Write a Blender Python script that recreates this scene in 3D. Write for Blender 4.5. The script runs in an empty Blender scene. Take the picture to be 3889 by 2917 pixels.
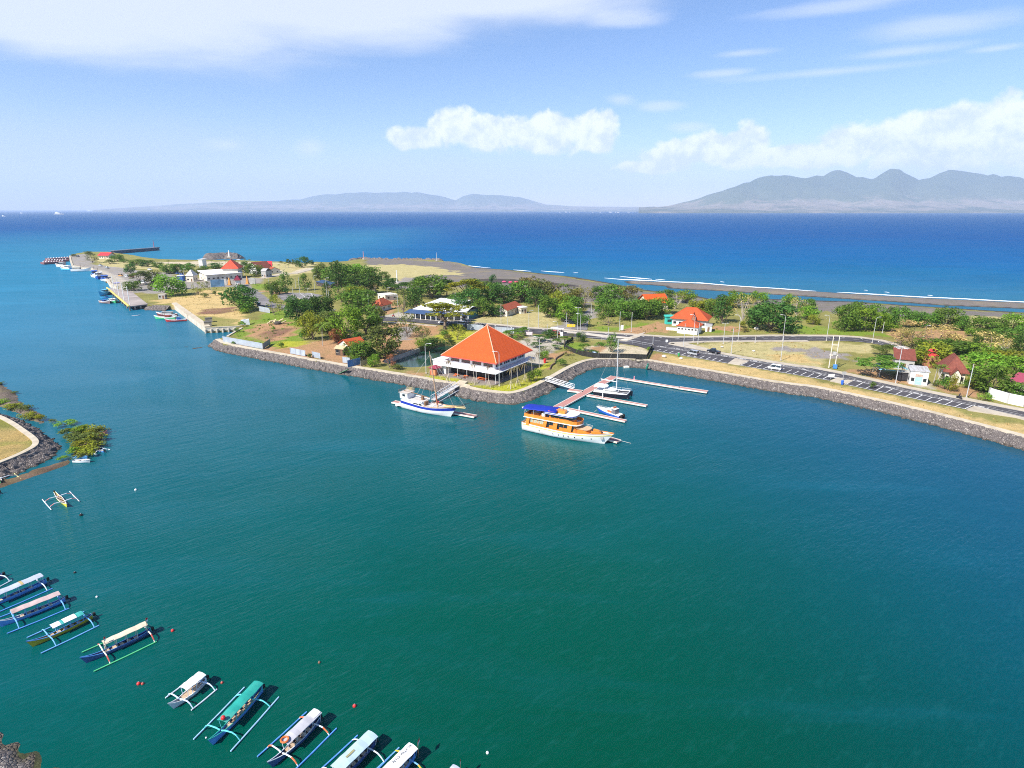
import bpy, bmesh, math, random
import numpy as np
from mathutils import Vector, noise
# ---------------------------------------------------------------- camera, light, exposure
H, FPX, YH, CX, CY = 56.0, 2250.0, 797.0, 1944.5, 1458.5
PITCH = math.atan((CY - YH) / FPX)
SUN_AZ, SUN_EL = math.radians(47), math.radians(46)
SUN_DIR = Vector((-math.sin(SUN_AZ) * math.cos(SUN_EL), -math.cos(SUN_AZ) * math.cos(SUN_EL), math.sin(SUN_EL)))
HAZE_DENSITY = 5.2e-5
sc = bpy.context.scene
COL = sc.collection
cam_d = bpy.data.cameras.new('camera')
cam_d.sensor_width = 36.0
cam_d.lens = 36.0 * FPX / 3889.0
cam_d.clip_start, cam_d.clip_end = 1.0, 300000.0
cam = bpy.data.objects.new('camera', cam_d)
COL.objects.link(cam)
cam.location = (0, 0, H)
cam.rotation_euler = (math.radians(90) - PITCH, 0, 0)
sc.camera = cam
sc.view_settings.view_transform = 'Standard'
sc.view_settings.look = 'None'
sc.view_settings.exposure = 1.05
sc.view_settings.gamma = 1.0
sc.cycles.use_denoising = False
sc.cycles.use_adaptive_sampling = False
sc.cycles.filter_width = 1.05
sc.cycles.max_bounces = 6
sc.cycles.diffuse_bounces = 2
sc.cycles.glossy_bounces = 3
sc.cycles.transmission_bounces = 3
sc.cycles.transparent_max_bounces = 6
sc.cycles.volume_bounces = 1
sun_d = bpy.data.lights.new('sun', 'SUN')
sun_d.energy = 4.0
sun_d.angle = math.radians(0.5)
sun_d.color = (1.0, 0.95, 0.87)
sun = bpy.data.objects.new('sun', sun_d)
COL.objects.link(sun)
sun.rotation_euler = (-SUN_DIR).to_track_quat('-Z', 'Y').to_euler()
class NT:
 """small helper to wire shader nodes"""
 def __init__(s, tree):
  s.t = tree
  s.t.nodes.clear()
 def n(s, typ, inp=None, **kw):
  x = s.t.nodes.new(typ)
  for k, v in kw.items():
   setattr(x, k, v)
  for k, v in (inp or {}).items():
   if hasattr(v, 'is_linked'):
    s.t.links.new(v, x.inputs[k])
   else:
    x.inputs[k].default_value = v
  return x
 def m(s, op, a, b=0.0, c=0.0, clamp=False):
  x = s.n('ShaderNodeMath', {0: a, 1: b, 2: c}, operation=op, use_clamp=clamp)
  return x.outputs[0]
 def vm(s, op, a, b=(0, 0, 0)):
  x = s.n('ShaderNodeVectorMath', {0: a, 1: b}, operation=op)
  return x.outputs['Value'] if op in ('LENGTH', 'DOT_PRODUCT', 'DISTANCE') else x.outputs[0]
 def mix(s, f, a, b, mode='MIX'):
  x = s.n('ShaderNodeMix', data_type='RGBA', blend_type=mode)
  for sock, v in ((x.inputs[0], f), (x.inputs[6], a), (x.inputs[7], b)):
   if hasattr(v, 'is_linked'):
    s.t.links.new(v, sock)
   else:
    sock.default_value = v if not isinstance(v, tuple) or len(v) == 4 else v + (1,)
  return x.outputs[2]
 def ramp(s, f, stops, interp='LINEAR'):
  x = s.n('ShaderNodeValToRGB', {0: f})
  r = x.color_ramp
  r.interpolation = interp
  while len(r.elements) < len(stops):
   r.elements.new(0.5)
  for e, (p, c) in zip(r.elements, stops):
   e.position = p
   e.color = c + (1,) if len(c) == 3 else c
  return x.outputs[0]
 def sstep(s, v, a, b):
  x = s.n('ShaderNodeMapRange', {0: v, 1: a, 2: b, 3: 0.0, 4: 1.0}, interpolation_type='SMOOTHSTEP')
  return x.outputs[0]
 def noise(s, vec, scale, detail=4, rough=0.55, dist=0.0):
  return s.n('ShaderNodeTexNoise', {'Vector': vec, 'Scale': scale, 'Detail': detail, 'Roughness': rough, 'Distortion': dist}).outputs[0]
# ---------------------------------------------------------------- sky with clouds
def pix_dir(x, y):
 """azimuth (from +Y to +X) and elevation, in radians, of a point of the full-size photograph"""
 u, v = (x - CX) / FPX, -(y - CY) / FPX
 d = Vector((u, math.cos(PITCH) + v * math.sin(PITCH), -math.sin(PITCH) + v * math.cos(PITCH))).normalized()
 return math.atan2(d.x, d.y), math.asin(d.z)
world = bpy.data.worlds.new('World')
sc.world = world
world.use_nodes = True
w = NT(world.node_tree)
sky = w.n('ShaderNodeTexSky', sky_type='NISHITA', sun_disc=False, sun_elevation=SUN_EL,
   sun_rotation=math.atan2(SUN_DIR.x, SUN_DIR.y), altitude=0.0, air_density=1.0, dust_density=0.25, ozone_density=3.0)
dirv = w.n('ShaderNodeTexCoord').outputs['Generated']
sep = w.n('ShaderNodeSeparateXYZ', {0: dirv})
azim = w.m('ARCTAN2', sep.outputs[0], sep.outputs[1])
elev = w.m('ARCSINE', sep.outputs[2])
pos = w.n('ShaderNodeCombineXYZ', {0: azim, 1: elev, 2: 0.0}).outputs[0]
def blobs(items):
 """max over soft ellipses given in full-photo pixels of the overview (2212 wide) as (x, y, rx, ry)"""
 out = None
 for (x, y, rx, ry) in items:
  a, e = pix_dir(x * 1.758, y * 1.758)
  d = w.vm('MULTIPLY', w.vm('SUBTRACT', pos, (a, e, 0)), (1 / (rx * 1.758 / FPX), 1 / (ry * 1.758 / FPX), 0))
  v = w.m('SUBTRACT', 1.0, w.vm('LENGTH', d))
  out = v if out is None else w.m('SMOOTH_MAX', out, v, 0.35)
 return out
n_big = w.noise(pos, 9.0, 6, 0.6)
n_puff = w.noise(pos, 24.0, 8, 0.56, 0.25)
n_str = w.noise(w.vm('MULTIPLY', pos, (5.0, 22.0, 1.0)), 1.0, 7, 0.55, 0.4)
# heaped clouds low over the strait
cum = blobs([(900, 298, 75, 26), (975, 272, 60, 40), (1060, 288, 100, 42), (1180, 290, 110, 46), (1275, 275, 70, 42), (1290, 300, 60, 30),
    (1400, 362, 85, 16), (1470, 335, 90, 30), (1560, 325, 90, 40), (1610, 305, 60, 34), (1700, 335, 80, 22),
    (1780, 335, 90, 26), (1850, 300, 100, 34), (1960, 295, 110, 34), (2050, 278, 105, 40), (2170, 262, 110, 44), (2150, 318, 190, 44), (2300, 290, 170, 66)])
cum_d = w.m('ADD', cum, w.m('MULTIPLY', w.m('SUBTRACT', n_puff, 0.52), 1.5))
cum_a = w.sstep(cum_d, 0.0, 0.34)
# thin veils and the wide white sheet high up
sheet = blobs([(250, 10, 520, 110), (650, 10, 560, 85), (1000, 0, 480, 55), (120, 60, 260, 60)])
sheet_a = w.m('MULTIPLY', w.sstep(w.m('ADD', sheet, w.m('MULTIPLY', w.m('SUBTRACT', n_str, 0.5), 0.75)), 0.0, 0.7), 0.84)
wisp = blobs([(1360, 40, 110, 22), (2020, 55, 150, 24), (1830, 10, 230, 18), (1950, 112, 130, 12), (1560, 158, 90, 10), (1800, 155, 260, 12),
    (1420, 230, 60, 14), (490, 312, 60, 18), (670, 320, 45, 30), (1340, 215, 45, 16), (1600, 115, 80, 10), (2150, 105, 60, 8), (1490, 275, 60, 14)])
wisp_a = w.m('MULTIPLY', w.sstep(w.m('ADD', wisp, w.m('MULTIPLY', w.m('SUBTRACT', n_str, 0.52), 1.5)), 0.05, 0.95), 0.42)
veil = blobs([(1150, 375, 900, 70), (2000, 370, 600, 75), (250, 330, 500, 90), (600, 400, 800, 55)])
veil_a = w.m('MULTIPLY', w.sstep(w.m('ADD', veil, w.m('MULTIPLY', w.m('SUBTRACT', n_big, 0.5), 0.9)), 0.0, 1.0), 0.45)
up = w.noise(w.vm('ADD', pos, (-.008, .016, 0)), 26.0, 6, 0.6, 0.2)
here = w.noise(pos, 26.0, 6, 0.6, 0.2)
lit = w.sstep(w.m('ADD', w.m('MULTIPLY', w.m('SUBTRACT', here, up), 2.6), w.m('MULTIPLY', w.m('SUBTRACT', elev, 0.055), 3.0)), -0.35, 0.55)
SKY_K = 0.086
skycol = w.n('ShaderNodeHueSaturation', {'Saturation': 1.16, 'Value': 1.0, 'Color': sky.outputs[0]}).outputs[0]
skycol = w.mix(1.0, skycol, (0.87, 0.835, 0.93), 'MULTIPLY')
c = w.mix(veil_a, skycol, (3.3, 3.95, 5.5))
c = w.mix(sheet_a, c, (5.1, 5.45, 6.1))
c = w.mix(wisp_a, c, (5.5, 5.8, 6.4))
c = w.mix(w.m('MULTIPLY', cum_a, 0.86), c, w.mix(lit, (4.7, 5.2, 6.1), (6.9, 7.0, 7.2)))
bg = w.n('ShaderNodeBackground', {'Color': c, 'Strength': SKY_K})
out = w.n('ShaderNodeOutputWorld', {'Surface': bg.outputs[0]})
# ---------------------------------------------------------------- photo windows -> world
LAND = 2.4
WIN = {'A': (0, 900, 3.16), 'B': (600, 900, 3.16), 'C': (1200, 950, 3.16), 'D': (1800, 950, 3.16), 'E': (2400, 950, 3.16),
  'F': (3189, 1050, 3.16), 'P': (0, 1250, 2.457), 'Q': (0, 2100, 2.031), 'R': (700, 2500, 2.1067), 'S': (1450, 1350, 4.424),
  'T': (1900, 1300, 3.687), 'U': (1550, 1200, 3.687), 'V': (2900, 1250, 2.2366), 'W': (0, 1600, 4.148), 'O': (0, 0, .5688),
  'G': (2900, 1200, 4.424), 'H': (1600, 1050, 5.53), 'K': (1000, 2650, 2.949), 'X': (170, 960, 3.966)}
def full(wn, x, y):
 a, b, s = WIN[wn]
 return a + x / s, b + y / s
def P(wn, x, y, z=LAND):
 """the world point at height z that the photograph shows at (x, y) of window wn"""
 X, Y = full(wn, x, y)
 u, v = (X - CX) / FPX, -(Y - CY) / FPX
 d = (u, math.cos(PITCH) + v * math.sin(PITCH), -math.sin(PITCH) + v * math.cos(PITCH))
 t = (z - H) / d[2]
 return Vector((t * d[0], t * d[1], z))
def PP(wn, pts, z=LAND):
 return [P(wn, x, y, z) for x, y in pts]
def px_m(wn, p):
 """metres that one pixel of window wn spans, across the view, at world point p"""
 depth = p.y * math.cos(PITCH) + (H - p.z) * math.sin(PITCH)
 return depth / FPX / WIN[wn][2]
# ---------------------------------------------------------------- materials
MATS = {}
def mat(name, col, rough=0.7, var=0.12, scale=1.5, metal=0.0, spec=0.4, bump=0.0, dirt=None, coat=0.0):
 if name in MATS:
  return MATS[name]
 m = bpy.data.materials.new(name)
 m.use_nodes = True
 t = NT(m.node_tree)
 tc = t.n('ShaderNodeTexCoord').outputs['Object']
 nz = t.noise(tc, scale, 5, 0.6)
 lo = tuple(max(0, c * (1 - var)) for c in col)
 hi = tuple(min(1, c * (1 + var)) for c in col)
 c = t.ramp(nz, [(0.3, lo), (0.7, hi)])
 if dirt:
  n2 = t.noise(tc, scale * 0.35, 6, 0.7)
  c = t.mix(t.sstep(n2, 0.5, 0.72), c, dirt)
 inp = {'Base Color': c, 'Roughness': rough, 'Metallic': metal, 'Specular IOR Level': spec, 'Coat Weight': coat}
 if bump:
  inp['Normal'] = t.n('ShaderNodeBump', {'Strength': bump, 'Distance': 0.1, 'Height': nz}).outputs[0]
 b = t.n('ShaderNodeBsdfPrincipled', inp)
 t.n('ShaderNodeOutputMaterial', {0: b.outputs[0]})
 MATS[name] = m
 return m
def tile_mat(name, col, pitch=0.3, var=0.3, weather=(0.2, 0.11, 0.07)):
 """clay tiles: courses across the slope and rolls down it, in object space of each face"""
 if name in MATS:
  return MATS[name]
 m = bpy.data.materials.new(name)
 m.use_nodes = True
 t = NT(m.node_tree)
 uv = t.n('ShaderNodeUVMap').outputs[0]
 s = t.n('ShaderNodeSeparateXYZ', {0: uv})
 roll = t.m('PINGPONG', s.outputs[0], pitch / 2)
 course = t.m('FRACT', t.m('DIVIDE', s.outputs[1], pitch * 1.2))
 cell = t.n('ShaderNodeTexWhiteNoise', {0: t.vm('FLOOR', t.vm('MULTIPLY', uv, (1 / pitch, 1 / (pitch * 1.2), 1)))}, noise_dimensions='2D').outputs[0]
 big = t.noise(uv, 0.35, 5, 0.6)
 lo = tuple(c * (1 - var) for c in col)
 c = t.mix(cell, lo, col)
 c = t.mix(t.sstep(big, 0.56, 0.8), c, weather)
 stk = t.noise(t.vm('MULTIPLY', uv, (1.6, .14, 1)), 1.0, 5, .65)
 c = t.mix(t.m('MULTIPLY', t.sstep(stk, .46, .72), .45), c, tuple(x * .66 for x in col))
 rw = t.n('ShaderNodeTexWhiteNoise', {'W': t.m('FLOOR', t.m('DIVIDE', s.outputs[1], pitch * 3.6))}, noise_dimensions='1D').outputs[0]
 c = t.mix(t.m('MULTIPLY', rw, .22), c, tuple(x * .6 for x in col))
 c = t.mix(t.sstep(course, 0.86, 1.0), c, tuple(x * 0.5 for x in col))
 h = t.m('ADD', t.m('MULTIPLY', roll, 1.2), t.m('MULTIPLY', course, -0.12))
 bp = t.n('ShaderNodeBump', {'Strength': 0.5, 'Distance': 0.25, 'Height': h}).outputs[0]
 b = t.n('ShaderNodeBsdfPrincipled', {'Base Color': c, 'Roughness': 0.75, 'Specular IOR Level': 0.25, 'Normal': bp})
 t.n('ShaderNodeOutputMaterial', {0: b.outputs[0]})
 MATS[name] = m
 return m
def metal_roof_mat(name, col, pitch=0.5, dirt=(0.35, 0.3, 0.26), amount=0.62):
 if name in MATS:
  return MATS[name]
 m = bpy.data.materials.new(name)
 m.use_nodes = True
 t = NT(m.node_tree)
 uv = t.n('ShaderNodeUVMap').outputs[0]
 s = t.n('ShaderNodeSeparateXYZ', {0: uv})
 roll = t.m('PINGPONG', s.outputs[0], pitch / 2)
 st = t.noise(t.vm('MULTIPLY', uv, (2.0, 0.25, 1)), 0.7, 6, 0.65)
 c = t.mix(t.sstep(st, amount - 0.12, amount + 0.2), col, dirt)
 bp = t.n('ShaderNodeBump', {'Strength': 0.35, 'Distance': 0.1, 'Height': roll}).outputs[0]
 b = t.n('ShaderNodeBsdfPrincipled', {'Base Color': c, 'Roughness': 0.5, 'Specular IOR Level': 0.4, 'Normal': bp})
 t.n('ShaderNodeOutputMaterial', {0: b.outputs[0]})
 MATS[name] = m
 return m
WHITE = lambda: mat('white_paint', (0.78, 0.78, 0.76), 0.55, 0.05, 0.8, dirt=(0.6, 0.57, 0.52))
def paint(name, col, rough=0.4, dirt=None):
 return mat(name, col, rough, 0.1, 2.5, spec=0.45, dirt=dirt)
GLASS = lambda: mat('dark_glass', (0.02, 0.03, 0.035), 0.08, 0.2, 1.0, spec=0.6)
DARK = lambda: mat('dark_interior', (0.02, 0.02, 0.022), 0.8, 0.3, 1.0)
STEEL = lambda: mat('galvanised_steel', (0.55, 0.56, 0.57), 0.45, 0.08, 1.0, metal=0.35)
CONC = lambda: mat('concrete', (0.5, 0.45, 0.37), 0.9, 0.14, 0.6, dirt=(0.33, 0.29, 0.24), bump=0.15)
WOOD = lambda: mat('brown_wood', (0.2, 0.11, 0.06), 0.7, 0.25, 2.0)
TYRE = lambda: mat('black_rubber', (0.02, 0.02, 0.02), 0.85, 0.2, 2.0)
# ---------------------------------------------------------------- mesh building
class MB:
 def __init__(s):
  s.v, s.f, s.uv = [], [], {}
 def add(s, vs, fs):
  o = len(s.v)
  s.v += [tuple(p) for p in vs]
  s.f += [tuple(i + o for i in f) for f in fs]
  return s
 def box(s, x0, x1, y0, y1, z0, z1):
  return s.add([(x0, y0, z0), (x1, y0, z0), (x1, y1, z0), (x0, y1, z0), (x0, y0, z1), (x1, y0, z1), (x1, y1, z1), (x0, y1, z1)],
      [(3, 2, 1, 0), (4, 5, 6, 7), (0, 1, 5, 4), (1, 2, 6, 5), (2, 3, 7, 6), (3, 0, 4, 7)])
 def obox(s, c, size, rz=0.0, tilt=0.0):
  cs, sn = math.cos(rz), math.sin(rz)
  ct, st = math.cos(tilt), math.sin(tilt)
  vs = []
  for z in (-1, 1):
   for x, y in ((-1, -1), (1, -1), (1, 1), (-1, 1)):
    a, b, d = x * size[0] / 2, y * size[1] / 2, z * size[2] / 2
    a, d = a * ct + d * st, -a * st + d * ct
    vs.append((c[0] + a * cs - b * sn, c[1] + a * sn + b * cs, c[2] + d))
  return s.add(vs, [(3, 2, 1, 0), (4, 5, 6, 7), (0, 1, 5, 4), (1, 2, 6, 5), (2, 3, 7, 6), (3, 0, 4, 7)])
 def prism(s, pts, z0, z1):
  n = len(pts)
  a = sum(pts[i][0] * pts[(i + 1) % n][1] - pts[(i + 1) % n][0] * pts[i][1] for i in range(n))
  if a < 0:
   pts = pts[::-1]
  vs = [(p[0], p[1], z0) for p in pts] + [(p[0], p[1], z1) for p in pts]
  return s.add(vs, [tuple(range(n))[::-1], tuple(range(n, 2 * n))] + [(i, (i + 1) % n, n + (i + 1) % n, n + i) for i in range(n)])
 def poly(s, pts):
  return s.add(pts, [tuple(range(len(pts)))])
 def tube(s, pts, r, n=6, cap=True):
  pts = [Vector(p) for p in pts]
  rs = r if isinstance(r, (list, tuple)) else [r] * len(pts)
  rings = []
  for i, p in enumerate(pts):
   d = (pts[min(i + 1, len(pts) - 1)] - pts[max(i - 1, 0)]).normalized()
   u = d.cross(Vector((0, 0, 1)) if abs(d.z) < 0.95 else Vector((1, 0, 0))).normalized()
   q = d.cross(u)
   rings.append([p + (u * math.cos(2 * math.pi * k / n) + q * math.sin(2 * math.pi * k / n)) * rs[i] for k in range(n)])
  return s.loft(rings, True, cap)
 def loft(s, rings, closed=True, cap=True):
  n = len(rings[0])
  vs = [p for r in rings for p in r]
  fs = []
  for i in range(len(rings) - 1):
   for k in range(n if closed else n - 1):
    a, b = i * n + k, i * n + (k + 1) % n
    fs.append((a, b, b + n, a + n))
  if cap and closed:
   fs.append(tuple(range(n))[::-1])
   fs.append(tuple(range((len(rings) - 1) * n, len(rings) * n)))
  return s.add(vs, fs)
 def ball(s, c, r, n=8, m=6, sz=1.0):
  rings = []
  for i in range(m + 1):
   t = math.pi * i / m
   rr = max(r * math.sin(t), r * 0.02)
   rings.append([(c[0] + rr * math.cos(2 * math.pi * k / n), c[1] + rr * math.sin(2 * math.pi * k / n), c[2] - r * sz * math.cos(t)) for k in range(n)])
  return s.loft(rings)
 def face_uv(s, fi_from):
  """planar uv per face (across, down the slope) in metres for faces from index fi_from"""
  for i in range(fi_from, len(s.f)):
   f = s.f[i]
   ps = [Vector(s.v[k]) for k in f]
   nrm = Vector((0, 0, 0))
   for a in range(1, len(ps) - 1):
    nrm += (ps[a] - ps[0]).cross(ps[a + 1] - ps[0])
   if nrm.length < 1e-9:
    continue
   nrm.normalize()
   u = Vector((0, 0, 1)).cross(nrm)
   u = u.normalized() if u.length > 1e-3 else Vector((1, 0, 0))
   v = nrm.cross(u)
   s.uv[i] = [(p.dot(u), p.dot(v)) for p in ps]
  return s
def build(name, mb, m, parent=None, smooth=False):
 me = bpy.data.meshes.new(name)
 me.from_pydata(mb.v, [], mb.f)
 if mb.uv:
  l = me.uv_layers.new(name='UVMap')
  for p in me.polygons:
   q = mb.uv.get(p.index)
   if q:
    for li, c in zip(p.loop_indices, q):
     l.data[li].uv = c
 me.materials.append(m)
 if smooth:
  me.polygons.foreach_set('use_smooth', [True] * len(me.polygons))
 me.update()
 o = bpy.data.objects.new(name, me)
 COL.objects.link(o)
 if parent is not None:
  o.parent = parent
 return o
def struct(name, mb, m, smooth=False, kind='structure'):
 o = build(name, mb, m, None, smooth)
 o['kind'] = kind
 return o
def tag(o, label, cat, group=None):
 o['label'] = label
 o['category'] = cat
 if group:
  o['group'] = group
 return o
def thing(name, label, cat, loc=(0, 0, 0), rz=0.0, group=None):
 o = bpy.data.objects.new(name, None)
 o.empty_display_size = 0.5
 COL.objects.link(o)
 o.location = loc
 o.rotation_euler = (0, 0, rz)
 return tag(o, label, cat, group)
def kids(o, _m={}):
 return [c for c in COL.objects if c.parent is o]
def copy_tree(o, parent=None, ch=None):
 """a copy of a thing with copies of its parts (meshes shared); ch maps an object to its children"""
 c = o.copy()
 COL.objects.link(c)
 if parent is not None:
  c.parent = parent
 for k in ch.get(o.name, []):
  copy_tree(k, c, ch)
 return c
def child_map(o):
 out, todo = {}, [o]
 while todo:
  x = todo.pop()
  out[x.name] = kids(x)
  todo += out[x.name]
 return out
def inside(poly, X, Y):
 """vectorised point in polygon"""
 r = np.zeros(X.shape, bool)
 n = len(poly)
 for i in range(n):
  x0, y0 = poly[i][0], poly[i][1]
  x1, y1 = poly[(i + 1) % n][0], poly[(i + 1) % n][1]
  if y0 == y1:
   continue
  c = ((y0 > Y) != (y1 > Y)) & (X < (x1 - x0) * (Y - y0) / (y1 - y0) + x0)
  r ^= c
 return r
def seg_near(poly, X, Y, closed=True):
 """nearest point on the polyline: distance, x, y, index of the segment"""
 best = np.full(X.shape, 1e18)
 bx, by, bi = X.copy(), Y.copy(), np.zeros(X.shape, int)
 n = len(poly)
 for i in range(n if closed else n - 1):
  x0, y0 = poly[i][0], poly[i][1]
  x1, y1 = poly[(i + 1) % n][0], poly[(i + 1) % n][1]
  L = (x1 - x0) ** 2 + (y1 - y0) ** 2
  if L == 0:
   continue
  t = np.clip(((X - x0) * (x1 - x0) + (Y - y0) * (y1 - y0)) / L, 0, 1)
  px, py = x0 + t * (x1 - x0), y0 + t * (y1 - y0)
  d = (X - px) ** 2 + (Y - py) ** 2
  k = d < best
  best[k], bx[k], by[k], bi[k] = d[k], px[k], py[k], i
 return np.sqrt(best), bx, by, bi
def resample(pts, step):
 out = [Vector(pts[0])]
 for a, b in zip(pts[:-1], pts[1:]):
  a, b = Vector(a), Vector(b)
  n = max(1, int((b - a).length / step))
  out += [a.lerp(b, (k + 1) / n) for k in range(n)]
 return out
def smooth_line(pts, it=2):
 for _ in range(it):
  q = [pts[0]]
  for a, b in zip(pts[:-1], pts[1:]):
   q += [a.lerp(b, .25), a.lerp(b, .75)]
  pts = q + [pts[-1]]
 return pts
def offset_line(pts, d):
 """the polyline moved d metres to its right-hand side"""
 out = []
 for i in range(len(pts)):
  t = (pts[min(i + 1, len(pts) - 1)] - pts[max(i - 1, 0)])
  t.z = 0
  t.normalize()
  out.append(pts[i] + Vector((t.y, -t.x, 0)) * d)
 return out
def strip(mb, pts, d0, d1, z0, z1=None):
 """ribbon between two offsets of a polyline; with z1 a solid slab"""
 a, b = offset_line(pts, d0), offset_line(pts, d1)
 if z1 is None:
  vs = [(p.x, p.y, z0) for p in a] + [(p.x, p.y, z0) for p in b]
  n = len(a)
  return mb.add(vs, [(i, i + 1, n + i + 1, n + i) if d0 > d1 else (n + i, n + i + 1, i + 1, i) for i in range(n - 1)])
 rings = [[(p.x, p.y, z0), (q.x, q.y, z0), (q.x, q.y, z1), (p.x, p.y, z1)] for p, q in zip(a, b)]
 return mb.loft(rings)
# ---------------------------------------------------------------- water
def water_mat():
 m = bpy.data.materials.new('sea_water')
 m.use_nodes = True
 t = NT(m.node_tree)
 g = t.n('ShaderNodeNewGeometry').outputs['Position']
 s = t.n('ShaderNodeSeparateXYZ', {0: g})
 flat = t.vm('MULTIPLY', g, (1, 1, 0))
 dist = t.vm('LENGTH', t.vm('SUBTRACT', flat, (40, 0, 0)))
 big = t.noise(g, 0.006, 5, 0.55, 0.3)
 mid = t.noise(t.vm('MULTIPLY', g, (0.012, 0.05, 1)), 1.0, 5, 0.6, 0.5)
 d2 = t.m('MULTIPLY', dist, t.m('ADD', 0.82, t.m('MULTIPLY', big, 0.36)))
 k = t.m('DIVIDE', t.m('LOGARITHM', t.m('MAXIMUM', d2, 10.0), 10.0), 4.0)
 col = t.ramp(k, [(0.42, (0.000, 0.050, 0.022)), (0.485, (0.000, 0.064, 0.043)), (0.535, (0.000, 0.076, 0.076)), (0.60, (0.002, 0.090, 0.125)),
      (0.665, (0.006, 0.115, 0.200)), (0.72, (0.000, 0.092, 0.250)), (0.80, (0.000, 0.062, 0.215)), (1.0, (0.000, 0.056, 0.172))])  # water tone by distance, with grazing sky reflection painted into it
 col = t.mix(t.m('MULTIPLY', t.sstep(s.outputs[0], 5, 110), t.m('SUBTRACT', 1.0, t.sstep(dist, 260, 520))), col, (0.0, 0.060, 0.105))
 col = t.mix(t.m('MULTIPLY', t.m('MULTIPLY', t.sstep(s.outputs[0], -60, -380), t.m('SUBTRACT', 1.0, t.sstep(dist, 900, 2600))), 0.85), col, (0.028, 0.175, 0.280))  # left side paler: sky sheen at grazing view put into the colour
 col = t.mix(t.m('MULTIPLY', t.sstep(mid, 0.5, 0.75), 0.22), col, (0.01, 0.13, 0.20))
 r0_ = t.n('ShaderNodeVectorRotate', {'Vector': g, 'Angle': math.radians(-38)}, rotation_type='Z_AXIS').outputs[0]
 chop = t.noise(t.vm('MULTIPLY', g, (0.03, 0.14, 1)), 1.0, 5, 0.65, 0.4)
 chop2 = t.noise(t.vm('MULTIPLY', g, (0.004, 0.022, 1)), 1.0, 4, 0.6, 0.3)
 kk = t.m('ADD', 0.62, t.m('ADD', t.m('MULTIPLY', chop, 0.40), t.m('MULTIPLY', chop2, 0.36)))
 kk = t.m('ADD', 1.0, t.m('MULTIPLY', t.m('SUBTRACT', kk, 1.0), t.sstep(dist, 200, 520)))
 pw = t.noise(t.n('ShaderNodeVectorRotate', {'Vector': t.vm('MULTIPLY', g, (0.02, 0.02, 0)), 'Angle': 0.5}, rotation_type='Z_AXIS').outputs[0], 1.0, 5, 0.55, 1.2)
 pw2 = t.noise(t.vm('MULTIPLY', r0_, (0.9, 3.4, 1)), 1.0, 3, 0.6, 0.2)
 kk = t.m('MULTIPLY', kk, t.m('ADD', t.m('ADD', 0.80, t.m('MULTIPLY', pw, 0.22)), t.m('MULTIPLY', t.m('SUBTRACT', pw2, 0.32), 0.5)))
 col = t.mix(1.0, col, t.n('ShaderNodeCombineXYZ', {0: kk, 1: kk, 2: kk}).outputs[0], 'MULTIPLY')
 r = t.n('ShaderNodeVectorRotate', {'Vector': g, 'Angle': math.radians(-38)}, rotation_type='Z_AXIS').outputs[0]
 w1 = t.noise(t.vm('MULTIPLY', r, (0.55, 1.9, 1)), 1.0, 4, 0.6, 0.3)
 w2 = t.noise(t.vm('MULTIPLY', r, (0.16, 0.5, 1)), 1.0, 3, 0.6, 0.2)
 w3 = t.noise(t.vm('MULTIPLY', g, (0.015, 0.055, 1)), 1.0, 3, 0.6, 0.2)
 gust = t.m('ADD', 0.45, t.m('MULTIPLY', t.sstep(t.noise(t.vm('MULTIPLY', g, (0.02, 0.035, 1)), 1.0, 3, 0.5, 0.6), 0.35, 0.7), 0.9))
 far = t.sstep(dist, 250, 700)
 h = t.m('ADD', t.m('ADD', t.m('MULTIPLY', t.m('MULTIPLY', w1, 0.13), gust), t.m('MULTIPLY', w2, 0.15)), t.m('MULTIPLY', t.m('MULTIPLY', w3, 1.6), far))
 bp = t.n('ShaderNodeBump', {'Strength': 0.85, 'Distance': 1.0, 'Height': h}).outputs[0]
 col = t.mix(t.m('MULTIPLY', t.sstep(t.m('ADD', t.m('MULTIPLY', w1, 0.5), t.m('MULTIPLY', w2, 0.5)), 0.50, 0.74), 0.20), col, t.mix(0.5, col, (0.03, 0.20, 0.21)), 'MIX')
 dif = t.n('ShaderNodeBsdfDiffuse', {'Color': col})
 glo = t.n('ShaderNodeBsdfGlossy', {'Color': (0.75, 0.92, 1, 1), 'Roughness': 0.05, 'Normal': bp})
 fr = t.n('ShaderNodeFresnel', {'IOR': 1.33, 'Normal': bp}).outputs[0]
 fac = t.m('MINIMUM', t.m('MULTIPLY', fr, 0.9), t.m('SUBTRACT', 0.205, t.m('MULTIPLY', far, 0.155)))
 mx = t.n('ShaderNodeMixShader', {0: fac, 1: dif.outputs[0], 2: glo.outputs[0]})
 t.n('ShaderNodeOutputMaterial', {0: mx.outputs[0]})
 return m
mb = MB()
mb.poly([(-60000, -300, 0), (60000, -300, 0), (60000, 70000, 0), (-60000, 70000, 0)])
struct('sea_water', mb, water_mat())
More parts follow.
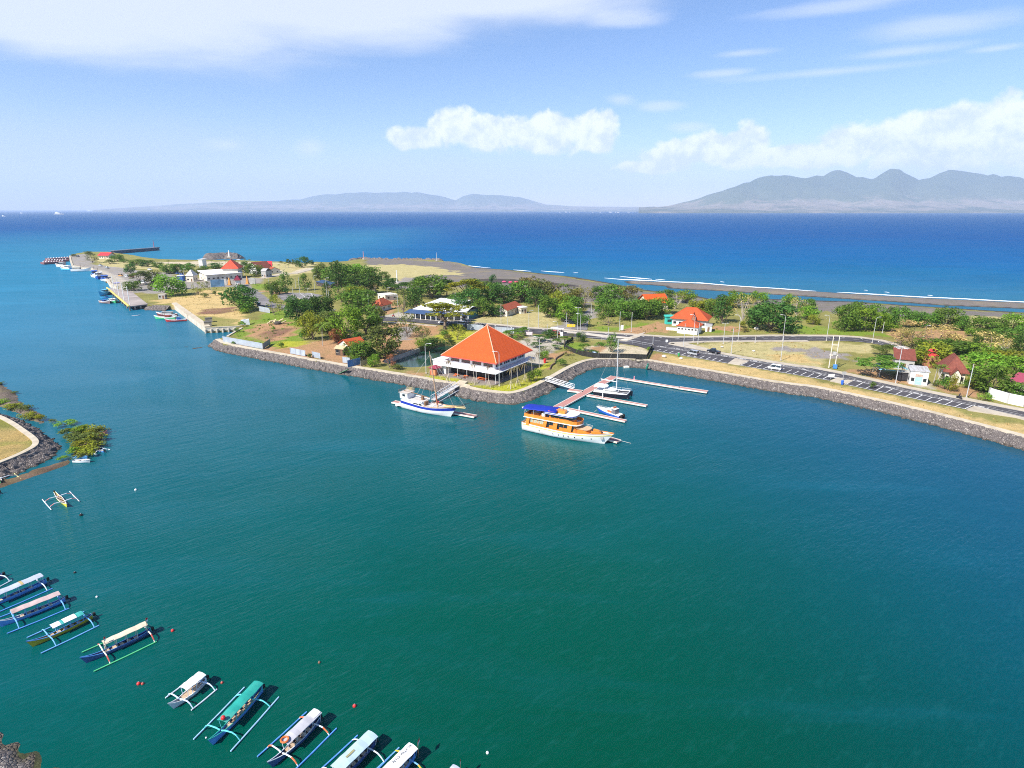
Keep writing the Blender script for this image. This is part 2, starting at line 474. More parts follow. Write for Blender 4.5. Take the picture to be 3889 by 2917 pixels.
# ---------------------------------------------------------------- outline of the land, traced on the photograph (wall edges high, beach edges low)
def pts(wn, l, z=LAND):
 return PP(wn, l, z)
REV = (pts('B', [(690, 1228), (790, 1285), (1240, 1368), (1600, 1430), (1900, 1490)]) + pts('C', [(0, 1325), (390, 1395), (700, 1442), (1000, 1492), (1280, 1537)])
  + pts('S', [(900, 430), (1095, 458), (1250, 478), (1420, 540), (1600, 582), (1800, 607), (2020, 632)])
  + pts('T', [(150, 718), (330, 682), (520, 600), (625, 545), (740, 490), (960, 360), (1150, 278), (1300, 240), (1500, 228), (1750, 230), (2000, 245)])
  + pts('E', [(0, 1312), (190, 1320), (400, 1360), (800, 1425), (1200, 1495), (1600, 1565), (2000, 1622)])
  + pts('V', [(420, 487), (1000, 609), (1500, 727), (2000, 857), (2600, 1015), (3500, 1265)]))
QUAY = pts('A', [(830, 228), (845, 300), (862, 345), (1000, 368), (1090, 378), (1180, 440), (1290, 520), (1315, 565), (1400, 600), (1600, 690), (1775, 815), (2040, 822)]) \
  + pts('B', [(172, 806), (570, 1095), (985, 1075), (1000, 1092), (825, 1192)])
BEACH = ([Vector((600, 300, .1)), Vector((330, 305, .1))] + pts('F', [(2400, 450), (2212, 432), (1500, 388), (700, 337), (200, 302)], .1)
   + pts('E', [(1640, 585), (1400, 562), (1200, 552), (1060, 556), (1000, 575), (1050, 606), (900, 577), (740, 540), (540, 516), (250, 487), (0, 453)], .1)
   + pts('D', [(1850, 440), (1660, 398), (1500, 370), (1200, 322), (900, 290), (470, 240), (0, 207)], .1) + pts('C', [(1900, 203), (1590, 160)], .1))
NORTH = pts('C', [(1540, 150), (1450, 122), (1000, 120), (650, 108), (560, 103), (400, 140), (170, 158), (0, 152)], 1.2) \
  + pts('B', [(1790, 325), (1500, 308), (1300, 305), (1010, 290), (700, 288), (400, 287), (0, 276)], 1.2) + pts('A', [(1940, 280), (1700, 250), (1590, 226), (1350, 198), (1300, 187), (1060, 186), (920, 208)], 1.2)
OUTLINE = QUAY + REV + [Vector((620, 90, LAND))] + BEACH + NORTH
low_edge = [False] * (len(QUAY) + len(REV) + 1) + [True] * (len(BEACH) - 1) + [False] * (len(NORTH) + 1)
POND = pts('C', [(760, 1372), (950, 1300), (1240, 1200), (1400, 1165), (1560, 1135), (1740, 1120)], 1.0) + pts('C', [(1800, 1210), (1700, 1330), (1500, 1395), (1310, 1440), (1150, 1448), (1000, 1440)], 1.0)
STRAW, OLIVE, GREEN, LAWN, EARTH, RUST = (.56, .40, .17), (.27, .25, .075), (.18, .26, .03), (.40, .40, .035), (.42, .24, .125), (.24, .125, .085)
SAND, PALE, SLAB, GREY, GRAV, YGRASS = (.185, .16, .15), (.56, .47, .33), (.46, .41, .34), (.30, .27, .25), (.29, .255, .235), (.46, .39, .18)
WETSAND = (.065, .053, .052)
PATCH = [
 ('C', SAND, 6, [(560, 90), (1560, 140), (2300, 225), (2300, 520), (1640, 440), (1250, 360), (1000, 400), (800, 330)]),
 ('D', SAND, 5, [(0, 190), (900, 280), (1500, 360), (1900, 440), (2300, 520), (2300, 600), (1900, 560), (1700, 640), (1400, 640), (900, 480), (0, 480)]),
 ('E', SAND, 5, [(-200, 400), (250, 480), (900, 560), (1400, 540), (2300, 560), (2300, 640), (1300, 660), (700, 640), (-200, 620)]),
 ('F', SAND, 4, [(-300, 240), (700, 320), (2400, 420), (3200, 480), (3200, 540), (2212, 490), (1520, 475), (700, 480), (-300, 420)]),
 ('F', YGRASS, 3, [(1500, 470), (2400, 490), (2400, 560), (1500, 560)]),
 ('D', WETSAND, 4, [(0, 340), (500, 350), (1000, 390), (1350, 440), (1000, 440), (400, 400), (0, 390)]),
 ('C', YGRASS, 7, [(400, 178), (1050, 172), (1400, 200), (1650, 250), (1800, 300), (1350, 300), (1050, 400), (800, 400), (720, 300)]),
 ('C', GRAV, 5, [(850, 400), (1080, 330), (1300, 320), (1400, 450), (1000, 470)]),
 ('B', PALE, 4, [(-400, 320), (0, 300), (480, 292), (1300, 300), (1500, 320), (1300, 350), (700, 340), (0, 360)]),
 ('B', YGRASS, 4, [(1100, 320), (1880, 310), (1860, 420), (1560, 470), (1150, 420)]),
 ('B', PALE, 2, [(1390, 372), (1560, 430), (1780, 370), (1890, 372), (1850, 400), (1640, 440), (1290, 500), (1240, 490), (1500, 445)]),
 ('A', GREY, 3, [(830, 220), (1060, 200), (1090, 250), (1120, 330), (1480, 365), (1560, 390), (2000, 430), (2212, 520), (2212, 690), (1640, 670), (1480, 600), (1310, 560), (1090, 375), (860, 345)]),
 ('A', YGRASS, 3, [(1080, 250), (1300, 240), (1500, 290), (2212, 330), (2212, 390), (1600, 380), (1250, 350)]),
 ('A', SLAB, 2, [(1100, 380), (1250, 400), (1480, 500), (1600, 660), (1400, 620), (1290, 520)]),
 ('B', GREY, 3, [(-30, 430), (120, 440), (300, 510), (640, 470), (1000, 470), (1260, 505), (1240, 555), (1080, 570), (1180, 640), (1340, 760), (1340, 830), (1210, 830), (1120, 760), (930, 600), (620, 600), (250, 640), (0, 610)]),
 ('B', OLIVE, 4, [(250, 640), (620, 600), (930, 600), (1100, 700), (860, 740), (700, 700), (300, 760), (0, 720)]),
 ('B', STRAW, 4, [(170, 800), (570, 1090), (985, 1072), (1080, 1010), (1000, 900), (880, 800), (840, 640), (560, 640), (300, 720), (0, 740), (0, 800)]),
 ('B', RUST, 4, [(480, 880), (700, 845), (880, 845), (920, 900), (560, 925)]),
 ('B', OLIVE, 3, [(320, 930), (560, 950), (900, 980), (985, 1070), (600, 1085)]),
 ('B', GREEN, 4, [(1100, 560), (1330, 560), (1380, 640), (1200, 640)]),
 ('B', EARTH, 4, [(1180, 650), (1400, 640), (1900, 700), (1500, 690)]),
 ('B', GREEN, 4, [(830, 1195), (1100, 1000), (1350, 880), (1560, 900), (1720, 1060), (1760, 1240), (1400, 1310), (1250, 1290)]),
 ('B', EARTH, 4, [(1120, 1060), (1550, 1020), (1700, 1110), (1640, 1180), (1300, 1270), (1040, 1205)]),
 ('B', RUST, 3, [(1180, 1170), (1500, 1090), (1620, 1120), (1350, 1240)]),
 ('B', LAWN, 3, [(1420, 1290), (1750, 1230), (1830, 1290), (1500, 1330)]),
 ('B', EARTH, 3, [(690, 1228), (1240, 1300), (1500, 1340), (1950, 1240), (2300, 1200), (2300, 1560), (1900, 1480), (1240, 1362)]),
 ('C', EARTH, 4, [(0, 1100), (400, 1080), (420, 1250), (560, 1390), (0, 1310)]),
 ('C', OLIVE, 3, [(500, 1390), (1000, 1440), (1020, 1480), (560, 1405)]),
 ('C', EARTH, 4, [(760, 1000), (860, 860), (1180, 870), (1480, 920), (1500, 960), (1220, 1080), (1240, 1190), (960, 1290), (760, 1370)]),
 ('C', GRAV, 4, [(930, 950), (1180, 900), (1230, 960), (1150, 1080), (950, 1080)]),
 ('C', LAWN, 3, [(1380, 1030), (1660, 930), (1900, 960), (1830, 1080), (1640, 1090)]),
 ('C', EARTH, 5, [(740, 760), (900, 540), (1000, 560), (980, 720), (860, 760)]),
 ('C', SLAB, 2, [(860, 775), (1000, 740), (1130, 770), (1300, 800), (1840, 850), (1700, 880), (1160, 840), (850, 800)]),
 ('C', EARTH, 2, [(1000, 1445), (1320, 1448), (1300, 1530), (1000, 1488)]),
 ('D', YGRASS, 3, [(0, 800), (200, 810), (560, 740), (800, 740), (1050, 840), (1000, 925), (640, 925), (200, 880), (0, 870)]),
 ('D', GREY, 2, [(1310, 740), (1380, 690), (1500, 720), (1500, 790), (1340, 860), (1250, 960), (930, 945), (1080, 870)]),
 ('D', OLIVE, 4, [(1340, 850), (1520, 790), (2212, 800), (2300, 990), (1900, 960), (1350, 940)]),
 ('D', GREEN, 4, [(1350, 900), (1600, 920), (2100, 870), (2212, 960), (1500, 960)]),
 ('E', EARTH, 3, [(-100, 960), (310, 860), (420, 880), (400, 980), (120, 1010), (-100, 1010)]),
 ('E', OLIVE, 4, [(420, 985), (960, 940), (1300, 900), (2212, 900), (2212, 1000), (400, 1015)]),
 ('E', EARTH, 3, [(960, 920), (1240, 910), (1300, 960), (1150, 990), (980, 960)]),
 ('E', GREEN, 3, [(830, 985), (980, 945), (1200, 985), (1000, 1005)]),
 ('E', GREEN, 4, [(1950, 920), (2300, 900), (2300, 1000), (1900, 995)]),
 ('F', GREEN, 3, [(-300, 620), (300, 640), (620, 700), (590, 750), (300, 700), (-300, 690)]),
 ('F', EARTH, 4, [(560, 640), (1560, 640), (1560, 800), (1000, 800), (640, 780)]),
 ('F', OLIVE, 5, [(500, 800), (1200, 780), (2400, 640), (2600, 1300), (1800, 1400), (1200, 1330), (640, 1250)]),
 ('D', SLAB, 2, [(520, 1080), (700, 1020), (1180, 1075), (1100, 1130), (900, 1250), (840, 1330), (780, 1380), (640, 1330), (560, 1180)]),
 ('D', LAWN, 1.5, [(780, 1380), (870, 1330), (920, 1440), (830, 1430)]),
 ('D', EARTH, 2, [(880, 1260), (1180, 1180), (1200, 1230), (960, 1300), (940, 1420), (900, 1450)]),
 ('D', OLIVE, 2, [(960, 1330), (1110, 1230), (1480, 1260), (1460, 1290), (1200, 1350), (960, 1490), (920, 1440)]),
 ('D', GREEN, 2, [(1080, 1140), (1230, 1110), (1420, 1180), (1420, 1250), (1120, 1220)]),
 ('D', PALE, 2, [(1200, 1200), (1390, 1140), (1560, 1130), (1900, 1135), (2090, 1190), (2040, 1270), (1500, 1255), (1230, 1230)]),
 ('D', EARTH, 2, [(1380, 1150), (1580, 1140), (1600, 1230), (1400, 1240)]),
 ('U', LAWN, 1.2, [(180, 830), (560, 850), (720, 890), (640, 930), (480, 930), (200, 860)]),
 ('U', LAWN, 1.2, [(790, 930), (850, 900), (1100, 990), (1260, 985), (1420, 950), (1600, 900), (1750, 850), (1900, 840), (1900, 880), (1560, 1060), (1400, 1080), (1200, 1070), (1000, 1020)]),
 ('U', EARTH, 1.5, [(0, 770), (180, 780), (230, 830), (150, 860), (0, 840)]),
 ('U', GRAV, 1, [(280, 790), (520, 800), (1200, 960), (1000, 980), (700, 880)]),
 ('E', EARTH, 1, [(200, 1310), (260, 1225), (420, 1260), (360, 1340)]),
 ('E', STRAW, 1.5, [(360, 1345), (400, 1250), (1200, 1380), (2212, 1550), (2212, 1660), (1600, 1565), (800, 1420)]),
 ('V', STRAW, 1.2, [(-300, 330), (550, 460), (1000, 545), (1730, 700), (2600, 900), (3500, 1150), (3500, 1260), (2000, 850), (1000, 605), (0, 405), (-300, 360)]),
 ('V', OLIVE, 2, [(1760, 680), (1960, 740), (2212, 830), (1900, 770), (1740, 710)]),
 ('E', YGRASS, 2, [(560, 1130), (1000, 1115), (2300, 1095), (2300, 1420), (1900, 1370), (1300, 1260), (800, 1170)]),
 ('E', PALE, 2, [(460, 1110), (560, 1120), (900, 1200), (1000, 1230), (820, 1205), (560, 1150)]),
 ('E', GRAV, 5, [(1800, 1180), (2300, 1150), (2300, 1240), (2000, 1250)]),
 ('V', GRAV, 6, [(0, 150), (330, 150), (700, 220), (860, 270), (600, 250), (200, 210)]),
 ('V', YGRASS, 3, [(300, 110), (950, 130), (900, 200), (640, 190)]),
 ('V', STRAW, 3, [(0, 210), (300, 220), (500, 300), (200, 270), (0, 240)]),
 ('V', EARTH, 2, [(660, 350), (860, 330), (1150, 400), (1300, 440), (1250, 480), (1000, 430)]),
 ('V', SLAB, 1.5, [(1230, 440), (1420, 440), (1500, 510), (1400, 500)]),
 ('F', EARTH, 2, [(1180, 1290), (1700, 1340), (1700, 1460), (1500, 1430), (1200, 1350)]),
]
def land_mat():
 m = bpy.data.materials.new('ground')
 m.use_nodes = True
 t = NT(m.node_tree)
 g = t.n('ShaderNodeNewGeometry').outputs['Position']
 a = t.n('ShaderNodeAttribute', attribute_name='Col')
 fine = t.noise(g, 1.6, 6, 0.72)
 mid = t.noise(g, 0.22, 6, 0.68, 0.4)
 big = t.noise(g, 0.05, 4, 0.6)
 c = t.mix(t.sstep(mid, 0.42, 0.66), a.outputs[0], t.mix(0.32, a.outputs[0], (0.13, 0.14, 0.04)), 'MIX')
 c = t.mix(t.m('MULTIPLY', t.sstep(big, 0.5, 0.7), 0.45), c, t.mix(0.55, c, (0.40, 0.30, 0.13)))
 k = t.m('ADD', 0.52, t.m('MULTIPLY', fine, 0.96))
 c = t.mix(1.0, c, t.n('ShaderNodeCombineXYZ', {0: k, 1: k, 2: k}).outputs[0], 'MULTIPLY')
 bp = t.n('ShaderNodeBump', {'Strength': 0.9, 'Distance': 0.5, 'Height': fine}).outputs[0]
 b = t.n('ShaderNodeBsdfPrincipled', {'Base Color': c, 'Roughness': 0.95, 'Specular IOR Level': 0.1, 'Normal': bp})
 t.n('ShaderNodeOutputMaterial', {0: b.outputs[0]})
 return m
GROUND = land_mat()
def jit(X, Y, amp, sc_=0.13, off=0.0):
 dx = np.array([noise.noise((x * sc_, y * sc_, 1.3 + off)) for x, y in zip(X.ravel(), Y.ravel())]).reshape(X.shape)
 dy = np.array([noise.noise((x * sc_, y * sc_, 7.9 + off)) for x, y in zip(X.ravel(), Y.ravel())]).reshape(X.shape)
 return dx, dy
def land_sheet(name, outline, step, zf, colf, holes=()):
 xs = [p.x for p in outline]
 ys = [p.y for p in outline]
 gx = np.arange(min(xs) - step, min(max(xs), 420) + 2 * step, step)
 gy = np.arange(min(ys) - step, max(ys) + 2 * step, step)
 X, Y = np.meshgrid(gx, gy)
 ins = inside(outline, X, Y)
 for h in holes:
  ins &= ~inside(h, X, Y)
 cell = ins[:-1, :-1] | ins[1:, :-1] | ins[:-1, 1:] | ins[1:, 1:]
 use = np.zeros(X.shape, bool)
 use[:-1, :-1] |= cell
 use[1:, :-1] |= cell
 use[:-1, 1:] |= cell
 use[1:, 1:] |= cell
 snap = use & ~ins
 SX, SY = X[snap], Y[snap]
 best = None
 for ring in [outline] + list(holes):
  d, bx, by, _ = seg_near(ring, SX, SY)
  if best is None:
   best = [d, bx, by]
  else:
   k = d < best[0]
   best[0][k], best[1][k], best[2][k] = d[k], bx[k], by[k]
 X[snap], Y[snap] = best[1], best[2]
 idx = -np.ones(X.shape, int)
 idx[use] = np.arange(use.sum())
 vx, vy = X[use], Y[use]
 vz = zf(vx, vy)
 col = colf(vx, vy)
 jj, ii = np.nonzero(cell)
 faces = np.stack([idx[jj, ii], idx[jj, ii + 1], idx[jj + 1, ii + 1], idx[jj + 1, ii]], 1)
 edges = {}
 for f in faces.tolist():
  for a, b in zip(f, f[1:] + f[:1]):
   if (b, a) in edges:
    del edges[(b, a)]
   else:
    edges[(a, b)] = 1
 verts = list(zip(vx.tolist(), vy.tolist(), vz.tolist()))
 cols = col.tolist()
 low = {}
 fl = faces.tolist()
 for a, b in edges:
  for q in (a, b):
   if q not in low:
    low[q] = len(verts)
    verts.append((verts[q][0], verts[q][1], -2.5))
    cols.append((.2, .17, .14))
  fl.append([b, a, low[a], low[b]])
 mb = MB()
 mb.v, mb.f = verts, fl
 o = struct(name, mb, GROUND)
 at = o.data.attributes.new('Col', 'FLOAT_COLOR', 'POINT')
 at.data.foreach_set('color', np.array([list(c) + [1.0] for c in cols], np.float32).ravel())
 return o
low_line = [p for p, l in zip(OUTLINE, low_edge) if l]
def main_z(x, y):
 d, _, _, _ = seg_near(low_line, x, y, False)
 k = np.clip(d / 34.0, 0, 1)
 k = k * k * (3 - 2 * k)
 return 0.05 + k * (LAND - 0.17) + np.array([noise.noise((a * .11, b * .11, 3)) * .10 for a, b in zip(x, y)]) * k
def main_col(x, y):
 dx, dy = jit(x, y, 1)
 col = np.tile(np.array(OLIVE), (len(x), 1)) * (0.9 + 0.25 * dx[:, None])
 for wn, c, amp, poly in PATCH:
  q = PP(wn, poly)
  m_ = inside(q, x + dx * amp * 1.5, y + dy * amp * 1.5)
  col[m_] = c
 d, _, _, _ = seg_near(low_line, x, y, False)
 wet = (d < 5 + dx * 4)
 col[wet] = WETSAND
 return col
land_sheet('ground', OUTLINE, 2.2, main_z, main_col, [POND])
# sand bar between the lagoon and the strait
BAR = pts('D', [(1800, 376)], .1) + pts('E', [(0, 366), (400, 386), (800, 402), (1300, 436), (2212, 496)], .1) + pts('F', [(700, 243), (1400, 278), (2212, 314), (3300, 372)], .1) \
 + pts('F', [(3300, 452), (2212, 388), (1300, 350), (600, 302), (0, 264)], .1) + pts('E', [(1600, 526), (1100, 491), (700, 472), (430, 456), (400, 431), (0, 404)], .1) + pts('D', [(1850, 398)], .1)
def bar_z(x, y):
 d, _, _, _ = seg_near(BAR, x, y)
 return 0.06 + 0.9 * np.clip(d / 12, 0, 1)
def bar_col(x, y):
 d, _, _, _ = seg_near(BAR, x, y)
 c = np.tile(np.array(SAND), (len(x), 1))
 c[d < 2.5] = WETSAND
 return c
land_sheet('beach', BAR, 2.5, bar_z, bar_col)
# grassy headland at the left edge of the harbour and its mud flats
HEAD = pts('P', [(-500, 700), (-150, 760), (0, 806), (60, 832), (150, 880), (240, 945), (320, 1000), (362, 1045), (345, 1088), (270, 1132), (150, 1188), (0, 1247), (-200, 1330), (-500, 1450)])
def head_col(x, y):
 dx, dy = jit(x, y, 1)
 c = np.tile(np.array((.40, .28, .10)), (len(x), 1))
 c[dx > 0.05] = (.30, .26, .07)
 c[dx > 0.28] = (.20, .20, .04)
 return c
land_sheet('terrain', HEAD, 1.6, lambda x, y: np.full(len(x), LAND - .05) + np.array([noise.noise((a * .2, b * .2, 5)) * .12 for a, b in zip(x, y)]), head_col)
MUD = (.13, .085, .065)
def flat_sheet(name, wn, poly, z, col, step=1.2, amp=.12):
 q = pts(wn, poly, z)
 def zf(x, y):
  d, _, _, _ = seg_near(q, x, y)
  return -0.12 + (z + .12) * np.clip(d / 2.5, 0, 1) + np.array([noise.noise((a * .5, b * .5, 5)) * amp for a, b in zip(x, y)])
 def cf(x, y):
  dx, dy = jit(x, y, 1, .3)
  return np.array(col)[None, :] * (1 + .5 * dx[:, None])
 return land_sheet(name, q, step, zf, cf)
flat_sheet('shore_mud', 'P', [(700, 1215), (690, 1255), (500, 1312), (300, 1385), (150, 1440), (0, 1490), (-200, 1540), (-200, 1420), (0, 1385), (120, 1370), (260, 1310), (420, 1265), (560, 1215), (640, 1185)], .22, MUD)
flat_sheet('shore_mud', 'P', [(445, 865), (500, 850), (640, 905), (960, 925), (985, 1000), (960, 1110), (830, 1185), (700, 1225), (640, 1200), (675, 1100), (680, 1040), (620, 950), (520, 900)], .3, (.10, .075, .05))
flat_sheet('shore_rubble', 'P', [(-300, 400), (0, 478), (60, 518), (150, 568), (172, 622), (235, 690), (330, 728), (385, 770), (408, 845), (380, 862), (250, 822), (160, 760), (80, 740), (0, 705), (-300, 640)], .9, (.16, .125, .10), 1.2, .45)
flat_sheet('shore_rubble', 'Q', [(-500, 1160), (0, 1350), (130, 1420), (250, 1510), (330, 1640), (380, 1900), (-500, 1900)], .8, (.10, .075, .055), .22, .5)
flat_sheet('shore_mud', 'Q', [(-500, 1120), (0, 1310), (200, 1400), (420, 1500), (560, 1590), (760, 1600), (800, 1900), (-500, 1900)], .10, (.055, .060, .035), .5, .09)
flat_sheet('shore_rubble', 'B', [(275, 1310), (330, 1300), (420, 1318), (540, 1312), (520, 1332), (400, 1338)], .25, (.2, .15, .10), 1.0, .2)
pm = mat('pond_water', (.012, .05, .035), .12, .3, .15, spec=.5)
mb = MB(); mb.poly([(p.x, p.y, .35) for p in offset_line(POND, 0)]); struct('pond_water', mb, pm)
# ---------------------------------------------------------------- stone revetments
def rock_mat():
 m = bpy.data.materials.new('rubble_stone')
 m.use_nodes = True
 t = NT(m.node_tree)
 g = t.n('ShaderNodeNewGeometry').outputs['Position']
 z = t.n('ShaderNodeSeparateXYZ', {0: g}).outputs[2]
 wob = t.n('ShaderNodeTexNoise', {'Vector': g, 'Scale': 1.5, 'Detail': 3.0}).outputs[1]
 q = t.vm('ADD', g, t.vm('MULTIPLY', wob, (.35, .35, .35)))
 v = t.n('ShaderNodeTexVoronoi', {'Vector': q, 'Scale': 2.4})
 e = t.n('ShaderNodeTexVoronoi', {'Vector': q, 'Scale': 2.4}, feature='DISTANCE_TO_EDGE').outputs[0]
 r = t.n('ShaderNodeSeparateXYZ', {0: v.outputs['Color']}).outputs[0]
 c = t.ramp(r, [(0.0, (.14, .118, .108)), (0.35, (.18, .152, .138)), (0.7, (.22, .19, .172)), (0.92, (.29, .25, .22)), (1.0, (.38, .34, .30))])
 c = t.mix(t.sstep(e, 0.13, 0.0), c, (.13, .112, .105))
 wet = t.sstep(t.m('ADD', z, t.m('MULTIPLY', t.noise(g, .8, 3), .5)), .75, .2)
 c = t.mix(t.m('MULTIPLY', wet, .75), c, (.055, .045, .022))
 h = t.m('MINIMUM', e, .22)
 bp = t.n('ShaderNodeBump', {'Strength': 0.8, 'Distance': 0.9, 'Height': h}).outputs[0]
 b = t.n('ShaderNodeBsdfPrincipled', {'Base Color': c, 'Roughness': 0.9, 'Specular IOR Level': 0.2, 'Normal': bp})
 t.n('ShaderNodeOutputMaterial', {0: b.outputs[0]})
 return m
ROCK = rock_mat()
for o in COL.objects:
 if o.name in ('shore_rubble.001', 'shore_rubble.002'):
  o.data.materials[0] = ROCK
def revetment(name, line, width, ztop, zbot, label, step=0.45, across=11):
 ln = resample(line, step)
 nrm = offset_line(ln, 1.0)
 nv = [(b - a).normalized() for a, b in zip(ln, nrm)]
 for _ in range(10):
  nv = [(nv[max(i - 1, 0)] + nv[i] + nv[min(i + 1, len(nv) - 1)]).normalized() for i in range(len(nv))]
 rings = []
 for p, n in zip(ln, nv):
  row = []
  for k in range(across):
   s = k / (across - 1)
   q = p + n * (width * s + (.0 if k else .05))
   z = ztop + (zbot - ztop) * s
   c = noise.cell((q.x * 1.3, q.y * 1.3, 2)) - .5
   d = (c * .30 + noise.noise((q.x * .9, q.y * .9, 4)) * .3) * (0.25 + min(1, s * 4))
   row.append((q.x + n.x * d * .5, q.y + n.y * d * .5, z + d * .75))
  rings.append(row)
 mb = MB()
 mb.loft(rings, False, False)
 return tag(build(name, mb, ROCK), label, 'sea wall')
REV_L = smooth_line(REV, 2)
revetment('stone_revetment', REV_L, 5.0, LAND + .05, -.8, 'sloping grey boulder revetment along the whole harbour edge below the pavilion and road')
HEAD_L = smooth_line(HEAD[1:-1], 2)[::-1]
revetment('stone_revetment', HEAD_L, 5.2, LAND + .05, -.6, 'dark boulder revetment curving round the small grassy headland')
revetment('stone_revetment', smooth_line(NORTH[8:18], 1), 7.0, 1.6, -.8, 'far rubble edge along the seaward side of the fishing harbour', 2.0, 7)
revetment('stone_revetment', smooth_line(QUAY[9:12], 1), 7, LAND, -.8, 'short rubble slope beside the moored green and red fishing boats', .8, 8)
# loose boulders of the two groynes
def mound(name, line, width, height, label, step=2.0):
 ln = resample(line, step)
 mb = MB()
 rings = []
 for i, p in enumerate(ln):
  e = min(1, i / 4, (len(ln) - 1 - i) / 4) * .85 + .15
  t = (ln[min(i + 1, len(ln) - 1)] - ln[max(i - 1, 0)]).normalized()
  n = Vector((t.y, -t.x, 0))
  row = []
  for k in range(11):
   s = k / 5 - 1
   q = p + n * s * width * e
   z = -.6 + (height + .6) * max(0, 1 - abs(s) ** 1.5) * e
   z += (noise.cell((q.x * .7, q.y * .7, 2)) - .5) * 1.1 * (1 - abs(s) * .5)
   row.append((q.x, q.y, z))
  rings.append(row)
 mb.loft(rings, False, False)
 return tag(build(name, mb, ROCK), label, 'breakwater')
mound('rock_groyne', PP('B', [(520, 275), (700, 262), (850, 250), (960, 268)], 0), 13, 7, 'rocky groyne carrying a thin white mast beyond the flat sandy ground')
mound('rock_groyne', PP('C', [(380, 140), (560, 118), (680, 124), (900, 132), (1200, 132), (1440, 136), (1540, 150)], .5), 8, 4.0, 'low rubble groyne edging the yellow grass point with two thin poles')
# concrete walk along the revetment, and its kerb
CONCP = mat('path_concrete', (.50, .43, .32), .9, .14, .5, dirt=(.38, .31, .21))
mb = MB()
strip(mb, resample(REV_L, 2.0), -1.7, 0.15, LAND - .25, LAND + .10)
struct('path', mb, CONCP)
mb = MB()
strip(mb, resample(HEAD_L, 1.5), -1.1, 0.15, LAND - .25, LAND + .10)
struct('path', mb, CONCP)
# quay capping, seawall facing and piles
WALLC = mat('seawall_concrete', (.55, .48, .38), .9, .2, .35, dirt=(.24, .2, .16), bump=.2)
def wall(name, line, thick, z0, z1, label, m=None, cat='sea wall', cap=None):
 t = thing(name, label, cat, (0, 0, 0))
 mb = MB()
 strip(mb, line, -thick, 0.1, z0, z1)
 build('wall_body', mb, m or WALLC, t)
 if cap:
  mb = MB()
  strip(mb, line, -thick - .15, .25, z1 + .004, z1 + cap)
  build('coping', mb, CONCP, t)
 return t
wall('quay_wall', QUAY[:9], 1.2, -1.5, LAND + .1, 'long pale concrete quay edge where the fishing boats lie moored', cap=.25)
wall('sea_wall', QUAY[12:14], 2.2, -1.5, LAND + .3, 'straight pale concrete sea wall at the edge of the dry straw field', cap=.5)
t = wall('pile_wall', QUAY[13:15], .6, .9, LAND + .15, 'short wharf face on closely spaced white piles', cap=.2)
mb = MB()
for q in resample(QUAY[13:15], 2.2):
 mb.tube([(q.x, q.y - .35, -1.5), (q.x, q.y - .35, 1.9)], .42, 8)
build('piles', mb, WALLC, t)
wall('sea_wall', QUAY[15:17], .8, -1, LAND + .2, 'low concrete inlet wall between the wharf piles and the revetment tip')
mb = MB()
strip(mb, [p for p in POND[:3]], -.1, .5, -1, 2.0)
tag(build('pond_wall', mb, WALLC), 'low concrete wall edging the dark pond beside the pavilion', 'wall')
# ---------------------------------------------------------------- far coast across the strait
def hill_mat():
 m = bpy.data.materials.new('hills')
 m.use_nodes = True
 t = NT(m.node_tree)
 g = t.n('ShaderNodeNewGeometry').outputs['Position']
 z = t.n('ShaderNodeSeparateXYZ', {0: g}).outputs[2]
 n1 = t.noise(g, .0012, 6, .65, .4)
 n2 = t.noise(g, .01, 5, .7)
 c = t.ramp(t.m('ADD', t.m('DIVIDE', z, 900), t.m('MULTIPLY', t.m('SUBTRACT', n1, .5), .8)), [(.02, (.075, .09, .055)), (.16, (.24, .20, .155)), (.30, (.10, .12, .07)), (.7, (.055, .085, .05))])
 c = t.mix(t.m('MULTIPLY', t.sstep(n2, .5, .7), .5), c, (.05, .075, .045))
 b = t.n('ShaderNodeBsdfDiffuse', {'Color': c})
 t.n('ShaderNodeOutputMaterial', {0: b.outputs[0]})
 return m
HILL = hill_mat()
def hills(name, ridge, yfoot, yridge, yback, n=260, rows=30, seed=0, foot=25):
 """a range whose skyline passes through the points (x, y) of the overview photograph at distance yridge"""
 xs = [p[0] for p in ridge]
 rings = []
 for i in range(n + 1):
  ox = xs[0] + (xs[-1] - xs[0]) * i / n
  oy = np.interp(ox, xs, [p[1] for p in ridge])
  X, Y = ox * 1.758, oy * 1.758
  u, v = (X - CX) / FPX, -(Y - CY) / FPX
  d = Vector((u, math.cos(PITCH) + v * math.sin(PITCH), -math.sin(PITCH) + v * math.cos(PITCH)))
  yr = yridge + 900 * noise.noise((ox * .008, seed, 1))
  zr = max(12, H + d.z / d.y * yr)
  row = []
  for k in range(rows + 1):
   s = k / rows
   y = yfoot + (yback - yfoot) * s
   x = d.x / d.y * y
   sr = (y - yfoot) / (yr - yfoot)
   if sr <= 1:
    prof = (.16 * sr + .84 * sr ** 2.4)
    er = noise.fractal((x * .0011, y * .0006, seed), 1.0, 2.1, 5) * .75
    z = zr * prof * (1 + er * (1 - sr) * 1.7) + foot * min(1, sr * 30)
    if sr > .93:
     z = min(z, zr)
   else:
    q = (y - yr) / (yback - yr)
    z = zr * (1 - q) ** 1.3
   row.append((x, y, max(z, -3) if k else -3))
  rings.append(row)
 mb = MB()
 mb.loft(rings, False, False)
 return struct(name, mb, HILL, True)
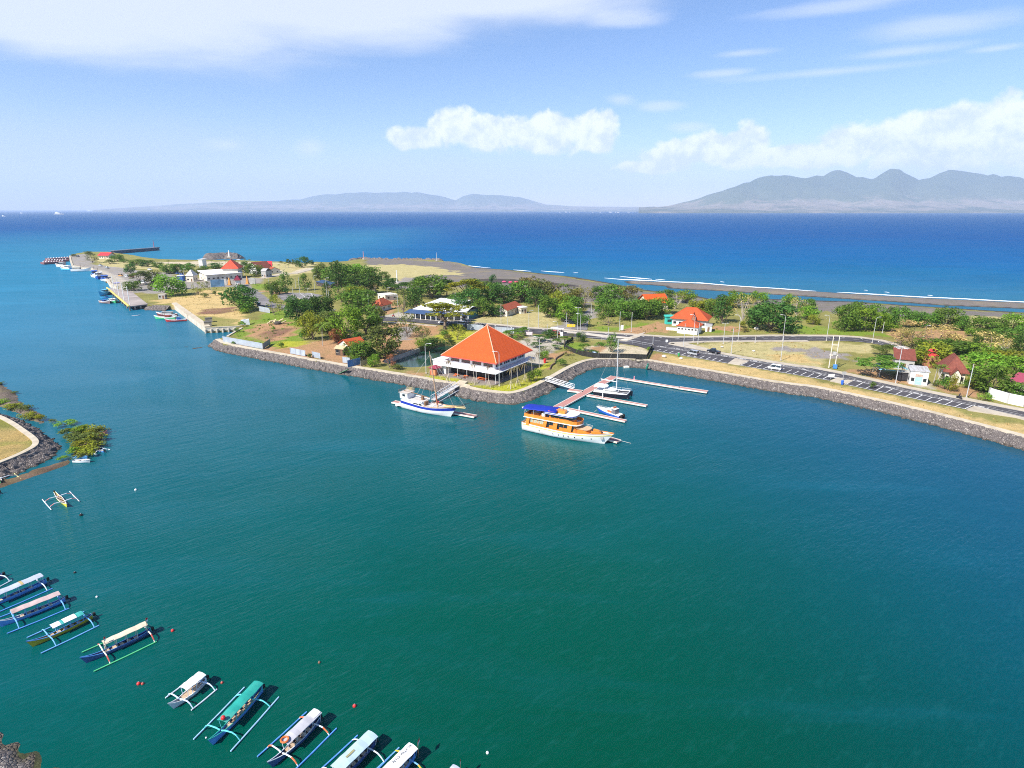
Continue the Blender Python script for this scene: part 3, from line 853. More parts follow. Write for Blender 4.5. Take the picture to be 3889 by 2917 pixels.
hills('hills', [(1380, 449), (1440, 446), (1500, 431), (1560, 411), (1600, 398), (1640, 384), (1665, 377), (1700, 379), (1740, 383), (1780, 377), (1800, 369), (1815, 367), (1840, 377), (1870, 384), (1890, 384), (1908, 373),
    (1925, 364), (1945, 364), (1965, 376), (1985, 388), (2010, 382), (2030, 371), (2052, 364), (2075, 368), (2100, 373), (2150, 377), (2212, 384), (2300, 378), (2420, 400), (2600, 440)], 10600, 14500, 18500, seed=3)
hills('hills', [(200, 454), (240, 451), (300, 447), (400, 440), (480, 436), (600, 433), (650, 430), (690, 421), (760, 416), (860, 414), (900, 415), (950, 423), (985, 432), (1000, 424), (1022, 418), (1080, 421), (1120, 425),
    (1145, 432), (1180, 442), (1250, 446), (1350, 447), (1450, 447), (1560, 449)], 20000, 24500, 29000, seed=9, foot=15)
R_ = random.Random(11)
mb = MB()
for i in range(150):
 ox = R_.choice([R_.uniform(560, 1180), R_.uniform(1000, 1180), R_.uniform(1200, 2200)])
 q = P('O', ox, 456.9 if ox < 1200 else 459.3 + (ox - 1450) * .0012, 0)
 k = q.y / 15000
 wd, hh = R_.uniform(8, 26) * k, R_.uniform(7, 20) * k
 mb.box(q.x - wd, q.x + wd, q.y + 60, q.y + 90, -2, hh)
for ox, h_ in ((1052, 75), (1113, 110), (1124, 60), (1163, 80)):
 q = P('O', ox, 456.9, 0)
 mb.box(q.x - 9, q.x + 9, q.y + 95, q.y + 110, -2, h_)
struct('far_town', mb, mat('town_white', (.6, .56, .52), .8, .4, .004), kind='stuff')
# ---------------------------------------------------------------- roads, pavements, markings
def asphalt_mat(name, col):
 m = bpy.data.materials.new(name)
 m.use_nodes = True
 t = NT(m.node_tree)
 g = t.n('ShaderNodeNewGeometry').outputs['Position']
 n1, n2 = t.noise(g, .12, 5, .6, .5), t.noise(g, 2.5, 4, .7)
 c = t.ramp(t.m('ADD', t.m('MULTIPLY', n1, .7), t.m('MULTIPLY', n2, .3)), [(.35, tuple(x * .72 for x in col)), (.65, tuple(x * 1.3 for x in col))])
 pt = t.noise(g, .35, 2, .4)
 c = t.mix(t.m('MULTIPLY', t.sstep(pt, .62, .68), .6), c, tuple(x * .55 for x in col))
 b = t.n('ShaderNodeBsdfPrincipled', {'Base Color': c, 'Roughness': .9, 'Specular IOR Level': .2})
 t.n('ShaderNodeOutputMaterial', {0: b.outputs[0]})
 return m
ASPH = asphalt_mat('asphalt', (.075, .07, .075))
OLDASPH = asphalt_mat('old_asphalt', (.2, .185, .18))
MARK = mat('road_paint', (.74, .72, .68), .7, .12, 1.0, dirt=(.4, .38, .36))
def sheet(mb, p, z):
 return mb.poly([(q.x, q.y, z) for q in p])
def mark(mb, a, b, w, z):
 a, b = Vector(a), Vector(b)
 n = Vector((-(b - a).y, (b - a).x, 0)).normalized() * w / 2
 mb.add([(p.x, p.y, z) for p in (a - n, b - n, b + n, a + n)], [(0, 1, 2, 3)])
def pline(mb, pts_, w, z, dash=None):
 if dash:
  pts_ = resample(pts_, dash / 2)
  for a, b in list(zip(pts_[:-1], pts_[1:]))[::2]:
   mark(mb, a, b, w, z)
 else:
  for a, b in zip(pts_[:-1], pts_[1:]):
   mark(mb, a, b, w, z)
ZR = LAND + .03
# carriageway beside the harbour, with three groups of parking bays
up1 = PP('E', [(430, 1128), (700, 1180), (1050, 1243), (1300, 1290), (1600, 1340), (2000, 1402)]) + PP('V', [(400, 330), (700, 388), (1200, 500), (1700, 602), (2212, 700), (3300, 920)])
mid1 = PP('E', [(300, 1160), (700, 1216), (1250, 1300), (1410, 1332), (2000, 1425)]) + PP('V', [(560, 412), (760, 440), (1000, 490), (1480, 592), (1780, 655), (2212, 748), (3300, 990)])
mb = MB()
n_ = 40
def even(l, n):
 l = resample(l, 1.0)
 return [l[int(i * (len(l) - 1) / n)] for i in range(n + 1)]
A_, B_ = even(up1, 60), even(mid1, 60)
mb.add([(p.x, p.y, ZR) for p in A_] + [(p.x, p.y, ZR) for p in B_], [(61 + i, 62 + i, i + 1, i) for i in range(60)])
bays = [('E', (228, 1200), (1150, 1358), (290, 1158), (1238, 1296)), ('E', (1292, 1382), (2370, 1564), (1412, 1332), (2480, 1508)), ('V', (690, 470), (1722, 680), (762, 438), (1780, 652))]
for wn, a, b, c, d in bays:
 sheet(mb, PP(wn, [a, b, d, c]), ZR + .004)
struct('road', mb, ASPH)
mb = MB()
for wn, a, b, c, d, n in [('E', (290, 1215), (1040, 1332), (350, 1189), (1095, 1306), 10), ('E', (1310, 1378), (2290, 1548), (1385, 1345), (2360, 1512), 11), ('V', (703, 468), (1712, 676), (760, 438), (1768, 650), 12)]:
 for i in range(n + 1):
  f = i / n
  p, q = P(wn, a[0] + (b[0] - a[0]) * f, a[1] + (b[1] - a[1]) * f), P(wn, c[0] + (d[0] - c[0]) * f, c[1] + (d[1] - c[1]) * f)
  mark(mb, p, q, .22, ZR + .012)
for wn, a, b, c, d in bays:
 mark(mb, P(wn, *a), P(wn, *b), .30, ZR + .013)
 pline(mb, [P(wn, *c), P(wn, *d)], .12, ZR + .0125)
pline(mb, offset_line(resample(mid1, 6), -.5), .14, ZR + .011)
pline(mb, offset_line(resample(mid1, 6), -1.9), .12, ZR + .011)
sq = resample(offset_line(resample(mid1, 6), -1.2), 12.5)
for i, p in enumerate(sq[:-1]):
 d = (sq[i + 1] - p).normalized()
 n = Vector((-d.y, d.x, 0))
 mark(mb, p - n * .65, p + n * .65, .15, ZR + .0115)
 mark(mb, p + d * 3.2 - n * .65, p + d * 3.2 + n * .65, .15, ZR + .0115)
 mark(mb, p + d * .8, p + d * 2.3, .5, ZR + .0115)
pline(mb, offset_line(resample(up1, 6), .25), .12, ZR + .011)
cen = [(a + b) / 2 for a, b in zip(A_, B_)]
pline(mb, offset_line(cen, -.8), .12, ZR + .011, dash=12)
struct('road_marking', mb, MARK)
# the bend to the shore and the long road behind the pavilion
north2 = PP('C', [(700, 770), (850, 800), (1150, 822), (1450, 848), (1800, 880), (2010, 895)]) + PP('D', [(0, 882), (250, 898), (640, 938), (1000, 958), (1350, 985), (1800, 1012), (2212, 1040)]) \
 + PP('E', [(500, 1052), (900, 1048), (1300, 1040), (1700, 1032), (2100, 1033)]) + PP('F', [(0, 722), (250, 738), (480, 772), (640, 815), (800, 870)])
south2 = PP('C', [(690, 830), (800, 852), (1100, 858), (1450, 895), (1800, 930), (2010, 945)]) + PP('D', [(0, 950), (250, 965), (640, 995), (1000, 1020), (1300, 1050), (1650, 1080), (1900, 1100), (2212, 1140)]) \
 + PP('E', [(445, 1122), (480, 1108), (900, 1092), (1300, 1088), (1700, 1086), (2100, 1085)]) + PP('F', [(0, 772), (250, 785), (450, 812), (600, 850), (760, 905)])
A_, B_ = even(north2, 110), even(south2, 110)
mb = MB()
mb.add([(p.x, p.y, ZR + .002) for p in A_] + [(p.x, p.y, ZR + .002) for p in B_], [(111 + i, 112 + i, i + 1, i) for i in range(110)])
sheet(mb, PP('E', [(-250, 1100), (-40, 1040), (440, 1090), (450, 1130), (300, 1165), (228, 1200), (60, 1150)]), ZR + .006)
struct('road', mb, ASPH)
mb = MB()
cen2 = [(a + b) / 2 for a, b in zip(A_, B_)]
pline(mb, cen2, .13, ZR + .014, dash=9)
pline(mb, offset_line(resample(north2, 6), .5), .14, ZR + .014)
pline(mb, offset_line(resample(south2[14:], 6), -.6), .14, ZR + .014)
tick = resample(north2[6:], 7.0)
for i, p in enumerate(tick[:-1]):
 d = (tick[i + 1] - p).normalized()
 n = Vector((d.y, -d.x, 0))
 mark(mb, p + n * .3, p + n * 2.3 + d * 1.8, .3, ZR + .013)
struct('road_marking', mb, MARK)
# concrete divider of the dual carriageway
mb = MB()
q = PP('D', [(1075, 972), (1300, 992), (1600, 1025), (1900, 1052), (1905, 1066), (1600, 1052), (1300, 1012), (1085, 988)])
mb.prism(q, LAND, LAND + .2)
tag(build('median_divider', mb, CONC()), 'long raised pale divider splitting the dual carriageway above the pavilion', 'traffic divider')
# older streets: harbour gate road, park lane, side lanes
mb = MB()
def lane(mb, wn, a, b, z):
 return sheet(mb, PP(wn, a + b[::-1]), z)
lane(mb, 'B', [(900, 590), (1100, 740), (1200, 815), (1350, 850), (1700, 900), (2080, 900)], [(1075, 575), (1190, 650), (1330, 740), (1420, 800), (1800, 860), (2140, 870)], ZR)
sheet(mb, PP('B', [(1440, 690), (1560, 670), (1700, 760), (1580, 800), (1420, 720)]), ZR + .006)
sheet(mb, PP('B', [(1560, 668), (1830, 672), (1980, 700), (1880, 765), (1760, 775)]), ZR + .008)
lane(mb, 'D', [(1360, 960), (1370, 850), (1380, 780), (1400, 700)], [(1160, 945), (1290, 850), (1310, 790), (1330, 740)], ZR)
lane(mb, 'D', [(60, 790), (0, 830), (-120, 880)], [(-40, 760), (-110, 800), (-250, 860)], ZR)
struct('side_road', mb, OLDASPH)
mb = MB()
for i in range(9):
 f = i / 8
 mark(mb, P('B', 1575 + 180 * f, 672 + 95 * f), P('B', 1840 + 110 * f, 674 + 60 * f), .3, ZR + .02)
for s in (0, .5, 1):
 mark(mb, P('B', 1570 + 265 * s, 670 + 6 * s), P('B', 1760 + 130 * s, 772 - 10 * s), .3, ZR + .021)
for i in range(5):
 mark(mb, P('B', 1440 + 36 * i, 700 + 18 * i), P('B', 1500 + 40 * i, 690 + 20 * i), .3, ZR + .02)
struct('road_marking', mb, MARK)
# pavements with kerbs
KERB = mat('pavement_concrete', (.45, .39, .30), .9, .14, .5, dirt=(.34, .28, .21))
mb = MB()
strip(mb, resample(up1, 4), -2.8, -.15, LAND - .1, LAND + .14)
strip(mb, resample(north2[6:], 4), -2.8, -.15, LAND - .1, LAND + .14)
strip(mb, resample(south2[14:20], 4), .15, 2.2, LAND - .1, LAND + .14)
strip(mb, resample(PP('C', [(790, 865), (1100, 880), (1450, 912)]), 4), -1.0, .9, LAND - .1, LAND + .14)
for q in (PP('E', [(1150, 1360), (1240, 1298), (1410, 1333), (1290, 1382)]), PP('V', [(562, 442), (628, 412), (760, 440), (690, 470)]), PP('V', [(1722, 682), (1790, 655), (2212, 752), (2600, 842), (2600, 880), (2140, 752), (1740, 692)]),
   PP('D', [(1740, 1085), (1850, 1050), (1960, 1010), (2060, 985), (1990, 1040), (1920, 1065), (1830, 1095)])):
 mb.prism(q, LAND - .1, LAND + .12)
mb.prism(PP('E', [(440, 1118), (475, 1106), (640, 1112), (900, 1180), (1000, 1225), (820, 1200), (560, 1150)]), LAND - .1, LAND + .13)
struct('pavement', mb, KERB)
mb = MB()
strip(mb, PP('B', [(1225, 500), (1500, 440), (1640, 440), (1800, 395), (1890, 372)]), -3, 3, LAND + .02, LAND + .10)
struct('pavement', mb, KERB)
# ---------------------------------------------------------------- buildings
ORANGE_TILE = tile_mat('orange_clay_tiles', (.66, .102, .018), .35, .2, (.54, .08, .02))
TILE = tile_mat('weathered_clay_tiles', (.42, .10, .045), .4, .3, (.25, .1, .07))
BRIGHT_TILE = tile_mat('bright_clay_tiles', (.56, .10, .03), .4, .25, (.40, .12, .06))
BROWN_TILE = tile_mat('brown_clay_tiles', (.25, .075, .05), .4, .3, (.14, .07, .055))
RED_ROOF = metal_roof_mat('red_sheet_roof', (.62, .04, .05), .5, (.45, .06, .06))
WHITE_ROOF = metal_roof_mat('white_sheet_roof', (.80, .80, .80), .8, (.55, .54, .52))
GREY_ROOF = metal_roof_mat('grey_sheet_roof', (.5, .5, .5), .6, (.3, .25, .2), .5)
BLUE_ROOF = metal_roof_mat('dark_blue_sheet_roof', (.04, .08, .17), .5, (.12, .14, .18))
MAROON_ROOF = tile_mat('maroon_tiles', (.24, .02, .05), .4, .2, (.15, .03, .05))
CREAM = mat('cream_wall', (.72, .66, .54), .8, .08, .5, dirt=(.5, .42, .33))
GREYWALL = mat('grey_wall', (.42, .41, .39), .85, .15, .5, dirt=(.25, .22, .2))
BRICK = mat('brick_wall', (.38, .17, .1), .9, .25, 2.0)
def frame_of(wn, a, b, z):
 p, q = P(wn, *a, z), P(wn, *b, z)
 d = (q - p)
 return p, math.atan2(d.y, d.x), d.length
def roof_mesh(kind, x0, x1, y0, y1, z, rh, th=.18):
 """roof over a rectangle: hip, gable (ridge along x), gabley (ridge along y), flat, shed, arch"""
 mb = MB()
 if kind == 'hip':
  L, W = x1 - x0, y1 - y0
  if L >= W:
   a, b = (x0 + W * .5, (y0 + y1) / 2, z + rh), (x1 - W * .5, (y0 + y1) / 2, z + rh)
  else:
   a, b = ((x0 + x1) / 2, y0 + L * .5, z + rh), ((x0 + x1) / 2, y1 - L * .5, z + rh)
  c = [(x0, y0, z), (x1, y0, z), (x1, y1, z), (x0, y1, z)]
  vs = c + [a, b] + [(p[0], p[1], z - th) for p in c]
  if L >= W:
   fs = [(0, 1, 5, 4), (1, 2, 5), (2, 3, 4, 5), (3, 0, 4)]
  else:
   fs = [(0, 1, 4), (1, 2, 5, 4), (2, 3, 5), (3, 0, 4, 5)]
  fs += [(9, 8, 7, 6), (6, 7, 1, 0), (7, 8, 2, 1), (8, 9, 3, 2), (9, 6, 0, 3)]
  mb.add(vs, fs)
 elif kind == 'gable':
  m = (y0 + y1) / 2
  r = [[(x, y0, z), (x, m, z + rh), (x, y1, z), (x, y1, z - th), (x, m, z + rh - th), (x, y0, z - th)] for x in (x0, x1)]
  mb.loft(r)
 elif kind == 'gabley':
  m = (x0 + x1) / 2
  r = [[(x0, y, z), (m, y, z + rh), (x1, y, z), (x1, y, z - th), (m, y, z + rh - th), (x0, y, z - th)] for y in (y1, y0)]
  mb.loft(r)
 elif kind == 'arch':
  n = 12
  r = []
  for x in (x0, x1):
   up = [(x, y0 + (y1 - y0) * k / n, z + rh * math.sin(math.pi * k / n)) for k in range(n + 1)]
   r.append(up + [(p[0], p[1], p[2] - th) for p in up[::-1]])
  mb.loft(r)
 else:
  s = rh if kind == 'shed' else 0
  mb.add([(x0, y0, z), (x1, y0, z), (x1, y1, z + s), (x0, y1, z + s), (x0, y0, z - th), (x1, y0, z - th), (x1, y1, z + s - th), (x0, y1, z + s - th)],
    [(0, 1, 2, 3), (7, 6, 5, 4), (4, 5, 1, 0), (5, 6, 2, 1), (6, 7, 3, 2), (7, 4, 0, 3)])
 mb.face_uv(0)
 return mb
def house(name, label, wn, a, b, depth, hw, kind, rh, rmat, wmat, over=.6, wins=3, door=True, cat='house', at='eave', zb=LAND, side=True, gable_wall=True, winh=(1.0, 2.1)):
 """a, b: front-left and front-right eave corners (or wall feet with at='foot') in window wn"""
 z = zb + hw if at == 'eave' else zb
 p, rz, L = frame_of(wn, a, b, z)
 t = thing(name, label, cat, (p.x, p.y, zb), rz)
 o = over if at == 'eave' else 0
 x0, x1, y0, y1 = o, L - o, o, depth - o
 mb = MB()
 mb.box(x0, x1, y0, y1, -.3, hw - .02)
 if kind == 'gable' and gable_wall:
  for x in (x0 + .02, x1 - .22):
   mb.add([(x, y0, hw - .02), (x, y1, hw - .02), (x, (y0 + y1) / 2, hw + rh * (1 - over / (depth / 2)) - .1), (x + .2, y0, hw - .02), (x + .2, y1, hw - .02), (x + .2, (y0 + y1) / 2, hw + rh * (1 - over / (depth / 2)) - .1)],
     [(2, 1, 0), (3, 4, 5), (0, 3, 5, 2), (1, 2, 5, 4)])
 if kind == 'gabley' and gable_wall:
  mb.add([(x0, y0, hw - .02), (x1, y0, hw - .02), ((x0 + x1) / 2, y0, hw + rh * .85), (x0, y0 + .2, hw - .02), (x1, y0 + .2, hw - .02), ((x0 + x1) / 2, y0 + .2, hw + rh * .85)], [(0, 1, 2), (5, 4, 3), (0, 2, 5, 3), (1, 4, 5, 2)])
 build('wall', mb, wmat, t)
 e = over
 build('roof', roof_mesh(kind, x0 - e, x1 + e, y0 - e, y1 + e, hw, rh), rmat, t)
 if kind == 'hip':
  Lx, Wy = x1 - x0 + 2 * e, y1 - y0 + 2 * e
  X0, X1, Y0, Y1 = x0 - e, x1 + e, y0 - e, y1 + e
  if Lx >= Wy:
   ra, rb = (X0 + Wy * .5, (Y0 + Y1) / 2, hw + rh), (X1 - Wy * .5, (Y0 + Y1) / 2, hw + rh)
  else:
   ra, rb = ((X0 + X1) / 2, Y0 + Lx * .5, hw + rh), ((X0 + X1) / 2, Y1 - Lx * .5, hw + rh)
  mr = MB()
  for c, r_ in (((X0, Y0, hw), ra), ((X1, Y0, hw), rb if Lx >= Wy else ra), ((X1, Y1, hw), rb), ((X0, Y1, hw), ra if Lx >= Wy else rb), (ra, rb)):
   if (Vector(c) - Vector(r_)).length > .3:
    mr.tube([c, r_], .14, 5)
  build('ridge_tiles', mr, rmat if rmat not in (ORANGE_TILE,) else CREAM, t)
 n = wins
 for i in range(n):
  cx = x0 + (x1 - x0) * (i + .5) / n
  ww = min(1.5, (x1 - x0) / n * .55)
  if door and i == n // 2:
   mb = MB()
   mb.box(cx - .5, cx + .5, y0 - .05, y0 + .02, 0, 2.1)
   build('door', mb, WOOD(), t)
  else:
   mb = MB()
   mb.box(cx - ww / 2, cx + ww / 2, y0 - .04, y0 + .02, winh[0], winh[1])
   f = build('window', mb, GLASS(), t)
   mb = MB()
   mb.box(cx - ww / 2 - .1, cx + ww / 2 + .1, y0 - .09, y0 - .045, winh[0] - .12, winh[0])
   build('sill', mb, CONC(), f)
 if side:
  for i in range(2):
   cy = y0 + (y1 - y0) * (i + .5) / 2
   for xs in ((x1 - .02, x1 + .04), (x0 - .04, x0 + .02)):
    mb = MB()
    mb.box(xs[0], xs[1], cy - .6, cy + .6, winh[0], winh[1])
    build('window', mb, GLASS(), t)
 return t, (x0, x1, y0, y1)
# --- the pavilion with the great orange pyramid roof
EZ = LAND + 6.4
Lc, Fc, Rc = P('U', 460, 545, EZ), P('U', 1235, 668, EZ), P('U', 1705, 470, EZ)
ax = (Lc - Fc).normalized()
rzp = math.atan2(-ax.y, -ax.x)
bx = Vector((-math.sin(rzp), math.cos(rzp), 0))
SX, SY = (Lc - Fc).length, (Rc - Fc).dot(bx)
pav = thing('pavilion', 'large open white pavilion under a steep orange pyramid roof on the harbour corner', 'pavilion', (Lc.x, Lc.y, LAND), rzp)
cen = Lc - ax * SX / 2 + bx * SY / 2
best = min((abs(P('U', 1108, 130, LAND + z).y - cen.y), z) for z in np.arange(12, 24, .1))
APEX = best[1]
ez = EZ - LAND
mb = MB()
c = [(0, 0, ez), (SX, 0, ez), (SX, SY, ez), (0, SY, ez)]
mb.add(c + [(SX / 2, SY / 2, APEX)], [(0, 1, 4), (1, 2, 4), (2, 3, 4), (3, 0, 4)])
mb.face_uv(0)
mb.add([(p[0], p[1], ez - .35) for p in c] + [(p[0], p[1], ez - .001) for p in c], [(3, 2, 1, 0), (0, 1, 5, 4), (1, 2, 6, 5), (2, 3, 7, 6), (3, 0, 4, 7)])
rf = build('roof', mb, ORANGE_TILE, pav)
mb = MB()
for p in c:
 mb.tube([p, (SX / 2, SY / 2, APEX)], .17, 6)
mb.ball((SX / 2, SY / 2, APEX + .1), .3)
build('ridge_tiles', mb, mat('pale_ridge', (.80, .38, .24), .7, .1), rf)
mb = MB()
for a, b in ((0, 1), (1, 2), (2, 3), (3, 0)):
 mb.tube([(c[a][0], c[a][1], ez - .2), (c[b][0], c[b][1], ez - .2)], .16, 5)
build('fascia', mb, mat('red_fascia', (.55, .06, .05), .6, .1), rf)
CZ = 3.6
def loc(wn, x, y, z):
 q = P(wn, x, y, LAND + z) - Vector((Lc.x, Lc.y, LAND))
 return -q.dot(ax), q.dot(bx)
k0, k1, k2 = loc('U', 490, 695, CZ), loc('U', 1228, 808, CZ), loc('U', 1752, 575, CZ)
wi = 1.9
W0, W1, V0, V1 = wi, SX - wi, wi, SY - wi
# upper storey: white frame with wide louvred openings
mb = MB()
mb.box(W0, W1, V0, V1, CZ + .1, CZ + .75)
for i in range(5):
 x = W0 + (W1 - W0 - .75) * i / 4
 mb.box(x, x + .75, V0 - .08, V0 + .6, CZ + .752, ez - .36)
 mb.box(x, x + .75, V1 - .6, V1 + .08, CZ + .752, ez - .36)
for i in range(1, 4):
 y = V0 + (V1 - V0 - .75) * i / 4
 mb.box(W0 - .08, W0 + .6, y, y + .75, CZ + .752, ez - .36)
 mb.box(W1 - .6, W1 + .08, y, y + .75, CZ + .752, ez - .36)
build('upper_wall', mb, WHITE(), pav)
LOUV = mat('brown_louvre', (.17, .125, .10), .7, .2, .6)
for i in range(4):
 x = W0 + (W1 - W0 - .75) * i / 4 + .75
 mb = MB()
 for k in range(7):
  mb.obox((x + (W1 - W0 - .75) / 8 - .19, V0 + .3, CZ + .95 + k * .27), ((W1 - W0 - .75) / 4 - .76, .06, .22))
 build('louvre', mb, LOUV, pav)
for i in range(4):
 y = V0 + (V1 - V0 - .75) * i / 4 + .75
 mb = MB()
 mb.box(W1 - .35, W1 - .25, y, y + (V1 - V0 - .75) / 4 - .75, CZ + .77, ez - .4)
 f = build('window', mb, GLASS(), pav)
 mb = MB()
 for k in range(4):
  yy = y + ((V1 - V0 - .75) / 4 - .75) * k / 3
  mb.box(W1 - .22, W1 - .1, yy - .05, yy + .05, CZ + .77, ez - .4)
 mb.box(W1 - .2, W1 - .1, y, y + (V1 - V0 - .75) / 4 - .75, CZ + 1.7, CZ + 1.85)
 build('frame', mb, WHITE(), f)
 mb = MB()
 mb.box(W1 - .5, W1 - .36, y, y + (V1 - V0 - .75) / 4 - .75, ez - .9, ez - .4)
 build('lintel', mb, WHITE(), f)
mb = MB()
mb.box(W0 + .6, W0 + .7, V0 + .6, V1 - .6, CZ + .75, ez - .4)
build('rear_screen', mb, LOUV, pav)
# white veranda canopy
X0, X1, Y0, Y1 = min(k0[0], .2), k1[0] + .1, k1[1] - .1, k2[1]
mb = MB()
mb.add([(X0, Y0, CZ - .15), (X1, Y0, CZ - .15), (X1, Y1, CZ - .15), (W1, Y1, CZ + .12), (W1, V0, CZ + .12), (X0, V0, CZ + .12),
  (X0, Y0, CZ - .35), (X1, Y0, CZ - .35), (X1, Y1, CZ - .35), (W1, Y1, CZ - .1), (W1, V0, CZ - .1), (X0, V0, CZ - .1)],
  [(0, 1, 4, 5), (1, 2, 3, 4), (11, 10, 7, 6), (10, 9, 8, 7), (6, 7, 1, 0), (7, 8, 2, 1), (8, 9, 3, 2), (11, 6, 0, 5)])
mb.face_uv(0)
build('canopy', mb, WHITE_ROOF, pav)
for i in range(7):
 mb = MB()
 x = X0 + .3 + (X1 - X0 - .6) * i / 6
 mb.tube([(x, Y0 + .25, 0), (x, Y0 + .25, CZ - .3)], .06, 6)
 build('post', mb, WHITE(), pav)
for i in range(1, 7):
 mb = MB()
 y = Y0 + .25 + (Y1 - Y0 - .5) * i / 6
 mb.tube([(X1 - .25, y, 0), (X1 - .25, y, CZ - .3)], .055, 6)
 build('post', mb, STEEL(), pav)  # darker grey than the front posts, shade of this side put into colour
# ground floor: dark glazing behind the posts
mb = MB()
mb.box(W0 + .4, W1 - .2, V0 + .6, V1, .15, CZ - .2)
build('ground_floor', mb, mat('dark_brown_wall', (.03, .022, .02), .5, .3, .8), pav)
for i in range(9):
 x = W0 + .8 + (W1 - W0 - 2.2) * i / 8
 mb = MB()
 mb.box(x, x + 1.35, V0 + .54, V0 + .6, .3, 2.5)
 f = build('window', mb, GLASS(), pav)
 mb = MB()
 mb.box(x - .08, x, V0 + .5, V0 + .56, .2, 2.7)
 build('mullion', mb, WOOD(), f)
for i in range(6):
 y = V0 + 1.2 + (V1 - V0 - 3) * i / 5
 mb = MB()
 mb.box(W1 - .2, W1 - .14, y, y + 2, .3, 2.5)
 build('window', mb, GLASS(), pav)
mb = MB()
mb.box(X0 - .3, X1 + .3, Y0 - .5, Y1, -.2, .16)
build('floor_slab', mb, mat('floor_slab', (.22, .18, .16), .8, .15, .6), pav)
# white service wing left of the pavilion
pa, pb = loc('U', 330, 612, 4.4), loc('U', 470, 555, 4.4)
ann = thing('service_block', 'plain white flat-roofed block joined to the left of the orange roof', 'building', (Lc.x, Lc.y, LAND), rzp)
ax0, ay0, ay1 = pa[0], pa[1], pb[1]
mb = MB()
mb.box(ax0 + .25, W0 + .38, ay0 + .25, max(ay1, ay0 + 7), -.2, 4.3)
build('wall', mb, WHITE(), ann)
mb = MB()
mb.box(ax0, W0 - .1, ay0, max(ay1, ay0 + 7) + .25, 4.302, 4.5)
build('roof', mb, mat('white_roof', (.8, .8, .78), .6, .05), ann)
mb = MB()
mb.box(ax0 + 1.1, ax0 + 2.4, ay0 - .25, ay0 + .25, 1.9, 2.7)
build('air_conditioner', mb, GREYWALL, ann)
mb = MB()
mb.box(W0 - 1.6, W0 - .6, ay0 + .18, ay0 + .26, 0, 2.1)
build('door', mb, mat('pale_door', (.5, .5, .48), .6), ann)
# kiosk under the maroon awning
q = P('S', 890, 320)
kio = thing('kiosk', 'orange counter kiosk under a maroon four-sided awning', 'kiosk', (q.x, q.y, LAND), rzp)
mb = MB()
mb.box(-1, 1, -.9, .2, 0, 1.9)
mb.box(-1.3, -1.1, -1, 1.5, 0, 2.5)
build('counter', mb, mat('orange_panel', (.7, .22, .10), .7, .1), kio)
mb = MB()
mb.add([(-1.6, -1.5, 2.5), (1.9, -1.5, 2.5), (1.9, 1.8, 2.5), (-1.6, 1.8, 2.5), (.15, .15, 3.5)], [(0, 1, 4), (1, 2, 4), (2, 3, 4), (3, 0, 4), (3, 2, 1, 0)])
build('awning', mb, mat('maroon_cloth', (.26, .03, .06), .8, .1), kio)
for x, y in ((-1.4, -1.3), (1.7, -1.3), (1.7, 1.6), (-1.4, 1.6)):
 mb = MB()
 mb.tube([(x, y, 0), (x, y, 2.5)], .05)
 build('post', mb, WOOD(), kio)
# bathing stairs and landing below the pavilion
st = P('S', 1330, 470)
stp = thing('landing_steps', 'pale concrete steps and landing leading down from the pavilion terrace to the gangway', 'steps', (st.x, st.y, LAND), rzp)
mb = MB()
for i in range(5):
 mb.box(-1.6, 1.6, -1.2 + i * .55, -.66 + i * .55, -.3, .12 + i * .10)
mb.box(-1.6, 4.6, -2.6, -1.21, -1.2, .14)
build('step_flight', mb, CONCP, stp)
mb = MB()
mb.box(1.7, 4.4, -1.2, -.9, -.3, .5)
build('side_wall', mb, CONCP, stp)
# picnic benches
for lab, x, y in (('long orange bench table under the veranda nearest the pavilion corner', 1690, 415), ('small orange bench deep under the veranda by the steps', 1250, 350), ('orange stool bench beside the veranda steps', 1410, 375)):
 q = P('S', x, y)
 t = thing('picnic_table', lab, 'picnic table', (q.x, q.y, LAND), rzp, 'orange tables under the veranda')
 L_ = 3.4 if x == 1690 else 1.2
 OR_ = mat('orange_wood', (.72, .16, .04), .6, .1)
 mb = MB()
 mb.box(-L_ / 2, L_ / 2, -.4, .4, .72, .8)
 build('table_top', mb, OR_, t)
 for s in (-1, 1):
  mb = MB()
  mb.box(-L_ / 2, L_ / 2, s * .75 - .15, s * .75 + .15, .42, .48)
  build('bench', mb, OR_, t)
  mb = MB()
  mb.obox((s * L_ * .38, 0, .36), (.1, 1.7, .1))
  mb.obox((s * L_ * .38, 0, .36), (.1, .1, .7))
  build('leg', mb, OR_, t)
# --- houses and halls on the spit
house('warehouse', 'wide white metal roof behind the blue awning hall, with a grey hatch on it', 'C', (1318, 640), (1690, 668), 16, 4.0, 'shed', 1.0, WHITE_ROOF, GREYWALL, .5, 6, True, 'warehouse')
t, r_ = house('warehouse', 'white roofed hall fronted by a long dark blue awning on white posts', 'C', (1160, 705), (1480, 730), 13, 4.4, 'shed', 1.2, WHITE_ROOF, GREYWALL, .4, 5, True, 'warehouse')
mb = MB()
L_ = r_[1] + .4
mb.add([(-2, .2, 4.1), (L_ + 1, .2, 4.1), (L_ + .6, -4.2, 2.9), (-2.6, -4.2, 2.9), (-2, .2, 4.0), (L_ + 1, .2, 4.0), (L_ + .6, -4.2, 2.8), (-2.6, -4.2, 2.8)], [(0, 1, 2, 3)[::-1], (4, 5, 6, 7), (3, 2, 6, 7), (0, 3, 7, 4), (2, 1, 5, 6)])
mb.face_uv(0)
build('awning', mb, BLUE_ROOF, t)
for i in range(7):
 mb = MB()
 x = -2.2 + (L_ + 2.4) * i / 6
 mb.box(x, x + .3, -4.0, -3.7, 0, 2.78)
 build('post', mb, WHITE(), t)
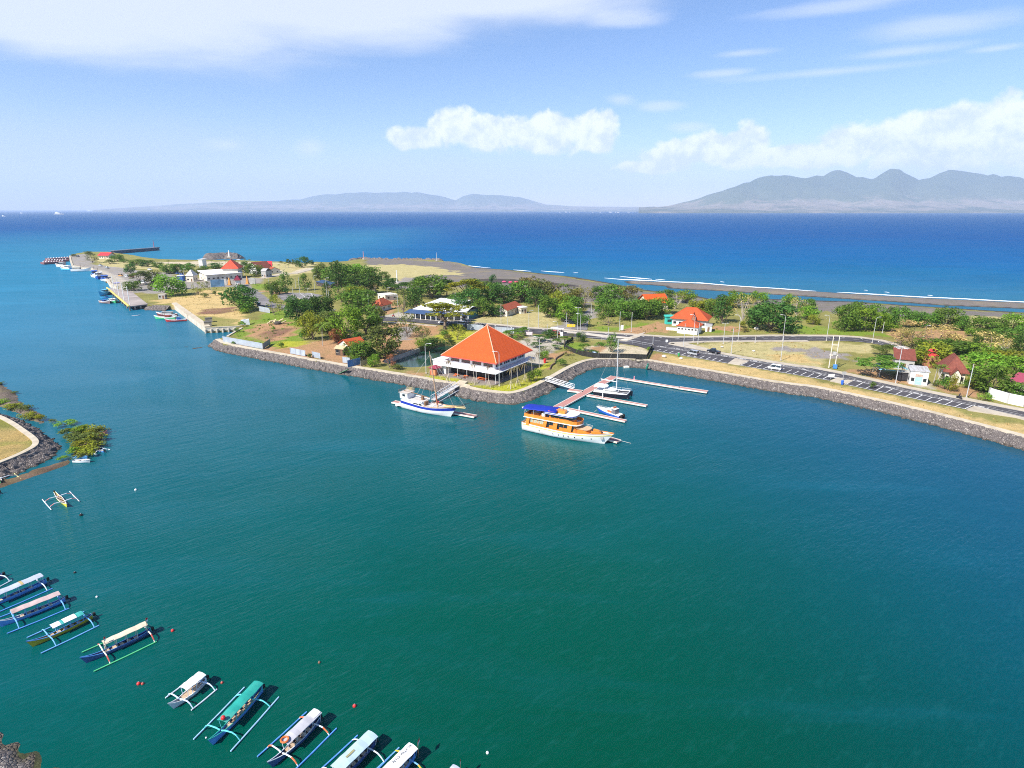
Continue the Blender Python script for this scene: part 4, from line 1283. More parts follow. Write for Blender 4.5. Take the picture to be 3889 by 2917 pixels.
t, r_ = house('warehouse', 'hall with a curved white roof and teal end wall beside the umbrella tree', 'C', (1480, 720), (1810, 745), 14, 4.2, 'arch', 1.8, WHITE_ROOF, GREYWALL, .4, 5, True, 'warehouse')
mb = MB()
mb.box(r_[1] + .01, r_[1] + .08, r_[2] + .3, r_[3] - .3, .3, 4.1)
build('end_panel', mb, mat('teal_panel', (.05, .2, .22), .6, .25, .7, dirt=(.1, .12, .13)), t)
for i in range(5):
 mb = MB()
 x = 2 + i * 4.0
 mb.box(x, x + .4, -3.0, -2.6, 0, 3.0)
 build('post', mb, WHITE(), t)
mb = MB()
mb.box(1, 19, -3.2, .2, 3.0, 3.15)
build('porch_roof', mb, BLUE_ROOF, t)
house('tile_house', 'small white house under a hipped red tile roof beside the lamp by the road', 'C', (640, 662), (790, 672), 11.5, 3.0, 'hip', 3.4, TILE, WHITE(), .8, 2, True)
house('shore_hut', 'little dark hut with a tan corrugated roof near the revetment', 'C', (212, 1180), (330, 1190), 4.2, 2.6, 'gable', .9, metal_roof_mat('tan_sheet_roof', (.55, .42, .24), .35, (.35, .25, .15)), mat('dark_planks', (.07, .055, .05), .8, .3), .4, 2, True, 'hut')
house('tile_house', 'old orange tiled house half hidden by a tree beside the shore hut', 'C', (385, 1150), (600, 1110), 7.5, 3.0, 'gable', 2.0, BRIGHT_TILE, CREAM, .5, 3, True)
house('tile_house', 'low house with a red tile roof and cream walls on the lawn above the road', 'D', (405, 726), (578, 663), 8.5, 3.2, 'gable', 2.3, TILE, CREAM, .6, 4, True)
house('outbuilding', 'small box building with a flat white roof beside the long red tiled house', 'D', (560, 690), (648, 682), 5, 3.4, 'flat', 0, mat('white_roof', (.8, .8, .78), .6, .05), CREAM, .5, 2, True, 'building')
house('small_shed', 'tiny white shed among the trees left of the side lane', 'D', (948, 712), (1012, 715), 4, 3.2, 'gable', .8, GREY_ROOF, WHITE(), .3, 1, True, 'shed')
house('tile_house', 'house by the lagoon with a bright orange gabled roof among trees', 'E', (58, 600), (180, 640), 14, 4.0, 'gabley', 4.2, ORANGE_TILE, CREAM, .8, 3, True)
house('tile_house', 'large hipped orange tile roof of the white compound by the road bend', 'E', (455, 815), (915, 850), 13, 3.6, 'hip', 4.8, BRIGHT_TILE, WHITE(), 1.0, 6, True)
t, r_ = house('tile_house', 'front wing of the white compound with a low hipped orange roof facing the road', 'E', (530, 905), (800, 930), 9.5, 3.4, 'hip', 2.4, BRIGHT_TILE, WHITE(), .5, 6, False, side=False, winh=(1.8, 2.4))
house('gable_porch', 'steep pointed orange gable standing between the two roofs of the white compound', 'E', (690, 850), (772, 855), 5, 4.0, 'gabley', 3.6, BRIGHT_TILE, BRICK, .4, 1, False, 'house', side=False)
house('outbuilding', 'grey flat roofed annex at the right end of the white compound', 'E', (880, 905), (965, 910), 6, 2.8, 'flat', 0, GREYWALL, WHITE(), .2, 1, True, 'building')
wall('garden_wall', PP('E', [(412, 955), (590, 968)]), .3, LAND - .2, LAND + 1.3, 'low white garden wall at the front of the compound by the road bend', WHITE(), 'wall', .1)
q = P('E', 437, 885)
t = thing('guard_booth', 'small turquoise booth left of the white compound', 'booth', (q.x, q.y, LAND), .1)
mb = MB(); mb.box(-1.6, 1.6, -1.2, 1.2, 0, 3.6); build('wall', mb, mat('turquoise_paint', (.05, .50, .42), .6, .1), t)
mb = MB(); mb.box(-2.0, 2.0, -1.6, 1.6, 3.602, 4.3); build('roof', mb, mat('turquoise_paint', (.05, .50, .42), .6, .1), t)
mb = MB(); mb.box(-1.0, 1.0, -1.24, -1.19, 1.2, 2.4); build('window', mb, GLASS(), t)
# right-hand hamlet
t, r_ = house('roadside_shop', 'white plastered shop with a faded blue door at the roadside', 'F', (850, 1128), (1092, 1150), 6, 4.4, 'shed', .5, GREY_ROOF, WHITE(), .25, 3, False, 'shop')
mb = MB(); xm = (r_[0] + r_[1]) / 2
mb.box(xm - 1.0, xm + .9, r_[2] - .06, r_[2] + .02, 0, 2.4); build('door', mb, mat('faded_blue', (.32, .52, .70), .7, .15), t)
mb = MB(); mb.box(xm - 1.1, xm + 1.0, r_[2] - .08, r_[2] - .03, 2.5, 3.4); build('sign_board', mb, mat('faded_sign', (.5, .36, .28), .7, .3, 3), t)
house('tile_house', 'dull brown tiled house behind the carport with a grey lower wall', 'F', (655, 985), (925, 1010), 8, 3.6, 'shed', 2.4, BROWN_TILE, GREYWALL, .4, 3, True)
house('tile_house', 'dark brown hipped house with a small front gable among the roadside trees', 'F', (1245, 1140), (1560, 1170), 12, 3.6, 'hip', 4.6, BROWN_TILE, CREAM, .8, 4, True)
house('gable_porch', 'small brown gabled porch on the front of the brown hipped house', 'F', (1330, 1185), (1480, 1200), 6, 3.0, 'gabley', 2.2, BROWN_TILE, CREAM, .4, 1, True, 'house', side=False)
q = P('F', 1340, 1180)
q2 = q + Vector((0, 11, 0))
t = thing('shrine', 'tall narrow shrine with two stacked red roofs behind the brown house', 'shrine', (q2.x, q2.y, LAND), .2)
mb = MB(); mb.box(-1.6, 1.6, -1.6, 1.6, 0, 4.2); mb.box(-.7, .7, -.7, .7, 5.0, 5.7); build('wall', mb, BRICK, t)
for z, s in ((4.202, 1.6), (5.7, 1.0)):
 build('roof', roof_mesh('hip', -s, s, -s, s + .02, z, 1.3), RED_ROOF, t)
house('long_house', 'house with a long maroon roof at the right edge behind the white wall', 'F', (2010, 1255), (2500, 1345), 9, 3.4, 'shed', 1.4, metal_roof_mat('maroon_sheet_roof', (.35, .06, .09), .5, (.25, .06, .08)), CREAM, .4, 3, True)
wl = PP('F', [(1785, 1450), (2010, 1518), (2212, 1560), (2600, 1650)])
t = thing('boundary_wall', 'tall white boundary wall of square panels at the right edge of the road', 'wall', (0, 0, 0))
rs = resample(wl, 3.4)
for a, b in zip(rs[:-1], rs[1:]):
 d = (b - a).normalized()
 mb = MB(); strip(mb, [a + d * .2, b - d * .2], -.1, .1, LAND - .2, LAND + 2.9); build('panel', mb, WHITE(), t)
 mb = MB(); mb.obox((a.x, a.y, LAND + 1.4), (.4, .4, 3.2), math.atan2(d.y, d.x)); build('pillar', mb, GREYWALL, t)
# carport under the dark tree
q = P('F', 640, 1205)
t = thing('carport', 'open shelter with a pale blue arched roof edge in the shade of the umbrella tree', 'carport', (q.x, q.y, LAND), -.25)
mb = MB()
n = 14
r = []
for yy in (-1, 6):
 up = [(-4.5 + 9 * k / n, yy, 2.6 + 1.3 * math.sin(math.pi * k / n)) for k in range(n + 1)]
 r.append(up + [(p[0], p[1], p[2] - .12) for p in up[::-1]])
mb.loft(r)
build('roof', mb, mat('dusty_dark_sheet', (.05, .09, .10), .6, .2), t)
mb = MB()
mb.tube([(-4.5 + 9 * k / n, -1.1, 2.6 + 1.3 * math.sin(math.pi * k / n)) for k in range(n + 1)], .16)
mb.tube([(-5, -1.1, 2.55), (5, -1.1, 2.55)], .16)
build('front_arch', mb, mat('pale_blue_paint', (.25, .62, .80), .5, .1), t)
for x in (-4.4, 4.4):
 for y in (-.9, 5.8):
  mb = MB(); mb.tube([(x, y, 0), (x, y, 2.6)], .09); build('post', mb, STEEL(), t)
q = P('F', 768, 1245)
t = thing('snack_stall', 'squat black stall box with a pale lid beside the white shop', 'stall', (q.x, q.y, LAND), -.2)
mb = MB(); mb.box(-2.1, 2.1, -1.1, 1.1, .15, 2.9); build('body', mb, mat('black_panel', (.03, .03, .035), .6, .2), t)
mb = MB(); mb.box(-2.4, 2.4, -1.4, 1.3, 2.902, 3.05); build('roof', mb, GREYWALL, t)
mb = MB(); mb.box(.8, 1.6, -1.14, -1.09, .8, 1.8); build('sign_board', mb, WHITE(), t)
# --- fishing harbour buildings
house('market_hall', 'long hall with a bright white ribbed roof behind the port gate', 'B', (572, 458), (1020, 425), 17, 4.6, 'shed', 2.4, WHITE_ROOF, CREAM, .8, 8, True, 'hall')
house('tile_hall', 'hall with a bright red hipped roof behind the long white roofed hall', 'B', (750, 382), (965, 378), 18, 8.0, 'hip', 6.5, tile_mat('scarlet_tiles', (.70, .10, .05), .5, .2, (.5, .1, .05)), CREAM, 1, 4, True, 'hall')
house('tile_house', 'house with a brown gable and white end wall between the red roofs', 'B', (1075, 375), (1185, 385), 15, 4.5, 'gabley', 5.5, BROWN_TILE, WHITE(), .6, 2, True)
house('tile_house', 'house with a vivid crimson roof nearest the shore lawn', 'B', (1222, 362), (1368, 358), 14, 5.0, 'gable', 4.5, RED_ROOF, CREAM, .6, 3, True)
house('tile_house', 'low wing with an orange-brown tile roof before the crimson roofed house', 'B', (1215, 380), (1335, 402), 10, 3.0, 'gable', 2.5, TILE, CREAM, .5, 3, True)
house('grey_pavilion', 'small grey pavilion with a curled white roof below the crimson roof', 'B', (1230, 410), (1290, 412), 8, 5, 'arch', 2.0, GREY_ROOF, GREYWALL, .3, 2, True, 'building')
house('gate_lodge', 'white gatehouse with a dark red hipped roof between the orange gate pylons', 'B', (905, 520), (988, 518), 7, 4.6, 'hip', 3.2, MAROON_ROOF, WHITE(), 1.0, 2, True, 'gatehouse')
for lab, x, y0_, y1_ in (('tall orange gate pylon left of the red roofed gatehouse', 862, 578, 488), ('tall orange gate pylon right of the red roofed gatehouse', 1075, 565, 472)):
 q = P('B', x, y0_)
 hh = (y0_ - y1_) * px_m('B', q)
 t = thing('gate_pylon', lab, 'gate pylon', (q.x, q.y, LAND), .0, 'pylons of the port gate')
 mb = MB()
 mb.loft([[(-s, -s, z), (s, -s, z), (s, s, z), (-s, s, z)] for s, z in ((1.1, 0), (1.1, hh * .15), (.8, hh * .16), (.7, hh * .6), (.45, hh * .62), (.4, hh * .85), (.1, hh))])
 build('shaft', mb, mat('ochre_stone', (.60, .30, .08), .8, .15), t)
 mb = MB(); mb.box(1.9 if x > 1000 else -6, 6 if x > 1000 else -1.9, -.4, .4, 0, 4.6); build('gate_panel', mb, GREYWALL, t)
house('gazebo', 'pale gazebo with a pointed cream roof on the port apron', 'B', (322, 465), (420, 465), 8, 4.5, 'hip', 4.2, mat('cream_roof', (.7, .66, .55), .7), CREAM, .5, 2, True, 'gazebo')
q = P('B', 284, 528)
t = thing('ticket_booth', 'small bright blue booth on the port apron', 'booth', (q.x, q.y, LAND))
mb = MB(); mb.box(-2, 2, -2, 2, 0, 4); build('wall', mb, mat('bright_blue_panel', (.04, .13, .45), .5, .1), t)
mb = MB(); mb.box(-2.3, 2.3, -2.3, 2.3, 4.002, 4.4); build('roof', mb, WHITE(), t)
a, b = P('B', 640, 608), P('B', 800, 598)
t = thing('billboard', 'long low blue hoarding along the port apron by the straw field', 'hoarding', (a.x, a.y, LAND), math.atan2((b - a).y, (b - a).x))
mb = MB(); mb.box(0, (b - a).length, -.15, .15, .4, 5.4); build('board', mb, mat('printed_blue', (.16, .30, .50), .6, .5, .25, dirt=(.5, .55, .6)), t)
for i in range(5):
 mb = MB(); x = (b - a).length * i / 4; mb.box(x - .15, x + .15, .16, .4, 0, 5.2); build('post', mb, STEEL(), t)
house('beach_station', 'small white box house by the root of the rocky groyne', 'B', (470, 268), (530, 268), 9, 8, 'flat', 0, WHITE(), WHITE(), .6, 2, True, 'building')
house('net_shed', 'red roofed open shed near the tip of the fishing harbour', 'A', (1165, 222), (1300, 222), 14, 3.5, 'gable', 3.0, RED_ROOF, CREAM, 1, 4, True, 'shed')
house('ferry_office', 'dark blue roofed stand right of the parking court among the trees', 'B', (1890, 535), (2070, 570), 6, 2.8, 'shed', .8, BLUE_ROOF, mat('dark_planks', (.07, .055, .05), .8, .3), .3, 5, True, 'stand')
house('field_hut', 'ruined little grey hut in the dry grass beside the harbour tree', 'A', (1890, 692), (1975, 690), 4, 2.8, 'flat', 0, CONC(), GREYWALL, .1, 2, True, 'hut')
house('viewing_stand', 'white stepped block at the edge of the grove beside the straw clearing', 'C', (735, 520), (830, 540), 9, 3.4, 'shed', -1.8, WHITE_ROOF, CREAM, .2, 2, False, 'building')
# breakwater wall at the harbour tip
a, b = P('A', 1357, 205, 0), P('A', 1895, 160, 0)
t = thing('breakwater', 'long dark vertical breakwater wall jutting out beyond the harbour tip', 'breakwater', (a.x, a.y, 0), math.atan2((b - a).y, (b - a).x))
L_ = (b - a).length
mb = MB(); mb.box(0, L_, -3, 3, -2, 3.6); build('wall_body', mb, mat('dark_sea_concrete', (.10, .11, .14), .9, .3, .2), t)
mb = MB(); mb.box(-1, L_ + 1, -3.5, 3.5, 3.602, 4.4); build('deck', mb, mat('dark_deck', (.16, .17, .2), .9, .2, .2), t)
mb = MB(); mb.tube([(L_ - 6, 0, 4), (L_ - 6, 0, 14)], [.5, .25]); build('beacon', mb, mat('red_beacon', (.5, .1, .1), .6), t)
# concrete pier on piles
c4 = [P('A', *q) for q in ((1282, 612), (1548, 836), (1775, 808), (1560, 640))]
t = thing('pier', 'weathered concrete pier on dark piles with yellow striped edge', 'pier')
mb = MB(); mb.prism(c4, LAND - .5, LAND + .12); build('deck', mb, mat('pier_deck', (.34, .29, .26), .9, .25, .12, dirt=(.22, .18, .16)), t)
mb = MB(); mb.obox(((c4[0] + c4[1]) / 2 + Vector((.0, 0, .2))).to_tuple(), ((c4[1] - c4[0]).length, .9, .7), math.atan2((c4[1] - c4[0]).y, (c4[1] - c4[0]).x)); build('fender_beam', mb, mat('yellow_edge', (.62, .52, .14), .7, .35, .5), t)
mb = MB()
for f in np.linspace(0, 1, 11):
 p = c4[0].lerp(c4[1], f)
 for g in (0.02, .3, .6, .95):
  q = p.lerp(c4[3].lerp(c4[2], f), g)
  mb.tube([(q.x, q.y, -2), (q.x, q.y, LAND - .5)], .45, 6)
build('piles', mb, mat('pile_concrete', (.16, .14, .13), .9, .3, .5), t)
for f in (.28, .5, .72, .95):
 p = c4[0].lerp(c4[1], f).lerp(c4[3].lerp(c4[2], f), .12)
 mb = MB(); mb.tube([(p.x, p.y, LAND), (p.x, p.y, LAND + 11)], [.22, .14]); build('mooring_mast', mb, WHITE(), t)
# ---------------------------------------------------------------- boats
def hull_rings(L, B, sheer, draft=.5, rake=.8, stern=.75, n=22, full=.45, y0=0.0, fine=2.2, grow=0.0, zlow=None):
 """stations from the stern (x=0) to the bow (x=L at the waterline); each ring runs gunwale - keel - gunwale"""
 rings = []
 for i in range(n + 1):
  t = i / n
  f = stern + (1 - stern) * min(1, t / full) if t < full else max(0.0, 1 - ((t - full) / (1 - full)) ** fine)
  hb = B / 2 * f
  zs = sheer(t)
  ring = []
  for (fy, fz) in ((1.0, 1.0), (.97, .72), (.9, .42), (.74, .12), (.42, -.5), (0, -1), (-.42, -.5), (-.74, .12), (-.9, .42), (-.97, .72), (-1, 1)):
   z = zs * fz if fz > 0 else draft * fz
   flare = 1 - (1 - abs(fy)) * (.35 + 1.1 * max(0, t - full))
   flare = max(0, flare) if fz > 0 else abs(fy)
   x = L * t + rake * max(0, z / max(zs, .1)) * t ** 3
   ring.append((x, y0 + math.copysign(hb * flare + grow, fy) if fy else y0, z))
  rings.append(ring)
 return rings
def hull_mesh(mb, *a, **k):
 r = hull_rings(*a, **k)
 mb.loft(r, False, False)
 mb.add(r[0], [tuple(range(len(r[0])))])
 return r
def deck_mesh(mb, r, drop=.25, inset=.97, t0=0, t1=None):
 r = r[t0:t1]
 top = [[(q[0][0], q[0][1] * inset + q[-1][1] * (1 - inset), q[0][2] - drop), (q[-1][0], q[-1][1] * inset + q[0][1] * (1 - inset), q[0][2] - drop)] for q in r]
 return mb.loft(top, False, False)
def stripe_mesh(mb, r, z0, z1, out=.03):
 """band on the outside of the hull between two fractions of the topsides, as a thin closed strip"""
 for side in (0, -1):
  pts_ = []
  for q in r:
   sd = [Vector(v) for v in (q[:5] if side == 0 else q[:-6:-1])]
   zt = sd[0].z
   def on(f):
    zz = .12 * zt + .88 * zt * f
    if f >= 1:
     return sd[0] + Vector((0, 0, zz - zt))
    for u, v in zip(sd[:-1], sd[1:]):
     if v.z <= zz <= u.z:
      return v.lerp(u, (zz - v.z) / max(1e-6, u.z - v.z))
    return sd[-1]
   n = Vector((0, 1 if side == 0 else -1, 0))
   p1, p0 = on(z1), on(z0)
   pts_.append([p0 + n * out, p1 + n * out, p1 - n * out, p0 - n * out])
  mb.loft(pts_)
 return mb
def rail_mesh(mb, line, h, r=.03, step=1.2):
 line = [Vector(p) for p in line]
 mb.tube([p + Vector((0, 0, h)) for p in line], r, 5)
 mb.tube([p + Vector((0, 0, h * .5)) for p in line], r * .7, 4)
 for p in resample(line, step):
  mb.tube([p, p + Vector((0, 0, h))], r, 4)
 return mb
BOATW = mat('boat_white', (.80, .80, .79), .35, .05, .6, dirt=(.66, .62, .55))
ORG = mat('varnished_orange', (.74, .24, .035), .35, .18, 1.2)
ORGD = mat('varnished_orange_dark', (.50, .15, .03), .4, .2, 1.2)
TEAK = mat('teak_deck', (.55, .38, .22), .7, .15, 2.0)
NAVYC = mat('royal_blue_canvas', (.005, .025, .30), .7, .15, .8)
def boat_frame(name, label, cat, wn, stern, bow, z=0.0, group=None):
 a, b = P(wn, *stern, z), P(wn, *bow, z)
 d = b - a
 return thing(name, label, cat, (a.x, a.y, 0), math.atan2(d.y, d.x), group), d.length
# --- orange and white motor yacht
y, L = boat_frame('motor_yacht', 'big white-hulled motor yacht with varnished orange deckhouses and a blue canvas awning', 'yacht', 'T', (292, 1240), (1405, 1462))
y.location += Vector((-math.sin(y.rotation_euler.z), math.cos(y.rotation_euler.z), 0)) * 2.2
BM = 5.4
sh = lambda t: 2.2 + .25 * (1 - t) + (1.05 * ((t - .55) / .45) ** 2 if t > .55 else 0)
mb = MB()
hr = hull_mesh(mb, L, BM, sh, draft=.7, rake=2.6, stern=.72, full=.42, fine=2.4)
hull = build('hull', mb, BOATW, y, True)
mb = MB(); stripe_mesh(mb, hr, .70, .80, .05); build('stripe', mb, mat('yellow_stripe', (.70, .58, .14), .5, .1), hull)
mb = MB(); stripe_mesh(mb, hr, .97, 1.03, .06); build('gunwale', mb, ORG, hull)
for tt in (.24, .42, .49, .545, .60, .67, .75, .84):
 k = int(tt * 22); q = hr[k]; s = tt * 22 - k
 a = Vector(q[8]).lerp(Vector(hr[k + 1][8]), s)
 mb = MB(); mb.tube([a + Vector((0, .02, .1)), a + Vector((0, -.05, .1))], .17, 10); build('porthole', mb, GLASS(), hull)
k = 20; a = Vector(hr[k][9])
mb = MB(); mb.obox((a.x + .35, a.y + .02, a.z - .35), (.75, .14, .65), .42); build('anchor_plate', mb, GREYWALL, hull)
mb = MB(); deck_mesh(mb, hr, .35); build('deck', mb, TEAK, y)
def house_ring(x0, x1, w0, w1, z0, z1, fr=0.0, n=6, rear=0.0):
 """deckhouse: straight sides, rounded raked front"""
 lo, hi = [], []
 for zz, out_, dx in ((z0, lo, 0), (z1, hi, -fr)):
  rx = rear if zz == z1 else 0
  out_ += [(x0 + rx, -w0 / 2, zz), (x1 - w1 * .35 + dx, -w1 / 2, zz)]
  for k in range(1, n):
   a = -math.pi / 2 + math.pi * k / n
   out_.append((x1 - w1 * .35 + dx + math.cos(a) * w1 * .35, math.sin(a) * w1 / 2, zz))
  out_ += [(x1 - w1 * .35 + dx, w1 / 2, zz), (x0 + rx, w0 / 2, zz)]
 return [lo, hi]
ZD = 2.05
mb = MB(); mb.loft(house_ring(1.2, L * .72, BM * .66, BM * .74, ZD, ZD + 2.0, .9)); mh = build('main_deckhouse', mb, ORG, y)
wy = -BM * .35
for x0, x1, m_, z0, z1 in ((2.3, 3.2, 'w', .8, 1.75), (3.4, 4.3, 'w', .8, 1.75), (4.5, 5.1, 'w', .8, 1.75), (5.25, 6.2, 'w', .8, 1.75), (7.1, 7.9, 'd', .25, 1.8), (8.0, 9.0, 'd', .95, 1.8), (10.1, 10.8, 'd', .25, 1.8), (10.9, 11.9, 'd', .9, 1.8), (12.0, 13.0, 'd', .9, 1.8), (14.0, 14.6, 'd', .3, 1.9)):
 for s in (1, -1):
  yw = BM * (.33 + .04 * x0 / (L * .72)) * s * -1
  mb = MB(); mb.add([(x0, yw - .04, ZD + z0), (x1, yw - .04, ZD + z0), (x1 + .25, yw - .04, ZD + z1), (x0 + .25, yw - .04, ZD + z1), (x0, yw + .04, ZD + z0), (x1, yw + .04, ZD + z0), (x1 + .25, yw + .04, ZD + z1), (x0 + .25, yw + .04, ZD + z1)],
       [(0, 1, 2, 3), (7, 6, 5, 4), (0, 4, 5, 1), (1, 5, 6, 2), (2, 6, 7, 3), (3, 7, 4, 0)])
  build('window', mb, mat('curtained_window', (.42, .42, .30), .3, .3, 4) if m_ == 'w' else GLASS(), mh)
Z2 = ZD + 2.002
mb = MB(); mb.loft(house_ring(.7, L * .745, BM * .84, BM * .86, Z2, Z2 + .2, 0)); build('upper_deck', mb, BOATW, y)
# side passages left and right of the house: upright pillars under the upper deck edge
mb = MB()
for s in (-1, 1):
 for x in (1.4, 6.4, 9.4, 13.4):
  mb.add([(x, s * BM * .405 - .06, ZD), (x + .8, s * BM * .405 - .06, ZD), (x + 1.1, s * BM * .405 - .06, Z2), (x + .4, s * BM * .405 - .06, Z2), (x, s * BM * .405 + .06, ZD), (x + .8, s * BM * .405 + .06, ZD), (x + 1.1, s * BM * .405 + .06, Z2), (x + .4, s * BM * .405 + .06, Z2)],
    [(0, 1, 2, 3), (7, 6, 5, 4), (0, 4, 5, 1), (1, 5, 6, 2), (3, 7, 4, 0)])
build('deck_pillars', mb, ORG, y)
Z3 = Z2 + .2
mb = MB()
lo, hi = house_ring(.9, L * .735, BM * .8, BM * .83, Z3, Z3 + .85, -.1)
lo2, hi2 = house_ring(1.0, L * .73, BM * .77, BM * .80, Z3, Z3 + .85, -.1)
mb.loft([lo, hi, hi2, lo2], True, False)
build('bulwark', mb, ORG, y)
mb = MB(); mb.loft(house_ring(7.6, L * .66, BM * .60, BM * .66, Z3, Z3 + 1.8, .75, rear=.5)); ph = build('wheelhouse', mb, ORG, y)
for s in (-1, 1):
 for x0, x1 in ((8.3, 9.3), (9.6, 10.3), (10.7, 12.2)):
  yw = s * BM * .318
  mb = MB(); mb.obox(((x0 + x1) / 2, yw, Z3 + 1.35), (x1 - x0, .16, .85)); build('window', mb, GLASS(), ph)
mb = MB(); fr = house_ring(9, L * .66 + .03, BM * .62, BM * .672, Z3 + .95, Z3 + 1.75, .3); mb.loft(fr); build('windscreen', mb, GLASS(), ph)
Z4 = Z3 + 1.802
mb = MB(); mb.loft(house_ring(6.9, L * .685, BM * .82, BM * .86, Z4, Z4 + .16, 0)); fb = build('flybridge', mb, BOATW, y)
mb = MB()
lo, hi = house_ring(6.8, L * .69, BM * .84, BM * .88, Z4 - .02, Z4 + .42, 0)
lo2, hi2 = house_ring(6.95, L * .68, BM * .8, BM * .84, Z4 - .02, Z4 + .42, 0)
mb.loft([lo, hi, hi2, lo2], True, False)
build('coaming', mb, BOATW, fb)
mb = MB()
lo, hi = house_ring(6.75, L * .692, BM * .85, BM * .89, Z4 + .10, Z4 + .3, 0)
mb.loft([lo, hi], True, False)
build('blue_trim', mb, mat('deep_blue_trim', (.02, .04, .32), .4), fb)
mb = MB(); mb.box(9.4, 11.8, -.9, .6, Z4 + .16, Z4 + 1.0); build('console', mb, ORG, fb)
mb = MB(); mb.box(7.6, 9.2, -BM * .36, -BM * .36 + .7, Z4 + .16, Z4 + .75); build('settee', mb, mat('red_orange_cushion', (.66, .12, .03), .7), fb)
mb = MB(); mb.tube([(11.2, -.2, Z4 + 1.0), (11.2, -.2, Z4 + 2.2)], [.1, .05]); mb.obox((11.2, -.2, Z4 + 1.7), (.1, .9, .1)); build('signal_mast', mb, WOOD(), fb)
bb = []
for i in range(9):
 f = i / 8; wdt = .36 * math.sin(math.pi * min(1, max(.06, f * .94 + .03))) + .04
 bb.append([(9.2 + 3.0 * f, 1.0 - wdt, Z4 + .8 + .12 * abs(f - .5)), (9.2 + 3.0 * f, 1.0, Z4 + .74 + .12 * abs(f - .5)), (9.2 + 3.0 * f, 1.0 + wdt, Z4 + .8 + .12 * abs(f - .5)), (9.2 + 3.0 * f, 1.0, Z4 + .87 + .12 * abs(f - .5))])
for n_, dy in ((0, 0), (1, .8)):
 mb = MB().loft([[(p[0] - n_ * .3, p[1] + dy, p[2] + .15 * n_) for p in r] for r in bb])
 o = tag(build('surfboard', mb, mat('sky_blue_board', (.28, .68, .82), .3, .15, 1.5), None), 'pale blue surfboard lying on the orange yacht flybridge, %s' % ('the one nearer the camera' if not n_ else 'the one behind it'), 'surfboard', 'boards on the yacht roof')
 o.location = y.location; o.rotation_euler = y.rotation_euler
# awning on poles over the aft upper deck
mb = MB()
rr = []
for i in range(13):
 x = .3 + (9.9 - .3) * i / 12
 rr.append([(x, -2.35 + 4.7 * k / 8, Z3 + 2.0 + .42 * math.sin(math.pi * k / 8) + .12 * math.sin(i * math.pi / 3) ** 2 + .35 * math.sin(math.pi * i / 24)) for k in range(9)])
rr = [r + [(p[0], p[1], p[2] - .06) for p in r[::-1]] for r in rr]
mb.loft(rr)
build('awning', mb, NAVYC, y, True)
for x in (.9, 3.6, 6.4):
 for s in (-1, 1):
  mb = MB(); mb.tube([(x, s * 2.0, Z3), (x, s * 2.2, Z3 + 2.05)], .05); build('awning_pole', mb, STEEL(), y)
mb = MB(); mb.obox((3.2, .2, Z3 + .5), (2.4, 1.4, .75)); mb.obox((5.6, -.3, Z3 + .45), (1.0, 2.2, .7)); build('deck_furniture', mb, ORGD, y)
mb = MB(); mb.obox((6.2, -1.5, Z3 + .75), (.9, .5, 1.4)); build('locker', mb, BOATW, y)
# foredeck
mb = MB(); mb.loft(house_ring(L * .70, L * .84, BM * .5, BM * .5, ZD - .1, ZD + 1.1, .4)); build('forward_cabin', mb, ORG, y)
mb = MB(); mb.loft(house_ring(L * .69, L * .845, BM * .56, BM * .56, ZD + 1.102, ZD + 1.24, 0)); build('sun_deck', mb, TEAK, y)
mb = MB(); mb.obox((L * .91, .75, ZD + .75), (2.4, .5, .5), -.25); mb.obox((L * .91, -.6, ZD + .75), (2.4, .5, .5), .25); build('bow_seat', mb, ORG, y)
mb = MB(); mb.obox((L * .955, 0, ZD + 1.0), (.6, .5, .45)); build('windlass', mb, WOOD(), y)
mb = MB(); rail_mesh(mb, [(L * .72, BM * .27, ZD + 1.2), (L * .84, BM * .2, ZD + 1.2)], .6, .025); build('rail', mb, STEEL(), y)
mb = MB(); rail_mesh(mb, [(.1, -1.6, 1.9), (-.1, 0, 1.9), (.1, 1.6, 1.9)], .7, .035); build('stern_rail', mb, STEEL(), y)
mb = MB(); mb.tube([(.3, .5, Z3), (-.7, .5, Z3 + 1.6)], .03); mb.add([(-.4, .5, Z3 + 1.05), (-1.1, .52, Z3 + .95), (-1.3, .5, Z3 + 1.45), (-.68, .5, Z3 + 1.58)], [(0, 1, 2, 3)]); build('ensign', mb, mat('flag_cloth', (.7, .6, .6), .8), y)
a = y.matrix_basis @ Vector((L + 2.2, 0, 2.6))
mb = MB(); mb.tube([P('T', 1530, 1325, 2.0), P('T', 1660, 1372, .8), P('T', 1830, 1415, .05)], .05, 4)
tag(build('mooring_line', mb, mat('pale_rope', (.6, .58, .5), .9)), 'pale mooring rope running from the orange yacht bow into the water', 'rope')
# --- white wooden schooner with a blue band
s_, L = boat_frame('sailing_schooner', 'white wooden sailing schooner with a blue band and one tall brown mast', 'sailing ship', 'S', (305, 895), (1085, 1062))
s_.location += Vector((-math.sin(s_.rotation_euler.z), math.cos(s_.rotation_euler.z), 0)) * 2.0
B2 = 4.4
sh2 = lambda t: 2.15 + .55 * (1 - t) ** 2 + (1.0 * ((t - .5) / .5) ** 2 if t > .5 else 0)
mb = MB(); hr = hull_mesh(mb, L, B2, sh2, draft=.7, rake=2.2, stern=.7, full=.45, fine=2.3); hl = build('hull', mb, BOATW, s_, True)
mb = MB(); stripe_mesh(mb, hr, .60, .92, .07); build('blue_band', mb, mat('navy_band', (.015, .035, .33), .4, .1), hl)
mb = MB(); stripe_mesh(mb, hr[11:], .99, 1.09, .07); build('bulwark_rail', mb, mat('faded_timber', (.5, .33, .2), .8, .2, 2), hl)
mb = MB(); deck_mesh(mb, hr, .12); build('deck', mb, mat('grey_deck', (.5, .46, .42), .8, .12), s_)
